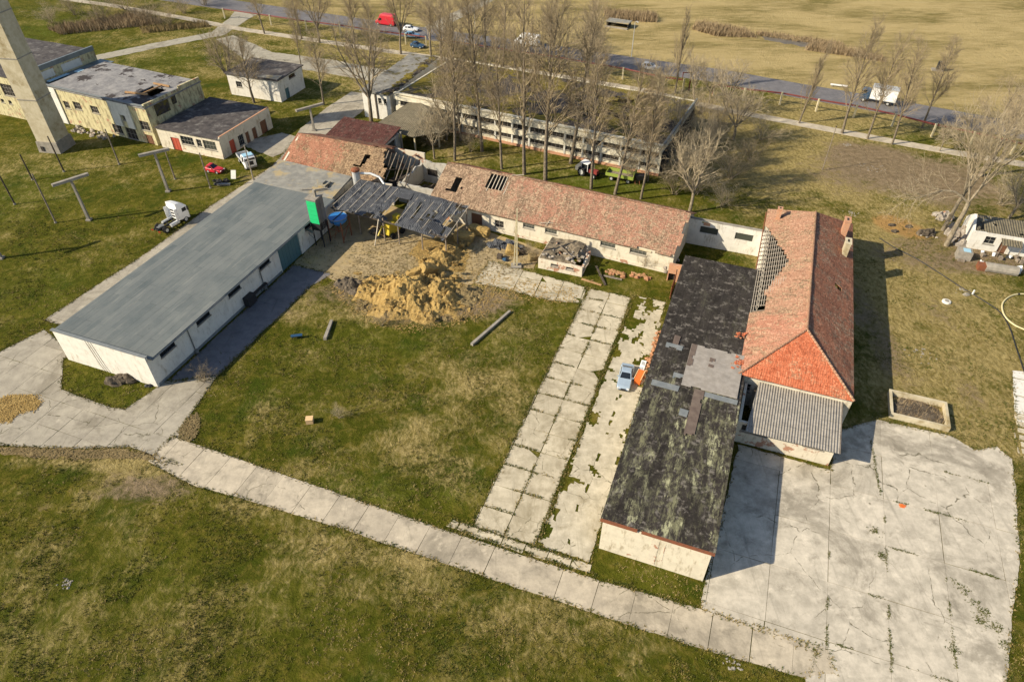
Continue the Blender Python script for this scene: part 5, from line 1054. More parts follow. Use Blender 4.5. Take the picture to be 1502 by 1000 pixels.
tpole((247, 281), 7.5, (198, 227), (243, 217), 'concrete T-pole on the left grass, behind the white truck')
tpole((461, 192), 5.0, (436, 168), (476, 157), 'concrete T-pole beside the back lane near the maroon shed')
tpole((2, 379), 7.5, (-60, 318), (-6, 302), 'concrete T-pole foot cut off by the left edge')
def pole(base, h, label, mat='wood', r=.14, lean=(0, 0)):
    o = E('wooden_pole', label, 'pole', G(*base), 0, 'plain poles on the left grass')
    part(o, 'shaft', M[mat], lambda mb: mb.tube((0, 0, -.1), (lean[0], lean[1], h), r, r * .75, 8)); part(o, 'collar', M['concrete'], lambda mb: mb.tube((0, 0, -.1), (0, 0, .25), r * 1.6, r * 1.5, 8))
pole((82, 327), 8.8, 'plain leaning pole left of the nearest T-pole', lean=(-.1, .3)); pole((22, 300), 5.6, 'short plain pole at the far left edge', 'darkwood')
pole((94, 252), 7.0, 'plain pole standing below the concrete tower', 'darkwood'); pole((175, 241), 7.0, 'plain pole in front of the yellow factory'); pole((257, 263), 6.2, 'plain pole in front of the white workshop, left one')
pole((309, 276), 6.8, 'plain pole in front of the white workshop, by the red car wreck'); pole((372, 264), 6.8, 'plain pole beside the blue-and-white truck on the lane', 'concrete'); pole((48, 264), 5.0, 'plain short pole between tower and left edge', 'darkwood')
o = E('utility_pole', 'tall twin-post utility pole by the path in front of the ruined hut', 'pole', G(758, 391))
part(o, 'shaft', M['post'], lambda mb: mb.bar((0, 0, -.1), (0, 0, 10), .30, .24, taper=.7)); part(o, 'brace', M['post'], lambda mb: mb.bar((-.45, .05, -.1), (-.12, .05, 8.2), .22, .18, taper=.8)); part(o, 'footing', M['concrete'], lambda mb: mb.boxm(Matrix.Translation((-.1, 0, .08)), 1.6, 1.2, .4))
part(o, 'crossarm', M['darkwood'], lambda mb: (mb.bar((-.5, 0, 9.3), (.5, 0, 9.3), .1), [mb.tube((x, 0, 9.3), (x, 0, 9.55), .05, .04, 6) for x in (-.45, .45)]))
o = E('street_lamp', 'thin pale lamp post across the road beyond the white car', 'lamp', G(926, 84)); part(o, 'post', M['zinc'], lambda mb: mb.tube((0, 0, 0), (0, 0, 8.5), .1, .06, 8)); part(o, 'arm', M['zinc'], lambda mb: mb.path([(0, 0, 8.5), (.2, -.8, 8.9), (.3, -1.6, 9.0)], .05, 6)); part(o, 'lamp_head', M['zinc'], lambda mb: mb.boxm(Matrix.Translation((.3, -1.9, 9.0)), .25, .7, .14))
o = E('street_lamp', 'thin pale lamp post by the field track near the very tall tree', 'lamp', G(697, 48)); part(o, 'post', M['zinc'], lambda mb: mb.tube((0, 0, 0), (0, 0, 8.5), .1, .06, 8)); part(o, 'arm', M['zinc'], lambda mb: mb.path([(0, 0, 8.5), (.2, -.8, 8.9), (.3, -1.6, 9.0)], .05, 6)); part(o, 'lamp_head', M['zinc'], lambda mb: mb.boxm(Matrix.Translation((.3, -1.9, 9.0)), .25, .7, .14))
o = E('lattice_mast', 'thin dark post at the edge of the dirt yard', 'pole', G(1206, 250)); part(o, 'shaft', M['wood'], lambda mb: mb.tube((0, 0, 0), (0, 0, 8.5), .09, .06, 6)); part(o, 'cap', M['darkwood'], lambda mb: mb.tube((0, 0, 8.5), (0, 0, 8.7), .12, .1, 6))
# red gas pipe on pale posts along the road
pts = [(330, 27), (398, 37), (450, 45), (500, 51), (551, 59), (595, 65), (625, 69)]
pts2 = [(646, 73), (700, 81), (755, 90), (810, 98), (860, 107), (912, 116), (964, 128), (1000, 133)]
pts3 = [(1045, 140), (1088, 147), (1142, 153), (1195, 163), (1250, 172), (1306, 185), (1364, 200), (1420, 212), (1480, 226), (1560, 246)]
o = E('gas_pipeline', 'long rust-red gas pipe carried on pale posts along the near side of the road', 'pipe', (0, 0, 0))
hp = 2.5
for run in (pts, pts2, pts3):
    w = [G(*p) + Vector((0, 0, hp)) for p in run]
    a, c = w[0], w[-1]; up = Vector((0, 0, 2.2))
    path = [a - Vector((0, 0, hp)), a] + w[1:-1] + [c, c - Vector((0, 0, hp))] if run is not pts2 else [a - Vector((0, 0, hp)), a] + w[1:-1] + [c + Vector((-.3, 0, .0)), c + Vector((-.3, 0, 1.6)), c + Vector((1.6, 0, 1.6)), c + Vector((1.6, 0, -hp))]
    part(o, 'pipe', M['pipe'], lambda mb: mb.path(path, .17, 8))
    for p in run: part(o, 'support', M['post'], lambda mb: mb.bar(G(*p) + Vector((.1, -.3, -.1)), G(*p) + Vector((.1, -.3, hp + .3)), .32))
# ---------------------------------------------------------------- vehicles (forward = local +x)
def loft(mb, st, m=0):
    """stations (x, [(y, z) half outline from low centre to top centre]) mirrored and skinned"""
    k0 = len(mb.v); n = None
    for x, prof in st:
        ring = [(x, y, z) for y, z in prof] + [(x, -y, z) for y, z in prof[::-1]]
        n = len(ring); mb.v += ring
    for i in range(len(st) - 1):
        for j in range(n):
            mb.f.append([k0 + i * n + j, k0 + i * n + (j + 1) % n, k0 + (i + 1) * n + (j + 1) % n, k0 + (i + 1) * n + j]); mb.m.append(m); mb.t.append(.5)
    mb.f.append([k0 + j for j in range(n)][::-1]); mb.m.append(m); mb.t.append(.5)
    mb.f.append([k0 + (len(st) - 1) * n + j for j in range(n)]); mb.m.append(m); mb.t.append(.5)
def wheel(o, x, y, r, w, rimmat=None):
    s = 1 if y > 0 else -1
    t = part(o, 'wheel', M['rubber'], lambda mb: mb.path([(x, y - s * w, r), (x, y - s * w * .97, r), (x, y - s * w * .05, r), (x, y, r)], [r * .86, r, r, r * .88], 18), smooth=False)
    part(t, 'rim', rimmat or M['zinc'], lambda mb: (mb.tube((x, y - s * .02, r), (x, y + s * .012, r), r * .62, r * .58, 14), mb.tube((x, y, r), (x, y + s * .03, r), r * .2, r * .18, 8)))
def heading(p, q): a, c = G(*p), G(*q); d = c - a; return math.atan2(d.y, d.x)
def car(label, loc, rz, paintm, kind='saloon', cat='car', L=4.4, W=1.74, Hh=1.42):
    o = E('parked_car' if kind == 'saloon' else 'car', label, cat, loc, rz); h = W / 2
    hood = {'saloon': .80, 'hatch': .84}.get(kind, .85); tail = {'saloon': .90, 'hatch': .98}.get(kind, .9)
    def prof(w, zt, zb=.2): return [(0, zb), (w * .9, zb), (w, zb + .14), (w, zt * .72), (w * .95, zt * .93), (w * .88, zt), (0, zt + .02)]
    body = MB(); X = L / 2
    loft(body, [(-X, prof(h * .78, tail - .22, .34)), (-X + .10, prof(h * .92, tail - .05, .28)), (-X + .5, prof(h, tail, .2)), (-.3, prof(h, .90, .18)), (X - 1.55, prof(h, .90, .18)), (X - 1.2, prof(h * .99, hood + .02, .2)), (X - .4, prof(h * .95, hood - .09, .22)), (X - .08, prof(h * .84, hood - .22, .28)), (X, prof(h * .7, hood - .33, .34))])
    ra, rb = (-X + .55, X - 1.5); fa, fb = (-X + (1.35 if kind == 'saloon' else .7), X - 2.25)
    def cab(w0, w1, zt, xx): return None
    r0, r1 = h * .88, h * .70
    body.add([(ra, r0, .89), (rb, r0, .89), (rb, -r0, .89), (ra, -r0, .89), (fa, r1, Hh - .05), (fb, r1, Hh - .05), (fb, -r1, Hh - .05), (fa, -r1, Hh - .05), ((fa + fb) / 2, 0, Hh), (fa + .15, r1 * .85, Hh - .01), (fb - .15, r1 * .85, Hh - .01), (fb - .15, -r1 * .85, Hh - .01), (fa + .15, -r1 * .85, Hh - .01)],
             [(0, 1, 5, 4), (1, 2, 6, 5), (2, 3, 7, 6), (3, 0, 4, 7), (4, 5, 10, 9), (5, 6, 11, 10), (6, 7, 12, 11), (7, 4, 9, 12), (9, 10, 8), (10, 11, 8), (11, 12, 8), (12, 9, 8)])
    body.build('body', paintm, o)
    def pane(name, a, b, c, d, off):
        ctr = (Vector(a) + Vector(b) + Vector(c) + Vector(d)) / 4; q = [ctr + (Vector(p) - ctr) * .86 + Vector(off) for p in (a, b, c, d)]; k = [p - Vector(off) * .5 for p in q]
        mb = MB(); mb.add(q + k, [(0, 1, 2, 3), (7, 6, 5, 4), (4, 5, 1, 0), (5, 6, 2, 1), (6, 7, 3, 2), (7, 4, 0, 3)]); mb.build(name, M['glass'], o)
    zt = Hh - .05
    pane('windscreen', (rb, -r0, .89), (rb, r0, .89), (fb, r1, zt), (fb, -r1, zt), (.02, 0, .015)); pane('rear_window', (ra, r0, .89), (ra, -r0, .89), (fa, -r1, zt), (fa, r1, zt), (-.02, 0, .015))
    xm = (fa + fb) / 2 - .05
    for s in (1, -1):
        pane('side_window', (xm + .05, s * r0, .89), (rb - .1, s * r0, .89), (fb, s * r1, zt), (xm + .05, s * r1, zt), (0, s * .02, .008)); pane('side_window', (ra + .25, s * r0, .89), (xm - .05, s * r0, .89), (xm - .05, s * r1, zt), (fa + .1, s * r1, zt), (0, s * .02, .008))
        for x in (-X + .85, X - .85): wheel(o, x, s * (h + .01), .31, .2)
        part(o, 'headlight', M['lamp'], lambda mb: mb.boxm(Matrix.Translation((X - .10, s * h * .62, hood - .25)) @ Matrix.Rotation(-s * .3, 4, 'Z'), .12, .36, .14)); part(o, 'tail_light', M['tail'], lambda mb: mb.boxm(Matrix.Translation((-X + .06, s * h * .68, tail - .2)), .1, .3, .16))
        part(o, 'mirror', paintm, lambda mb: mb.boxm(Matrix.Translation((rb - .25, s * (h + .07), .95)), .1, .18, .12))
    part(o, 'bumper', M['black'], lambda mb: (mb.box(-X - .03, -h * .7, .3, -X + .05, h * .7, .48), mb.box(X - .05, -h * .62, .28, X + .03, h * .62, .42)))
    part(o, 'grille', M['black'], lambda mb: mb.box(X - .02, -h * .35, hood - .34, X + .035, h * .35, hood - .2))
    return o
def van(label, loc, rz, paintm, L=6.2, W=2.0, Hh=2.6, name='delivery_van', cat='van'):
    o = E(name, label, cat, loc, rz); h = W / 2; X = L / 2
    def prof(w, zt, zb=.3): return [(0, zb), (w * .95, zb), (w, zb + .2), (w, zt * .6), (w * .95, zt * .88), (w * .84, zt), (0, zt + .03)]
    body = MB(); loft(body, [(-X, prof(h * .95, Hh - .06, .42)), (-X + .1, prof(h, Hh, .35)), (X - 2.3, prof(h, Hh, .3)), (X - 1.9, prof(h, Hh - .1, .3)), (X - .95, prof(h * .97, 1.35, .3)), (X - .2, prof(h * .9, 1.08, .32)), (X, prof(h * .75, .9, .4))]); body.build('body', paintm, o)
    part(o, 'windscreen', M['glass'], lambda mb: mb.quad((X - .93, -h * .8, 1.47), (X - .93, h * .8, 1.47), (X - 1.72, h * .72, 2.38), (X - 1.72, -h * .72, 2.38)))
    for s in (1, -1):
        part(o, 'side_window', M['glass'], lambda mb: mb.boxm(Matrix.Translation((X - 1.95, s * (h * .985), 1.68)) @ Matrix.Rotation(s * .06, 4, 'X'), .85, .05, .6)); part(o, 'headlight', M['lamp'], lambda mb: mb.boxm(Matrix.Translation((X - .12, s * h * .66, .95)), .2, .34, .22)); part(o, 'tail_light', M['tail'], lambda mb: mb.box(-X - .02, s * h * .86 - .07, .8, -X + .03, s * h * .86 + .07, 1.5))
        part(o, 'mirror', M['black'], lambda mb: mb.boxm(Matrix.Translation((X - 1.45, s * (h + .12), 1.5)), .12, .2, .35))
        for x in (-X + 1.1, X - 1.0): wheel(o, x, s * (h + .01), .36, .24)
    part(o, 'bumper', M['black'], lambda mb: (mb.box(X - .1, -h * .8, .3, X + .05, h * .8, .58), mb.box(-X - .06, -h * .9, .35, -X + .04, h * .9, .55)))
    return o
def cab_unit(o, paintm, x0, L, W=2.4, zf=.95, zt=3.0, fairing=True):
    h = W / 2
    def prof(w, zb, z1): return [(0, zb), (w * .96, zb), (w, zb + .15), (w, z1 - .3), (w * .93, z1), (0, z1 + .03)]
    mb = MB(); loft(mb, [(x0, prof(h, zf - .1, zt)), (x0 + L - .5, prof(h, zf - .4, zt)), (x0 + L - .12, prof(h * .97, zf - .5, zt - .25)), (x0 + L, prof(h * .9, zf - .45, 1.9))]); mb.build('cab', paintm, o)
    if fairing:
        mb = MB(); loft(mb, [(x0 + .05, [(0, zt - .05), (h * .98, zt - .05), (h * .9, zt + .75), (0, zt + .82)]), (x0 + L * .45, [(0, zt - .05), (h * .96, zt - .05), (h * .8, zt + .55), (0, zt + .62)]), (x0 + L - .35, [(0, zt - .05), (h * .85, zt - .05), (h * .7, zt + .02), (0, zt + .06)])]); mb.build('roof_fairing', paintm, o)
    part(o, 'windscreen', M['glass'], lambda mb: mb.add([(x0 + L - .02, -h * .85, 1.95), (x0 + L - .02, h * .85, 1.95), (x0 + L - .12, h * .85, zt - .32), (x0 + L - .12, -h * .85, zt - .32), (x0 + L + .03, -h * .85, 1.95), (x0 + L + .03, h * .85, 1.95), (x0 + L - .07, h * .85, zt - .30), (x0 + L - .07, -h * .85, zt - .30)], [(4, 5, 6, 7), (0, 3, 2, 1), (0, 1, 5, 4), (1, 2, 6, 5), (2, 3, 7, 6), (3, 0, 4, 7)]))
    for s in (1, -1):
        part(o, 'side_window', M['glass'], lambda mb: mb.box(x0 + L - 1.2, s * h - .015, 1.95, x0 + L - .4, s * h + .02, 2.6)); part(o, 'mirror', M['black'], lambda mb: mb.box(x0 + L - .25, s * (h + .17) - .1, 1.9, x0 + L - .1, s * (h + .17) + .1, 2.6)); part(o, 'headlight', M['lamp'], lambda mb: mb.box(x0 + L - .1, s * h * .68 - .18, .72, x0 + L + .03, s * h * .68 + .18, .92))
    part(o, 'grille', M['black'], lambda mb: mb.box(x0 + L - .02, -h * .5, 1.0, x0 + L + .025, h * .5, 1.75)); part(o, 'bumper', M['steel'], lambda mb: mb.box(x0 + L - .15, -h * .92, .42, x0 + L + .08, h * .92, .68))
def tractor_unit(label, loc, rz, paintm, group=None):
    o = E('lorry_tractor_unit', label, 'lorry', loc, rz, group); cab_unit(o, paintm, .9, 2.1)
    part(o, 'chassis', M['black'], lambda mb: [mb.box(-3.1, s * .42 - .06, .7, 2.8, s * .42 + .06, .98) for s in (1, -1)] + [mb.box(x, -.36, .74, x + .12, .36, .94) for x in (-3.0, -1.9, -.8, .3)])
    part(o, 'fuel_tank', M['zinc'], lambda mb: [mb.path([(-.9, s * .95, .72), (.75, s * .95, .72)], .32, 12) for s in (1, -1)]); part(o, 'fifth_wheel', M['steel'], lambda mb: (mb.tube((-1.9, 0, 1.0), (-1.9, 0, 1.12), .48, .46, 14), mb.box(-2.7, -.3, .99, -2.2, .3, 1.06)))
    part(o, 'wind_deflector', paintm, lambda mb: [mb.boxm(Matrix.Translation((.62, s * 1.1, 2.0)) @ Matrix.Rotation(-s * .25, 4, 'Z'), .6, .05, 2.0) for s in (1, -1)]); part(o, 'rear_vent', M['black'], lambda mb: [mb.box(.87, -.3, 1.2 + i * .55, .9, .5, 1.5 + i * .55) for i in range(3)])
    part(o, 'mudguard', M['black'], lambda mb: [mb.path([(-1.95 + .62 * math.cos(t), s * .92, .52 + .62 * math.sin(t)) for t in np.linspace(.4, PI - .4, 7)], .07, 5) for s in (1, -1)]); part(o, 'tail_light', M['tail'], lambda mb: [mb.box(-3.16, s * .8 - .2, .6, -3.08, s * .8 + .2, .76) for s in (1, -1)])
    for s in (1, -1): wheel(o, 2.05, s * 1.2, .5, .32); wheel(o, -1.95, s * 1.2, .5, .6)
    return o
car('silver-blue saloon car parked on the broken slabs beside the black-roofed shed', G(917, 557) , heading((921, 536), (913, 574)), M['silver'], L=4.5)
tractor_unit('white lorry tractor unit without trailer parked on the grass beside the white store', G(253, 331), heading((235, 340), (272, 318)), M['white'], None)
o = E('light_lorry', 'blue-and-white cab lorry parked at the corner of the white workshop', 'lorry', G(364, 242), heading((352, 229), (371, 251)))
cab_unit(o, M['white'], .6, 1.9, 2.2, .9, 2.6, False); part(o, 'roof_panel', M['skyblue'], lambda mb: mb.box(.7, -.9, 2.64, 2.1, .9, 2.72)); part(o, 'cargo_body', M['zinc'], lambda mb: (mb.box(-2.9, -1.05, .95, .5, 1.05, 1.1), [mb.box(-2.9, s * 1.05 - .03, 1.1, .5, s * 1.05 + .03, 1.6) for s in (1, -1)], mb.box(-2.93, -1.02, 1.1, -2.87, 1.02, 1.6)))
part(o, 'chassis', M['black'], lambda mb: mb.box(-2.8, -.4, .6, 2.2, .4, .9))
for s in (1, -1): wheel(o, 1.7, s * 1.08, .42, .28); wheel(o, -1.8, s * 1.08, .42, .4)
car('wrecked red-roofed small car dumped by the lane with junk around it', G(316, 252), heading((305, 248), (330, 252)), M['red'], 'hatch', 'car', 3.6, 1.6, 1.5)
o = E('scrap_heap', 'heap of scrapped black car parts beside the wrecked red car', 'scrap', G(324, 268)); part(o, 'engine_block', M['black'], lambda mb: [mb.lump((R.uniform(-1, 1), R.uniform(-.8, .8), 0), .5, .4, .6, i, .5, 8) for i in range(6)]); part(o, 'panel', M['pale_wall'], lambda mb: mb.boxm(Matrix.Translation((2.0, 1.6, .8)) @ Matrix.Rotation(.9, 4, 'X'), .9, 1.6, .06)); part(o, 'beam', M['steel'], lambda mb: mb.boxm(Matrix.Translation((.9, -1.0, .2)), 2.4, .5, .3)); part(o, 'tyre', M['rubber'], lambda mb: (mb.path([(-1.3 + .33 * math.cos(t), .6 + .33 * math.sin(t), .1) for t in np.linspace(0, 2 * PI, 11)], .11, 6)))
# tractor and trailer under the poplars
o = E('farm_tractor', 'white-roofed red tractor standing on the grass in front of the mossy-roofed block', 'tractor', G(862, 257), heading((845, 250), (880, 262)))
part(o, 'bonnet', M['tractor_red'], lambda mb: mb.box(.3, -.4, .8, 2.1, .4, 1.45)); part(o, 'engine', M['black'], lambda mb: mb.box(-.9, -.3, .5, 2.0, .3, .85)); part(o, 'cab_frame', M['white'], lambda mb: [mb.bar((x, s * .65, 1.0), (x * .9, s * .6, 2.4), .08) for x in (-1.2, .25) for s in (1, -1)] + [mb.box(-1.35, -.8, 2.4, .4, .8, 2.55)]); part(o, 'cab_glass', M['glass'], lambda mb: mb.box(-1.1, -.58, 1.3, .2, .58, 2.38)); part(o, 'mudguard', M['black'], lambda mb: [mb.box(-1.5, s * .95 - .2, 1.45, -.2, s * .95 + .2, 1.55) for s in (1, -1)]); part(o, 'exhaust', M['steel'], lambda mb: mb.tube((1.2, .2, 1.4), (1.2, .2, 2.5), .05, .05, 6))
for s in (1, -1): wheel(o, -.85, s * 1.1, .8, .42, M['zinc']); wheel(o, 1.6, s * .85, .5, .28, M['zinc'])
part(o, 'counterweight', M['steel'], lambda mb: mb.box(-2.4, -.7, .7, -1.5, .7, 1.5))
o = E('farm_trailer', 'lime green flat trailer standing right of the tractor', 'trailer', G(910, 264), heading((885, 258), (935, 268)))
part(o, 'side_board', M['lime'], lambda mb: [mb.box(-2.6, s * 1.1 - .04, .95, 2.6, s * 1.1 + .04, 1.55) for s in (1, -1)]); part(o, 'headboard', M['lime'], lambda mb: (mb.box(2.56, -1.06, .95, 2.66, 1.06, 2.3), mb.box(-2.64, -1.06, .95, -2.56, 1.06, 1.5))); part(o, 'deck', M['wood'], lambda mb: mb.box(-2.55, -1.05, .85, 2.55, 1.05, .94)); part(o, 'drawbar', M['black'], lambda mb: (mb.bar((-2.6, 0, .6), (-4.2, 0, .5), .12), mb.box(-2.2, -.4, .6, 2.4, .4, .84)))
for x in (-1.5, 1.6):
    for s in (1, -1): wheel(o, x, s * 1.0, .42, .3)
o = E('crop_sprayer', 'dark folded farm implement at the right end of the green trailer', 'implement', G(937, 270)); part(o, 'frame', M['rust'], lambda mb: (mb.bar((-1, 0, .8), (1.2, 0, .8), .12), [mb.bar((x, -.6, .2), (x, .6, 1.5), .08) for x in (-.8, 0, .8)])); part(o, 'hopper', M['black'], lambda mb: mb.boxm(Matrix.Translation((0, .2, 1.3)), 1.4, .9, .9, 0, 1.3))
# road traffic
rd = lambda i: heading(ROAD[i], ROAD[i + 1])
v_ = van('red van driving on the road at top left, seen behind bare trees', G(567, 37) + Vector((0, 0, .06)), rd(2) + PI, M['red'], 6.4, 2.1, 3.0, 'delivery_van', 'van')
car('light blue car on the road beside a dark tree, behind the red van', G(605, 55) + Vector((0, 0, .06)), rd(3) + .25, M['skyblue'], 'hatch', 'car', 4.3); car('white estate car waiting at the junction beside the light blue car', G(603, 46) + Vector((0, 0, .06)), rd(3) + .2, M['white'], 'hatch', 'car', 4.4)
car('dark teal car parked on the verge below the light blue car', G(613, 70) + Vector((0, 0, .02)), rd(3), M['blue'], 'hatch', 'car', 3.9)
van('white panel van driving on the road above the mossy roof', G(773, 66) + Vector((0, 0, .06)), rd(4) + PI, M['white'], 6.9, 2.05, 2.75)
car('small white car driving on the road right of the white van', G(953, 102) + Vector((0, 0, .06)), rd(5), M['white'], 'hatch', 'car', 4.6, 1.8, 1.55)
o = E('box_lorry', 'small lorry with a pale box body and dark blue cab on the road', 'lorry', G(1286, 151) + Vector((0, 0, .06)), rd(8) + PI)
cab_unit(o, M['blue'], 1.9, 1.9, 2.2, .9, 2.6, False); part(o, 'cargo_box', M['white'], lambda mb: mb.box(-3.6, -1.2, 1.0, 1.75, 1.2, 3.6)); part(o, 'box_trim', M['zinc'], lambda mb: (mb.box(-3.66, -1.23, 3.4, 1.8, 1.23, 3.66), mb.box(-3.66, -1.23, .95, 1.8, 1.23, 1.1))); part(o, 'chassis', M['black'], lambda mb: mb.box(-3.5, -.45, .6, 3.4, .45, .95))
part(o, 'side_emblem', M['steel'], lambda mb: [mb.box(x, 1.203, z, x + w_, 1.212, z + .28) for x, z, w_ in ((-1.6, 2.4, .5), (-.9, 2.5, .35), (-.4, 2.35, .6), (-1.5, 1.9, 1.7))])
for s in (1, -1): wheel(o, 2.9, s * 1.08, .42, .28); wheel(o, -2.2, s * 1.08, .42, .4)

# ---------------------------------------------------------------- yard objects
o = E('hopper_tower', 'tall box hopper with a bright green panelled face standing beside the white store', 'hopper', S(75.4, -61.7), -A)
part(o, 'casing', M['steel'], lambda mb: mb.box(0, 0, 4.3, 1.75, 1.9, 8.3)); part(o, 'front_panel', M['green'], lambda mb: [mb.box(.06, -.05, 4.2 + i * .78, 1.69, -.003, 4.2 + i * .78 + .74) for i in range(5)]); part(o, 'cap', M['concrete'], lambda mb: (mb.box(-.05, -.06, 8.31, 1.8, 1.95, 8.5), mb.box(.9, .8, 8.5, 1.3, 1.2, 9.6))); part(o, 'chute', M['black'], lambda mb: mb.boxm(Matrix.Translation((.9, .8, 3.6)), 1.5, 1.5, 1.3, 0, 1.2))
for x, y in ((.1, .1), (1.65, .1), (.1, 1.8), (1.65, 1.8)): part(o, 'leg', M['black'], lambda mb: mb.bar((x, y, 0), (x, y, 4.3), .14))
part(o, 'ladder', M['steel'], lambda mb: ([mb.bar((1.9, y, 0), (1.9, y, 8.2), .05) for y in (.5, .95)], [mb.bar((1.9, .5, z * .4 + .4), (1.9, .95, z * .4 + .4), .035) for z in range(19)])); part(o, 'motor', M['steel'], lambda mb: (mb.path([(-.3, -.6, 3.2), (.9, -.9, 3.1)], .22, 9), mb.path([(-.6, -.2, 2.4), (.3, -1.2, 2.8), (1.2, -1.2, 2.2)], .06, 6)))
o = E('blue_feed_hopper', 'open-topped blue hopper on a rusty four-legged frame beside the green-faced hopper', 'hopper', S(78.8, -59.0), -A)
part(o, 'bowl', M['bluebin'], lambda mb: (mb.path([(0, 0, 2.4), (0, 0, 3.3), (0, 0, 4.0)], [.35, 1.35, 1.5], 16, caps=False), mb.path([(0, 0, 3.98), (0, 0, 3.4), (0, 0, 2.6)], [1.46, 1.25, .3], 16, caps=True))); part(o, 'rim', M['steel'], lambda mb: mb.path([(1.5 * math.cos(t), 1.5 * math.sin(t), 4.0) for t in np.linspace(0, 2 * PI, 21)], .06, 6)); part(o, 'divider', M['black'], lambda mb: mb.box(-.08, -1.45, 3.3, .08, 1.45, 4.05))
for x, y in ((-1.2, -1.2), (1.2, -1.2), (-1.2, 1.2), (1.2, 1.2)): part(o, 'leg', M['rust'], lambda mb: mb.bar((x, y, 0), (x, y, 3.7), .12))
part(o, 'brace', M['rust'], lambda mb: [mb.bar(a, c, .07) for a, c in (((-1.2, -1.2, .5), (1.2, -1.2, 2.6)), ((1.2, -1.2, .5), (1.2, 1.2, 2.6)), ((-1.2, -1.2, 2.2), (1.2, -1.2, 2.2)), ((1.2, -1.2, 2.2), (1.2, 1.2, 2.2)), ((-.9, -.6, 0), (-.2, -.2, 2.5)), ((.8, -.4, 0), (.1, 0, 2.5)))])
o = E('vent_drum', 'pale zinc vent drum with a rusty cap and a bent duct beside the canopy', 'vent', S(88.9, -61.2), -A); part(o, 'drum', M['zinc'], lambda mb: mb.path([(0, 0, 0), (0, 0, 6.6)], .65, 14)); part(o, 'cap', M['rust'], lambda mb: mb.path([(0, 0, 6.7), (0, 0, 7.0), (0, 0, 7.2)], [.75, .72, .3], 12)); part(o, 'duct', M['zinc'], lambda mb: mb.path([(.7, .3, 6.2), (2.5, .6, 6.3), (4.2, .5, 6.0), (5.2, 0, 5.2), (5.5, -.5, 4.2), (5.5, -.6, 3.0)], .2, 8)); part(o, 'bracket', M['black'], lambda mb: mb.bar((.6, -.2, 4.8), (1.4, -.6, 4.8), .12))
o = E('yellow_machine', 'yellow farm machine parked under the gap in the canopy', 'machine', S(82.8, -51.6), -A - .3); part(o, 'body', M['yellow'], lambda mb: (mb.boxm(Matrix.Translation((0, 0, 1.5)), 1.4, 3.2, 1.6, 0, .75), mb.boxm(Matrix.Translation((0, 1.2, 2.6)), 1.2, 1.0, .9))); part(o, 'boom', M['yellow'], lambda mb: mb.path([(.3, -1.4, 1.8), (.4, -2.6, 2.9), (.4, -3.6, 1.6)], .14, 6)); part(o, 'engine', M['black'], lambda mb: mb.boxm(Matrix.Translation((-1.1, -.4, .9)), .8, 1.4, 1.0))
for s in (1, -1):
    for y in (-1.0, 1.1): part(o, 'wheel', M['rubber'], lambda mb: mb.path([(s * .75, y, .5), (s * 1.1, y, .5)], .5, 14))
o = E('plank_stack', 'old timber and board offcuts piled under the middle of the canopy', 'timber', S(82.0, -54.0), -A); part(o, 'plank', M['newwood'], lambda mb: [mb.bar((R.uniform(-1.6, .5), R.uniform(-.9, .9), .1 + .14 * i), (R.uniform(.6, 2), R.uniform(-.9, .9), .15 + .13 * i), .3, .08) for i in range(9)]); part(o, 'rubble', M['dung'], lambda mb: mb.lump((0, .4, 0), 1.9, 1.2, .7, 3, .5, 10))
# straw
def heap(name, label, cen, rx, ry, hgt, mat, seed, n=46, rot=0.0, cat='straw heap', pow_=1.3, rough=.6):
    o = E(name, label, cat, S(*cen), -A + rot); mb = MB(); N = n
    for j in range(N + 1):
        for i in range(N + 1):
            x, y = (i / N * 2 - 1), (j / N * 2 - 1); r2 = math.hypot(x, y); q = Vector((x * rx * .55, y * ry * .55, seed))
            edge = max(0, 1 - r2 * (1 + .35 * noise.noise(q * .8))); z = hgt * edge ** pow_ * (1 + rough * noise.noise(q * 1.1)) + min(1, edge * 5) * .55 * rough * (abs(noise.noise(q * 2.3)) * 1.3 + abs(noise.noise(q * 5)) * .7) - .04
            mb.v.append((x * rx, y * ry, z if edge > 0 else -.06))
    for j in range(N):
        for i in range(N):
            a = j * (N + 1) + i
            if all(mb.v[k][2] < -.055 for k in (a, a + 1, a + N + 2, a + N + 1)): continue
            mb.f.append([a, a + 1, a + N + 2, a + N + 1]); mb.m.append(0); mb.t.append(.5)
    mb.build('mound', mat, o); return o
o = heap('straw_heap', 'big loose heap of golden straw spilling from the yard onto the lawn', (69.0, -40.8), 8.6, 6.0, 2.3, M['straw'], 2.2, 72, .15, rough=1.15)
part(o, 'clod', M['straw'], lambda mb: [mb.lump((R.gauss(0, 3.2), R.gauss(0, 2.2), R.uniform(.2, 1.5)), R.uniform(.15, .7), R.uniform(.15, .5), R.uniform(.12, .45), i, .55, 7, 0, False) for i in range(110)])
part(o, 'weathered_skirt', M['oldstraw'], lambda mb: [mb.lump((R.uniform(-7.5, 6), R.uniform(-5, -1.0) - .0, .0), R.uniform(.15, .6), R.uniform(.15, .5), R.uniform(.1, .3), i + 90, .55, 7) for i in range(90)])
o = heap('straw_heap', 'ridge of fresh golden straw running from the heap up to the canopy', (79.0, -41.0), 2.6, 5.2, 1.5, M['straw'], 5.5, 40, -.1, rough=.9); part(o, 'clod', M['straw'], lambda mb: [mb.lump((R.gauss(0, 1.2), R.gauss(0, 2.4), R.uniform(.1, .9)), R.uniform(.3, .7), R.uniform(.3, .6), R.uniform(.25, .5), i, .55, 8, 0, False) for i in range(26)])
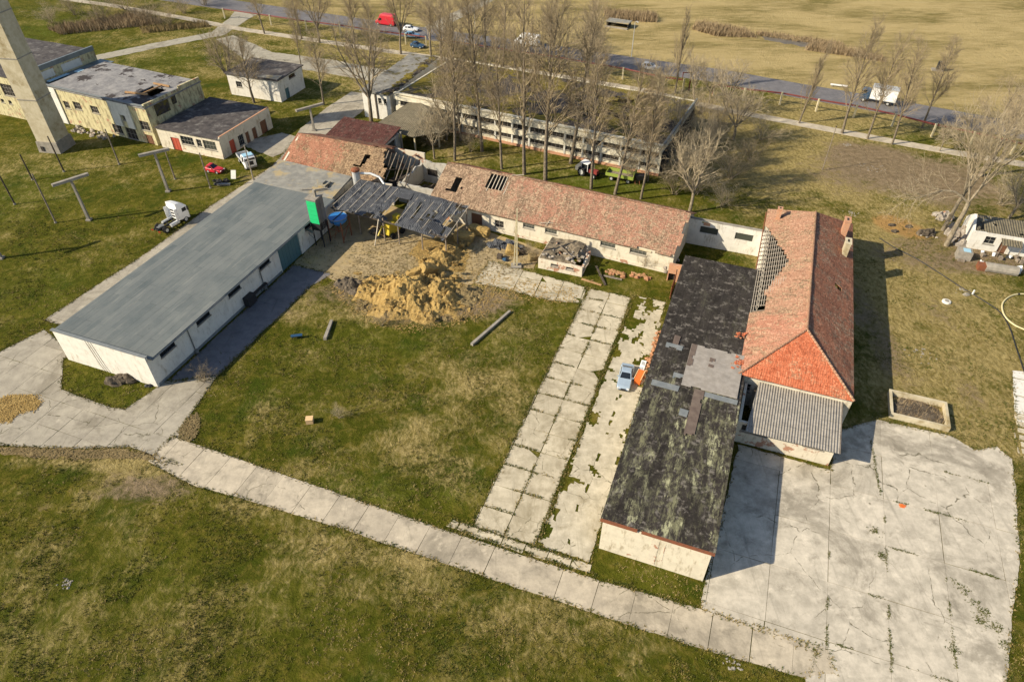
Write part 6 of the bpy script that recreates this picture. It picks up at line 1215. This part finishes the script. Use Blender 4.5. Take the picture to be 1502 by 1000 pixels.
fuzz = lambda o, rx, ry, n, m_: part(o, 'loose_stalks', M[m_], lambda mb: [mb.quad(*(lambda c, d, w: (c - d - w, c + d - w, c + d + w, c - d + w))(Vector((x, y, max(.05, z) + R.uniform(0, .12))), Vector((math.cos(a), math.sin(a), R.uniform(-.4, .4))) * R.uniform(.08, .28), Vector((-math.sin(a), math.cos(a), 0)) * R.uniform(.015, .04))) for (x, y, z), a in [(R.choice(o.children[0].data.vertices).co, R.uniform(0, 6.3)) for _ in range(n)]], kind='stuff', uv=False)
for q in [x for x in C.objects if x.name.startswith('straw_heap')]: fuzz(q, 0, 0, 5200, 'straw'); fuzz(q, 0, 0, 2600, 'oldstraw')
heap('manure_heap', 'low heap of dark brown litter at the left end of the straw heap', (67.6, -50.0), 3.6, 1.7, .7, M['dung'], 8.1, 36, -.25, rough=.9); heap('manure_heap', 'low greyish heap of old straw on the right end of the straw heap', (71.5, -34.2), 3.2, 2.4, .6, M['oldstraw'], 9.4, 30, .2, rough=.9)
def bale(label, cen, h, rz, tilt, sz=(2.3, 1.25, 1.2), mat='straw'):
    o = E('straw_bale', label, 'bale', S(*cen), -A + rz); mb = MB(); n = 7; M4 = Matrix.Translation((0, 0, h)) @ Matrix.Rotation(tilt, 4, 'Y') @ Matrix.Rotation(tilt * .5, 4, 'X')
    mb.boxm(M4, *sz); me = MB(); k = 0
    for ax in range(3):        # faces as rough grids so that the bale looks loosely bound
        for sg in (-1, 1):
            b0 = len(me.v); a1, a2 = (ax + 1) % 3, (ax + 2) % 3
            for i in range(n + 1):
                for j in range(n + 1):
                    p = [0, 0, 0]; p[ax] = sg; p[a1] = i / n * 2 - 1; p[a2] = j / n * 2 - 1
                    q = Vector((p[0] * sz[0] / 2, p[1] * sz[1] / 2, p[2] * sz[2] / 2)); q *= 1 + .12 * noise.noise(q * 1.4 + Vector((cen[0], cen[1], 0))) + .05 * noise.noise(q * 4); q *= 1 - .05 * (abs(p[0]) ** 8 * abs(p[1]) ** 8 + abs(p[1]) ** 8 * abs(p[2]) ** 8 + abs(p[0]) ** 8 * abs(p[2]) ** 8); me.v.append(tuple(M4 @ q))
            for i in range(n):
                for j in range(n): me.f.append([b0 + i * (n + 1) + j, b0 + (i + 1) * (n + 1) + j, b0 + (i + 1) * (n + 1) + j + 1, b0 + i * (n + 1) + j + 1]); me.m.append(0); me.t.append(.5)
    me.build('straw_block', M[mat], o); part(o, 'twine', M['oldstraw'], lambda mb: [mb.path([M4 @ Vector((x, sz[1] * .54 * math.cos(t), sz[2] * .56 * math.sin(t))) for t in np.linspace(0, 2 * PI, 13)], .02, 4) for x in (-sz[0] * .25, sz[0] * .25)]); return o
bale('big straw bale tipped on edge at the top of the straw heap', (74.0, -40.9), 1.6, 1.1, .5, (2.6, 1.4, 1.3)); bale('straw bale lying left of the tipped bale on the heap', (72.6, -42.6), 1.2, .6, -.3); bale('straw bale sunk at the front of the straw heap', (68.8, -39.2), 1.0, -.5, .4, (2.2, 1.2, 1.1)); bale('straw bale at the right flank of the straw heap', (71.2, -38.4), .9, .9, -.4, (2.2, 1.1, 1.1)); bale('straw bale under the torn right end of the canopy', (85.0, -40.0), .8, .4, .1, (3.2, 1.5, 1.4)); bale('straw bale stacked by the dark byre door', (87.6, -38.4), .8, -.1, .05, (3.4, 1.4, 1.4)); bale('weathered straw bale beside the black tarpaulin', (84.2, -31.4), .6, .3, .35, (2.0, 1.4, 1.2)); bale('round-ended straw bale left of the utility pole', (83.7, -27.9), .5, .7, .2, (1.3, 1.1, 1.0), 'oldstraw')
o = E('black_tarpaulin', 'crumpled dark plastic sheeting dumped against the byre wall', 'tarpaulin', S(85.3, -33.0), -A); part(o, 'sheet', M['slate'], lambda mb: [mb.lump((x, y, 0), rx, ry, rz, i, .6, 12) for i, (x, y, rx, ry, rz) in enumerate(((-1.4, .2, 1.3, 1.0, .8), (.6, .6, 1.6, .9, 1.1), (2.2, .4, 1.0, .8, .7)))]); part(o, 'pallet', M['darkwood'], lambda mb: (mb.boxm(Matrix.Translation((2.9, -1.1, .7)) @ Matrix.Rotation(.5, 4, 'X'), 1.3, .1, 1.3), mb.boxm(Matrix.Translation((.2, -3.0, .4)), .8, .6, .8))); part(o, 'blue_drum', M['blue'], lambda mb: mb.path([(.9, -3.2, .1), (1.5, -3.4, .35)], .3, 10))
def spill(name, label, poly, mat, n, seed, hgt=.1):
    rr = random.Random(seed); mb = MB(); P = [tuple(G(*p)[:2]) for p in poly]; xs = [p[0] for p in P]; ys = [p[1] for p in P]
    def inside(x, y):
        c = False
        for i in range(len(P)):
            (x0, y0), (x1, y1) = P[i - 1], P[i]
            if (y0 > y) != (y1 > y) and x < (x1 - x0) * (y - y0) / (y1 - y0) + x0: c = not c
        return c
    k = 0
    while k < n:
        x, y = rr.uniform(min(xs), max(xs)), rr.uniform(min(ys), max(ys))
        if not inside(x + rr.gauss(0, .3), y + rr.gauss(0, .3)): continue
        k += 1; a = rr.uniform(0, PI); L = rr.uniform(.08, .26); d = Vector((math.cos(a), math.sin(a), rr.uniform(-.2, .2))) * L; w = Vector((-math.sin(a), math.cos(a), 0)) * rr.uniform(.02, .05); c = Vector((x, y, .07 + rr.random() * hgt))
        mb.quad(c - d - w, c + d - w, c + d + w, c - d + w)
    o = mb.build(name, mat, kind='stuff', uv=False); return o
STRAW = [([(0, 586), (22, 579), (46, 580), (60, 590), (55, 601), (30, 604), (14, 618), (-20, 622), (-40, 600)], 'straw', 2400), ([(262, 632), (276, 618), (290, 606), (288, 640), (276, 648)], 'oldstraw', 500), ([(618, 352), (668, 345), (690, 372), (680, 400), (640, 398), (600, 372)], 'straw', 1500), ([(0, 656), (60, 658), (130, 660), (190, 660), (240, 676), (190, 672), (100, 672), (0, 666)], 'oldstraw', 700)]
for k, (poly, m_, n_) in enumerate(STRAW):
    sheet('straw_layer', px(*poly), M[m_], .066, .45, 20 + k, 'stuff'); spill('loose_straw', '', poly, M[m_], n_, k)
spill('loose_straw', '', [(480, 420), (560, 405), (720, 400), (850, 425), (840, 445), (740, 440), (700, 470), (600, 490), (530, 470)], M['straw'], 3000, 14, .03)
spill('loose_straw', '', [(540, 350), (700, 345), (770, 370), (790, 392), (700, 412), (560, 420), (470, 425), (520, 385)], M['oldstraw'], 3200, 12, .03)
# things on the lawn
def log(label, a, c, r):
    p, q = G(*a) + Vector((0, 0, r)), G(*c) + Vector((0, 0, r)); o = E('concrete_post', label, 'post', p); part(o, 'shaft', M['concrete'], lambda mb: mb.bar(Vector((0, 0, 0)), q - p, r * 2, r * 1.8, taper=.85)); part(o, 'stub', M['rust'], lambda mb: mb.bar((q - p) * 1.0, (q - p) * 1.05, .05)); return o
log('long fallen concrete post lying on the lawn right of the straw heap', (692, 507), (748, 458), .20); log('short fallen concrete post lying on the lawn left of the straw heap', (477, 499), (487, 472), .22)
o = E('pale_block', 'small pale square block lying alone on the lawn', 'block', G(455, 619)); part(o, 'block', M['cream'], lambda mb: mb.boxm(Matrix.Translation((0, 0, .3)) @ Matrix.Rotation(.1, 4, 'Z'), .8, .7, .65)); part(o, 'lid', M['cream'], lambda mb: mb.boxm(Matrix.Translation((0, 0, .66)) @ Matrix.Rotation(.1, 4, 'Z'), .86, .76, .08))
o = E('garden_bench', 'little dark blue metal stand lying on the lawn near the alley', 'bench', G(436, 496), .2); part(o, 'seat', M['blue'], lambda mb: mb.boxm(Matrix.Translation((0, 0, .5)), 1.5, .5, .08)); part(o, 'leg', M['black'], lambda mb: [mb.bar((x, y, 0), (x, y, .48), .06) for x in (-.6, .6) for y in (-.2, .2)])
o = E('dirt_mound', 'mound of dark earth and ash against the white end wall of the store', 'mound', G(180, 560)); part(o, 'earth', M['dung'], lambda mb: (mb.lump((-.6, 0, -.05), 1.5, .9, .9, 3, .4, 14), mb.lump((.7, .3, -.05), 1.1, .8, .8, 5, .4, 14))); part(o, 'board', M['wood'], lambda mb: (mb.bar((1.5, .6, 0), (1.7, 1.3, 1.4), .12), mb.bar((2.0, .4, 0), (2.0, 1.2, 1.3), .1)))
o = E('dark_tyre_pile', 'small dark heap of rags at the foot of the store corner', 'heap', G(219, 566)); part(o, 'rag', M['black'], lambda mb: mb.lump((0, 0, 0), .5, .3, .3, 2, .4, 10)); part(o, 'sack', M['dung'], lambda mb: mb.lump((.5, .2, 0), .3, .25, .25, 4, .4, 8))
# orange litter along the shed, timber by the byre
o = E('orange_pipe_stack', 'broken orange clay pipes and tiles lined along the left wall of the black-roofed shed', 'pipes', S(67.0, -6.1), -A); part(o, 'pipe', M['clay'], lambda mb: [mb.path([(R.uniform(-.3, .1), -2.6 + i * .85 + R.uniform(0, .3), .13), (R.uniform(-.3, .2), -2.2 + i * .85, .16 + .1 * (i % 2))], .12, 8) for i in range(10)]); part(o, 'shard', M['clay'], lambda mb: [mb.lump((R.uniform(-.35, .3), R.uniform(-3.4, 6.5), 0), .3, .25, .3, i, .4, 6) for i in range(26)])
o = E('orange_barrel', 'bright orange plastic trough standing between the silver car and the shed', 'trough', S(63.2, -6.6), -A - .1); part(o, 'tub', M['orange'], lambda mb: mb.boxm(Matrix.Translation((0, 0, .5)), .75, 1.7, 1.0, 0, 1.1)); part(o, 'rim', M['cream'], lambda mb: [mb.bar((s * .42, -.92, 1.0), (s * .42, .92, 1.0), .09) for s in (1, -1)])
o = E('white_door', 'white wooden door lying flat beside the orange trough', 'door', S(65.6, -6.7), -A); part(o, 'leaf', M['white'], lambda mb: mb.boxm(Matrix.Translation((0, 0, .25)) @ Matrix.Rotation(.08, 4, 'X'), .65, 2.1, .08)); part(o, 'panel', M['zinc'], lambda mb: [mb.boxm(Matrix.Translation((0, y, .3 + y * .08)), .4, .7, .03) for y in (-.5, .5)])
for lab, p_, n_ in (('heap of broken orange roof tiles in the grass right of the ruined hut', (903, 402), 22), ('heap of orange planks and tiles beside the bare bush under the byre wall', (940, 406), 18)):
    o = E('timber_heap', lab, 'heap', G(*p_), -A); part(o, 'plank', M['newwood'], lambda mb: [mb.bar((R.uniform(-1.6, .4), R.uniform(-.6, .6), .1 + .05 * i), (R.uniform(.2, 1.6), R.uniform(-.6, .6), .1 + .04 * i), .16, .06) for i in range(9)]); part(o, 'tile', M['clay'], lambda mb: [mb.lump((R.uniform(-1.4, 1.4), R.uniform(-.6, .6), 0), .35, .25, .35, i, .5, 6) for i in range(n_)])
for lab, a, c, m_ in (('long pale plank lying in front of the ruined hut', (853, 410), (882, 419), 'newwood'), ('dark charred beam propped against the ruined hut corner', (874, 395), (888, 419), 'darkwood'), ('grey plank lying between hut and orange tile heap', (885, 405), (912, 411), 'wood')):
    p, q = G(*a) + Vector((0, 0, .12)), G(*c) + Vector((0, 0, .1)); o = E('loose_plank', lab, 'plank', p); part(o, 'board', M[m_], lambda mb: mb.bar((0, 0, .5 if 'charred' in lab else 0), q - p, .3, .12)); part(o, 'nail_batten', M[m_], lambda mb: mb.bar((q - p) * .5 + Vector((-.3, .1, .1)), (q - p) * .5 + Vector((.3, .3, .1)), .1))
# pit, hose, hidden ditch cable, well cover, odds and ends at right
o = E('concrete_pit', 'shallow concrete-rimmed pit full of dry weeds at the corner of the loading yard', 'pit', S(67.3, 22.6), -A); w, d = 6.4, 4.4
mb = MB(); mb.box(0, 0, -.05, w, .3, .75); mb.box(0, d - .3, -.05, w, d, .75); mb.box(0, .303, -.05, .3, d - .303, .747); mb.box(w - .3, .303, -.05, w, d - .303, .747); mb.build('rim', M['concrete_w'], o)
part(o, 'floor', M['dung'], lambda mb: mb.lump((w / 2, d / 2, -.05), w * .46, d * .44, .28, 3, .4, 18)); part(o, 'weeds', M['reed'], lambda mb: [mb.add([Vector((x, y, .05)), Vector((x + .06, y, .05)), Vector((x + R.gauss(0, .35), y + R.gauss(0, .35), R.uniform(.3, .8)))], [(0, 1, 2)]) for x, y in [(R.uniform(.5, w - .5), R.uniform(.5, d - .5)) for _ in range(420)]])
def ground_path(name, label, cat, pts, r, mat):
    W = [G(*p) for p in pts]; o = E(name, label, cat, W[0]); out = []
    for i in range(len(W) - 1):
        p0, p1, p2, p3 = W[max(i - 1, 0)], W[i], W[i + 1], W[min(i + 2, len(W) - 1)]
        for k in range(8):
            t = k / 8; out.append(.5 * ((2 * p1) + (p2 - p0) * t + (2 * p0 - 5 * p1 + 4 * p2 - p3) * t * t + (3 * p1 - p0 - 3 * p2 + p3) * t ** 3) - W[0] + Vector((0, 0, r)))
    part(o, 'tube', M[mat], lambda mb: mb.path(out, r, 6)); part(o, 'coupling', M['black'], lambda mb: mb.path(out[10:12], r * 1.4, 7)); return o
ground_path('garden_hose', 'pale hose looping across the grass at the right edge', 'hose', [(1530, 436), (1500, 432), (1482, 435), (1470, 446), (1472, 462), (1484, 475), (1502, 484), (1540, 496)], .11, 'hose')
ground_path('drain_pipe', 'long dark pipe winding across the dry grass to the right edge', 'pipe', [(1290, 350), (1316, 366), (1344, 380), (1376, 400), (1410, 422), (1440, 440), (1466, 458), (1480, 480), (1490, 510), (1500, 540), (1512, 580)], .075, 'black')
o = E('well_cover', 'round whitish well cover in the dry grass on the right', 'cover', G(1388, 443)); part(o, 'ring', M['white_wall'], lambda mb: mb.path([(0, 0, -.05), (0, 0, .18), (0, 0, .24)], [.62, .6, .5], 16)); part(o, 'lid', M['concrete'], lambda mb: mb.tube((0, 0, .24), (0, 0, .3), .3, .28, 10))
o = E('white_marker_post', 'short white marker post by the dark pipe on the right', 'post', G(1426, 432)); part(o, 'post', M['white'], lambda mb: mb.bar((0, 0, 0), (0, 0, .8), .16)); part(o, 'stone', M['concrete'], lambda mb: mb.lump((-.9, 0, 0), .5, .4, .25, 2, .4, 8))
for i, (lab, p_, rx) in enumerate((('white stone lump behind the hipped house ridge end', (1250, 314), .8), ('small white rubble on the dirt yard', (1244, 213), .6), ('pale rubble patch on dry ground right of the house shadow', (1352, 518), 1.4), ('light patch of rubble in the dirt yard near the thin post', (1280, 246), 1.6), ('white rubble scatter beside the dark pipe', (1412, 425), .5), ('white scrap on the foreground grass at left', (100, 855), .5), ('white scrap on the foreground grass near the front road', (1075, 972), .7))):
    o = E('rubble_patch', lab, 'rubble', G(*p_)); part(o, 'stone', M['concrete'], lambda mb: [mb.lump((R.gauss(0, rx * .7), R.gauss(0, rx * .6), 0), R.uniform(.06, .2), R.uniform(.05, .18), R.uniform(.03, .1), k, .4, 6) for k in range(14)]); part(o, 'chip', M['concrete'], lambda mb: [mb.lump((R.gauss(0, rx * .8), R.gauss(0, rx * .7), 0), .1, .08, .08, k, .4, 5) for k in range(8)])
o = E('well_box', 'grey box with a light blue lid standing before the white cottage', 'box', G(1411, 378), -A); part(o, 'casing', M['concrete'], lambda mb: mb.box(-1.0, -.8, 0, 1.0, .8, 1.4)); part(o, 'lid', M['skyblue'], lambda mb: mb.box(-.3, -.5, 1.401, .7, .5, 1.46)); part(o, 'foot', M['wood'], lambda mb: mb.boxm(Matrix.Translation((-.3, -1.1, .15)), 1.0, .4, .3))
o = E('feed_trough', 'long pale trough with a rusty end lying before the white cottage', 'trough', G(1462, 398), -A + .05); part(o, 'tank', M['concrete'], lambda mb: mb.path([(-1.8, 0, .5), (2.6, 0, .5)], .75, 12)); part(o, 'rust_end', M['rust'], lambda mb: mb.boxm(Matrix.Translation((-2.3, 0, .45)), 1.0, 1.2, .9)); part(o, 'bag', M['white'], lambda mb: (mb.lump((2.7, .6, 0), .7, .5, 1.2, 4, .3, 10), mb.lump((-2.2, 1.0, 0), .4, .4, .9, 6, .3, 8)))
o = E('yard_junk', 'scatter of household junk along the front of the white cottage', 'junk', G(1465, 376), -A); [part(o, 'box', M['wood'], lambda mb: mb.boxm(Matrix.Translation((R.uniform(-4, 5), R.uniform(-1, .6), .25)) @ Matrix.Rotation(R.random(), 4, 'Z'), .5, .6, .5)) for _ in range(8)]; part(o, 'bucket', M['white'], lambda mb: [mb.path([(x, R.uniform(-.8, .3), 0), (x, 0, .5)], [.2, .26], 8) for x in (-2.4, -.8, 1.5, 3.6)]); part(o, 'rag', M['black'], lambda mb: [mb.lump((R.uniform(-4, 5), R.uniform(-1, .6), 0), .35, .3, .3, k, .4, 7) for k in range(6)])
for i, (lab, p_) in enumerate((('dark clod on the sandy ground, leftmost of the four dark clods', (1308, 331)), ('dark clod on the sandy ground, upper one', (1312, 340)), ('dark clod on the sandy ground, lower one', (1332, 333)), ('dark clod beside the sandy ground near the twin trees', (1360, 341)))):
    o = E('dark_clod', lab, 'clod', G(*p_)); part(o, 'clod', M['dung'], lambda mb: mb.lump((0, 0, 0), .55, .4, .4, i, .4, 8)); part(o, 'crumb', M['dung'], lambda mb: mb.lump((.6, .2, 0), .2, .2, .15, i + 5, .4, 6))
for i in range(5): pass
for lab, p_, mt in (('small log pile below the wind-bent tree on the dirt yard', (1360, 345), 'dung'), ('pinkish rubble heap behind the twin trees', (1384, 320), 'rubble')):
    o = E('rubble_heap', lab, 'rubble', G(*p_)); part(o, 'mound', M[mt], lambda mb: [mb.lump((R.uniform(-1, 1), R.uniform(-.8, .8), 0), .8, .7, .8, k, .45, 8) for k in range(5)]); part(o, 'stone', M['rubble'], lambda mb: [mb.lump((R.uniform(-1.8, 1.8), R.uniform(-1, 1), 0), .25, .2, .2, k, .4, 6) for k in range(8)])
o = E('bus_shelter', 'small low shelter with a pale roof in the field beyond the road', 'shelter', G(907, 39), -A - .1); part(o, 'roof', M['annexroof'], lambda mb: mb.box(-3.4, -1.6, 1.3, 3.4, 1.8, 1.5)); part(o, 'wall', M['void'], lambda mb: (mb.box(-3.2, 1.3, 0, 3.2, 1.5, 1.3), mb.box(3.0, -1.3, 0, 3.2, 1.298, 1.3), mb.box(-3.2, -1.3, 0, -3.0, 1.298, 1.3))); part(o, 'step', M['concrete'], lambda mb: mb.box(-3.4, -2.2, 0, 3.4, -1.6, .3))
o = E('dark_monument', 'small dark standing slab in the field at top right', 'slab', G(1377, 104), -A); part(o, 'slab', M['black'], lambda mb: mb.boxm(Matrix.Translation((0, 0, 1.1)), 1.6, .9, 2.2, 0, .9)); part(o, 'base', M['concrete'], lambda mb: mb.boxm(Matrix.Translation((-.5, .1, .15)), 2.4, 1.6, .3))
o = E('white_barrier', 'short white barrier lying in the field beyond the box lorry', 'barrier', G(1230, 128), -A); part(o, 'rail', M['white'], lambda mb: mb.box(-1.9, -.1, .3, 1.9, .1, .6)); part(o, 'foot', M['concrete'], lambda mb: [mb.box(x - .15, -.25, 0, x + .15, .25, .3) for x in (-1.5, 1.5)])
o = E('orange_paint_spot', 'orange paint spot on the loading yard concrete, built as a flat lump', 'scrap', G(1323, 742) + Vector((0, 0, .06))); part(o, 'scrap', M['orange'], lambda mb: mb.lump((0, 0, 0), .32, .2, .05, 3, .8, 10)); part(o, 'strip', M['clay'], lambda mb: mb.boxm(Matrix.Translation((.35, .1, .02)), .3, .06, .03))  # the orange paint spot is made as an added flat lump
for lab, p_, n_ in (('cluster of slipped red tiles on the black roof above the pale felt patch', (1087, 492), 9), ('cluster of slipped red tiles on the right edge of the pale felt patch', (1084, 532), 14)):
    o = E('slipped_tiles', lab, 'tiles', G(*p_, 5.1), -A); part(o, 'tile', M['tile_hip'], lambda mb: [mb.boxm(Matrix.Translation((R.gauss(0, .4), R.gauss(0, .5), .08)) @ Matrix.Rotation(R.uniform(-.4, .4), 4, 'X') @ Matrix.Rotation(R.random() * 3, 4, 'Z'), .26, .36, .03) for i in range(n_)]); part(o, 'chip', M['clay'], lambda mb: [mb.lump((R.gauss(0, .5), R.gauss(0, .6), 0), .12, .1, .1, i, .4, 5) for i in range(8)])
# far houses at the very top left
b = B('far_house', 'far house with an orange tile roof at the very top left corner', 'house', 188, -205); rect(b, 12, 9, 3.5, .3, M['white_wall'], {'front': [(2, 3.5, 1, 2.4, 'window'), (6, 7.5, 1, 2.4, 'window')]}); roof(b, 'roof', M['tile_hip'], (-.4, -.4, 3.5), (12.4, -.4, 3.5), (12.4, 4.5, 6.5), (-.4, 4.5, 6.5), .8, .12, None, .05, 51); roof(b, 'roof', M['tile_hip'], (12.4, 9.4, 3.5), (-.4, 9.4, 3.5), (-.4, 4.52, 6.5), (12.4, 4.52, 6.5), .8, .12, None, .05, 52)
# dry reeds and field scrub
def reeds(name, poly, n, hh, mat, seed):
    rr = random.Random(seed); mb = MB(); P = [tuple(G(*p)[:2]) for p in poly]; xs = [p[0] for p in P]; ys = [p[1] for p in P]; k = 0
    def inside(x, y):
        c = False
        for i in range(len(P)):
            (x0, y0), (x1, y1) = P[i - 1], P[i]
            if (y0 > y) != (y1 > y) and x < (x1 - x0) * (y - y0) / (y1 - y0) + x0: c = not c
        return c
    while k < n:
        x, y = rr.uniform(min(xs), max(xs)), rr.uniform(min(ys), max(ys))
        if not inside(x, y): continue
        k += 1; a = rr.uniform(0, PI); w = rr.uniform(.04, .10); h = hh * rr.uniform(.5, 1.1) * (1 + .5 * noise.noise(Vector((x * .2, y * .2, 0))))
        mb.add([(x - w * math.cos(a), y - w * math.sin(a), -.02), (x + w * math.cos(a), y + w * math.sin(a), -.02), (x + rr.gauss(0, .25), y + rr.gauss(0, .25), h)], [(0, 1, 2)])
    return mb.build(name, mat, kind='stuff', uv=False)
reeds('reeds', [(885, 18), (960, 22), (965, 34), (890, 30)], 2600, 1.9, M['reed'], 1); reeds('reeds', [(1020, 36), (1090, 46), (1110, 56), (1050, 54), (1015, 44)], 3000, 2.0, M['reed'], 2); reeds('reeds', [(1108, 47), (1180, 56), (1235, 64), (1240, 70), (1170, 62), (1110, 53)], 1500, 1.2, M['reed'], 9); reeds('reeds', [(1190, 66), (1290, 84), (1300, 92), (1250, 84), (1180, 74)], 2600, 1.8, M['reed'], 3)
reeds('reeds', [(70, 44), (200, 20), (235, 30), (240, 36), (90, 52)], 4200, 2.2, M['reed'], 4); reeds('reeds', [(205, 42), (300, 32), (310, 40), (210, 50)], 1600, 1.3, M['oldstraw'], 5)
# ---- weeds along pavement edges and in the joints
def weeds(name, pts, n, mat, seed, size=(.10, .28), spread=.16):
    rr = random.Random(seed); mb = MB(); k = 0
    while k < n:
        u, v = pts[rr.randrange(len(pts))]
        if noise.noise(Vector((u * .35, v * .35, seed))) + .5 * rr.random() < .12: k += .2; continue
        k += 1; p = S(u + rr.gauss(0, spread), v + rr.gauss(0, spread), .03)
        if p.y > 130: continue
        for _ in range(4):
            a = rr.uniform(0, 2 * PI); L = rr.uniform(*size); e = Vector((math.cos(a), math.sin(a), rr.uniform(.5, 1.6))).normalized() * L; w = Vector((-math.sin(a), math.cos(a), 0)) * rr.uniform(.02, .05)
            mb.add([p - w, p + w, p + e], [(0, 1, 2)])
    return mb.build(name, mat, kind='stuff', uv=False)
M['weed'] = rough_mat('weed_green', (.05, .065, .008), (.10, .095, .018), 1, .4, .6, 0, .01); M['weed_dry'] = rough_mat('weed_dry', (.17, .13, .045), (.30, .23, .095), 1, .4, .6, 0, .01)
weeds('weeds', EDGES, 9000, M['weed'], 1); weeds('dry_weeds', EDGES, 5000, M['weed_dry'], 2)
def seam(*runs):
    out = []
    for (u0, v0), (u1, v1) in runs:
        n = max(2, int(math.hypot(u1 - u0, v1 - v0) / .15)); out += [(u0 + (u1 - u0) * i / n + .12 * noise.noise(Vector((i * .2, u0, v0))), v0 + (v1 - v0) * i / n + .12 * noise.noise(Vector((i * .2, u0, v0 + 5)))) for i in range(n) if noise.noise(Vector((i * .07, u0 * 1.7, v0))) > -.1]
    return out
YS = seam(((35.6, 16.3), (48, 16.3)), ((34, 21.6), (52, 21.6)), ((52, 21.6), (63.5, 20.4)), ((34, 26.9), (48, 26.9)), ((42.4, 16.4), (42.4, 21.5)), ((48.5, 21.6), (48.5, 32)), ((54.6, 21.6), (54.6, 32)), ((36.3, 16.4), (36.3, 21.5)), ((36.3, 23), (36.3, 30)), ((60.7, 28), (60.7, 33)))
weeds('weeds', YS, 1500, M['weed'], 3, (.06, .17), .07)
blot = [(R.gauss(c[0], .25), R.gauss(c[1], .3)) for c in ((46.5, 27.5), (46, 28.4), (45, 29), (44.2, 29.9), (43.2, 29.4), (43, 30.6), (41.6, 31.2), (47.2, 26.2), (39.5, 26.8), (47.2, 21.2), (50, 20.6)) for _ in range(60)]
weeds('weeds', blot, 700, M['weed'], 4, (.06, .18), .1)
JO = seam(((36.5, -14.45), (79, -14.45)), ((36.4, -11.15), (79, -11.15)), ((36.2, -18), (79, -17.9)), ((35.3, -20), (35.3, 5)), ((36.2, -17), (36.2, -6)), *[((u, -17.7), (u, -11.2)) for u in np.arange(39, 78, 2.95)])
weeds('weeds', JO, 3200, M['weed'], 5, (.08, .22), .09); weeds('dry_weeds', JO, 1500, M['weed_dry'], 6, (.08, .2), .12)
# ---- tufts of grass standing over the near lawns
KEEP = [[tuple(S(*p)[:2]) for p in q] for q in OUTLINES]
RECTS = [(41, 90.5, -77.5, -62), (38, 86, -5.6, 5.6), (57, 103.5, 4.4, 17.4), (80, 103, -78, -7), (57, 58, 5, 16)]
def tufts(name, n, mat, seed, thr, size):
    rr = random.Random(seed); mb = MB(); k = 0; tries = 0
    ins = []
    for q in KEEP:
        xs = [p[0] for p in q]; ys = [p[1] for p in q]; ins.append((min(xs), max(xs), min(ys), max(ys), q))
    def inside(x, y):
        for x0, x1, y0, y1, P in ins:
            if not (x0 < x < x1 and y0 < y < y1): continue
            c = False
            for i in range(len(P)):
                (a0, b0), (a1, b1) = P[i - 1], P[i]
                if (b0 > y) != (b1 > y) and x < (a1 - a0) * (y - b0) / (b1 - b0) + a0: c = not c
            if c: return True
        return False
    while k < n and tries < n * 12:
        tries += 1; y = 17 + 88 * rr.random() ** 1.25; half = .78 * (y * .755 + 39.4); x = rr.uniform(-half, half)
        if noise.noise(Vector((x * .16, y * .16, seed))) + .6 * noise.noise(Vector((x * .6, y * .6, seed + 3))) < thr: continue
        u, v = toUV((x, y))
        if any(a < u < b_ and c < v < d_ for a, b_, c, d_ in RECTS) or inside(x, y): continue
        k += 1; p = Vector((x, y, -.02))
        for _ in range(5):
            a = rr.uniform(0, 2 * PI); L = rr.uniform(*size); e = Vector((math.cos(a), math.sin(a), rr.uniform(.5, 2.2))).normalized() * L; w = Vector((-math.sin(a), math.cos(a), 0)) * rr.uniform(.02, .05); o_ = Vector((rr.gauss(0, .08), rr.gauss(0, .08), 0))
            mb.add([p + o_ - w, p + o_ + w, p + o_ + e], [(0, 1, 2)])
    return mb.build(name, mat, kind='stuff', uv=False)
tufts('grass_tufts', 15000, M['weed'], 11, .12, (.10, .32)); tufts('grass_tufts', 12000, rough_mat('olive_blade', (.10, .09, .016), (.17, .14, .032), 1, .4, .6, 0, .01), 12, .05, (.10, .30)); tufts('dry_grass_tufts', 6500, M['weed_dry'], 13, .22, (.08, .26))
# ---------------------------------------------------------------- light, sky, camera
EL, AZ = math.radians(33), math.radians(16.3)
d = Vector((math.cos(AZ) * math.cos(EL), math.sin(AZ) * math.cos(EL), -math.sin(EL)))
sl_ = bpy.data.lights.new('sun', 'SUN'); sl_.energy = 5.0; sl_.angle = math.radians(.5); sl_.color = (1.0, .88, .68)
so = bpy.data.objects.new('sun', sl_); C.objects.link(so); so.rotation_euler = d.to_track_quat('-Z', 'Y').to_euler(); so.location = (-60, 0, 80)
wd = bpy.data.worlds.new('World'); bpy.context.scene.world = wd; wd.use_nodes = True; nt = wd.node_tree; nt.nodes.clear()
sk = nt.nodes.new('ShaderNodeTexSky'); sk.sky_type = 'NISHITA'; sk.sun_disc = False; sk.sun_elevation = EL; sk.sun_rotation = math.atan2(-d.x, -d.y) % (2 * PI)
bg = nt.nodes.new('ShaderNodeBackground'); bg.inputs['Strength'].default_value = .10; ow = nt.nodes.new('ShaderNodeOutputWorld')
nt.links.new(sk.outputs[0], bg.inputs[0]); nt.links.new(bg.outputs[0], ow.inputs[0])
cd = bpy.data.cameras.new('camera'); cam = bpy.data.objects.new('camera', cd); C.objects.link(cam); cam.location = (0, 0, H); cam.rotation_euler = (PI / 2 - TH, 0, 0)
cd.sensor_width = 36; cd.lens = 36 * F / 1502; cd.clip_start = .5; cd.clip_end = 8000
sc = bpy.context.scene; sc.camera = cam
sc.view_settings.view_transform = 'Standard'; sc.view_settings.look = 'None'; sc.view_settings.gamma = 1; sc.view_settings.exposure = .63; sc.view_settings.use_curve_mapping = False
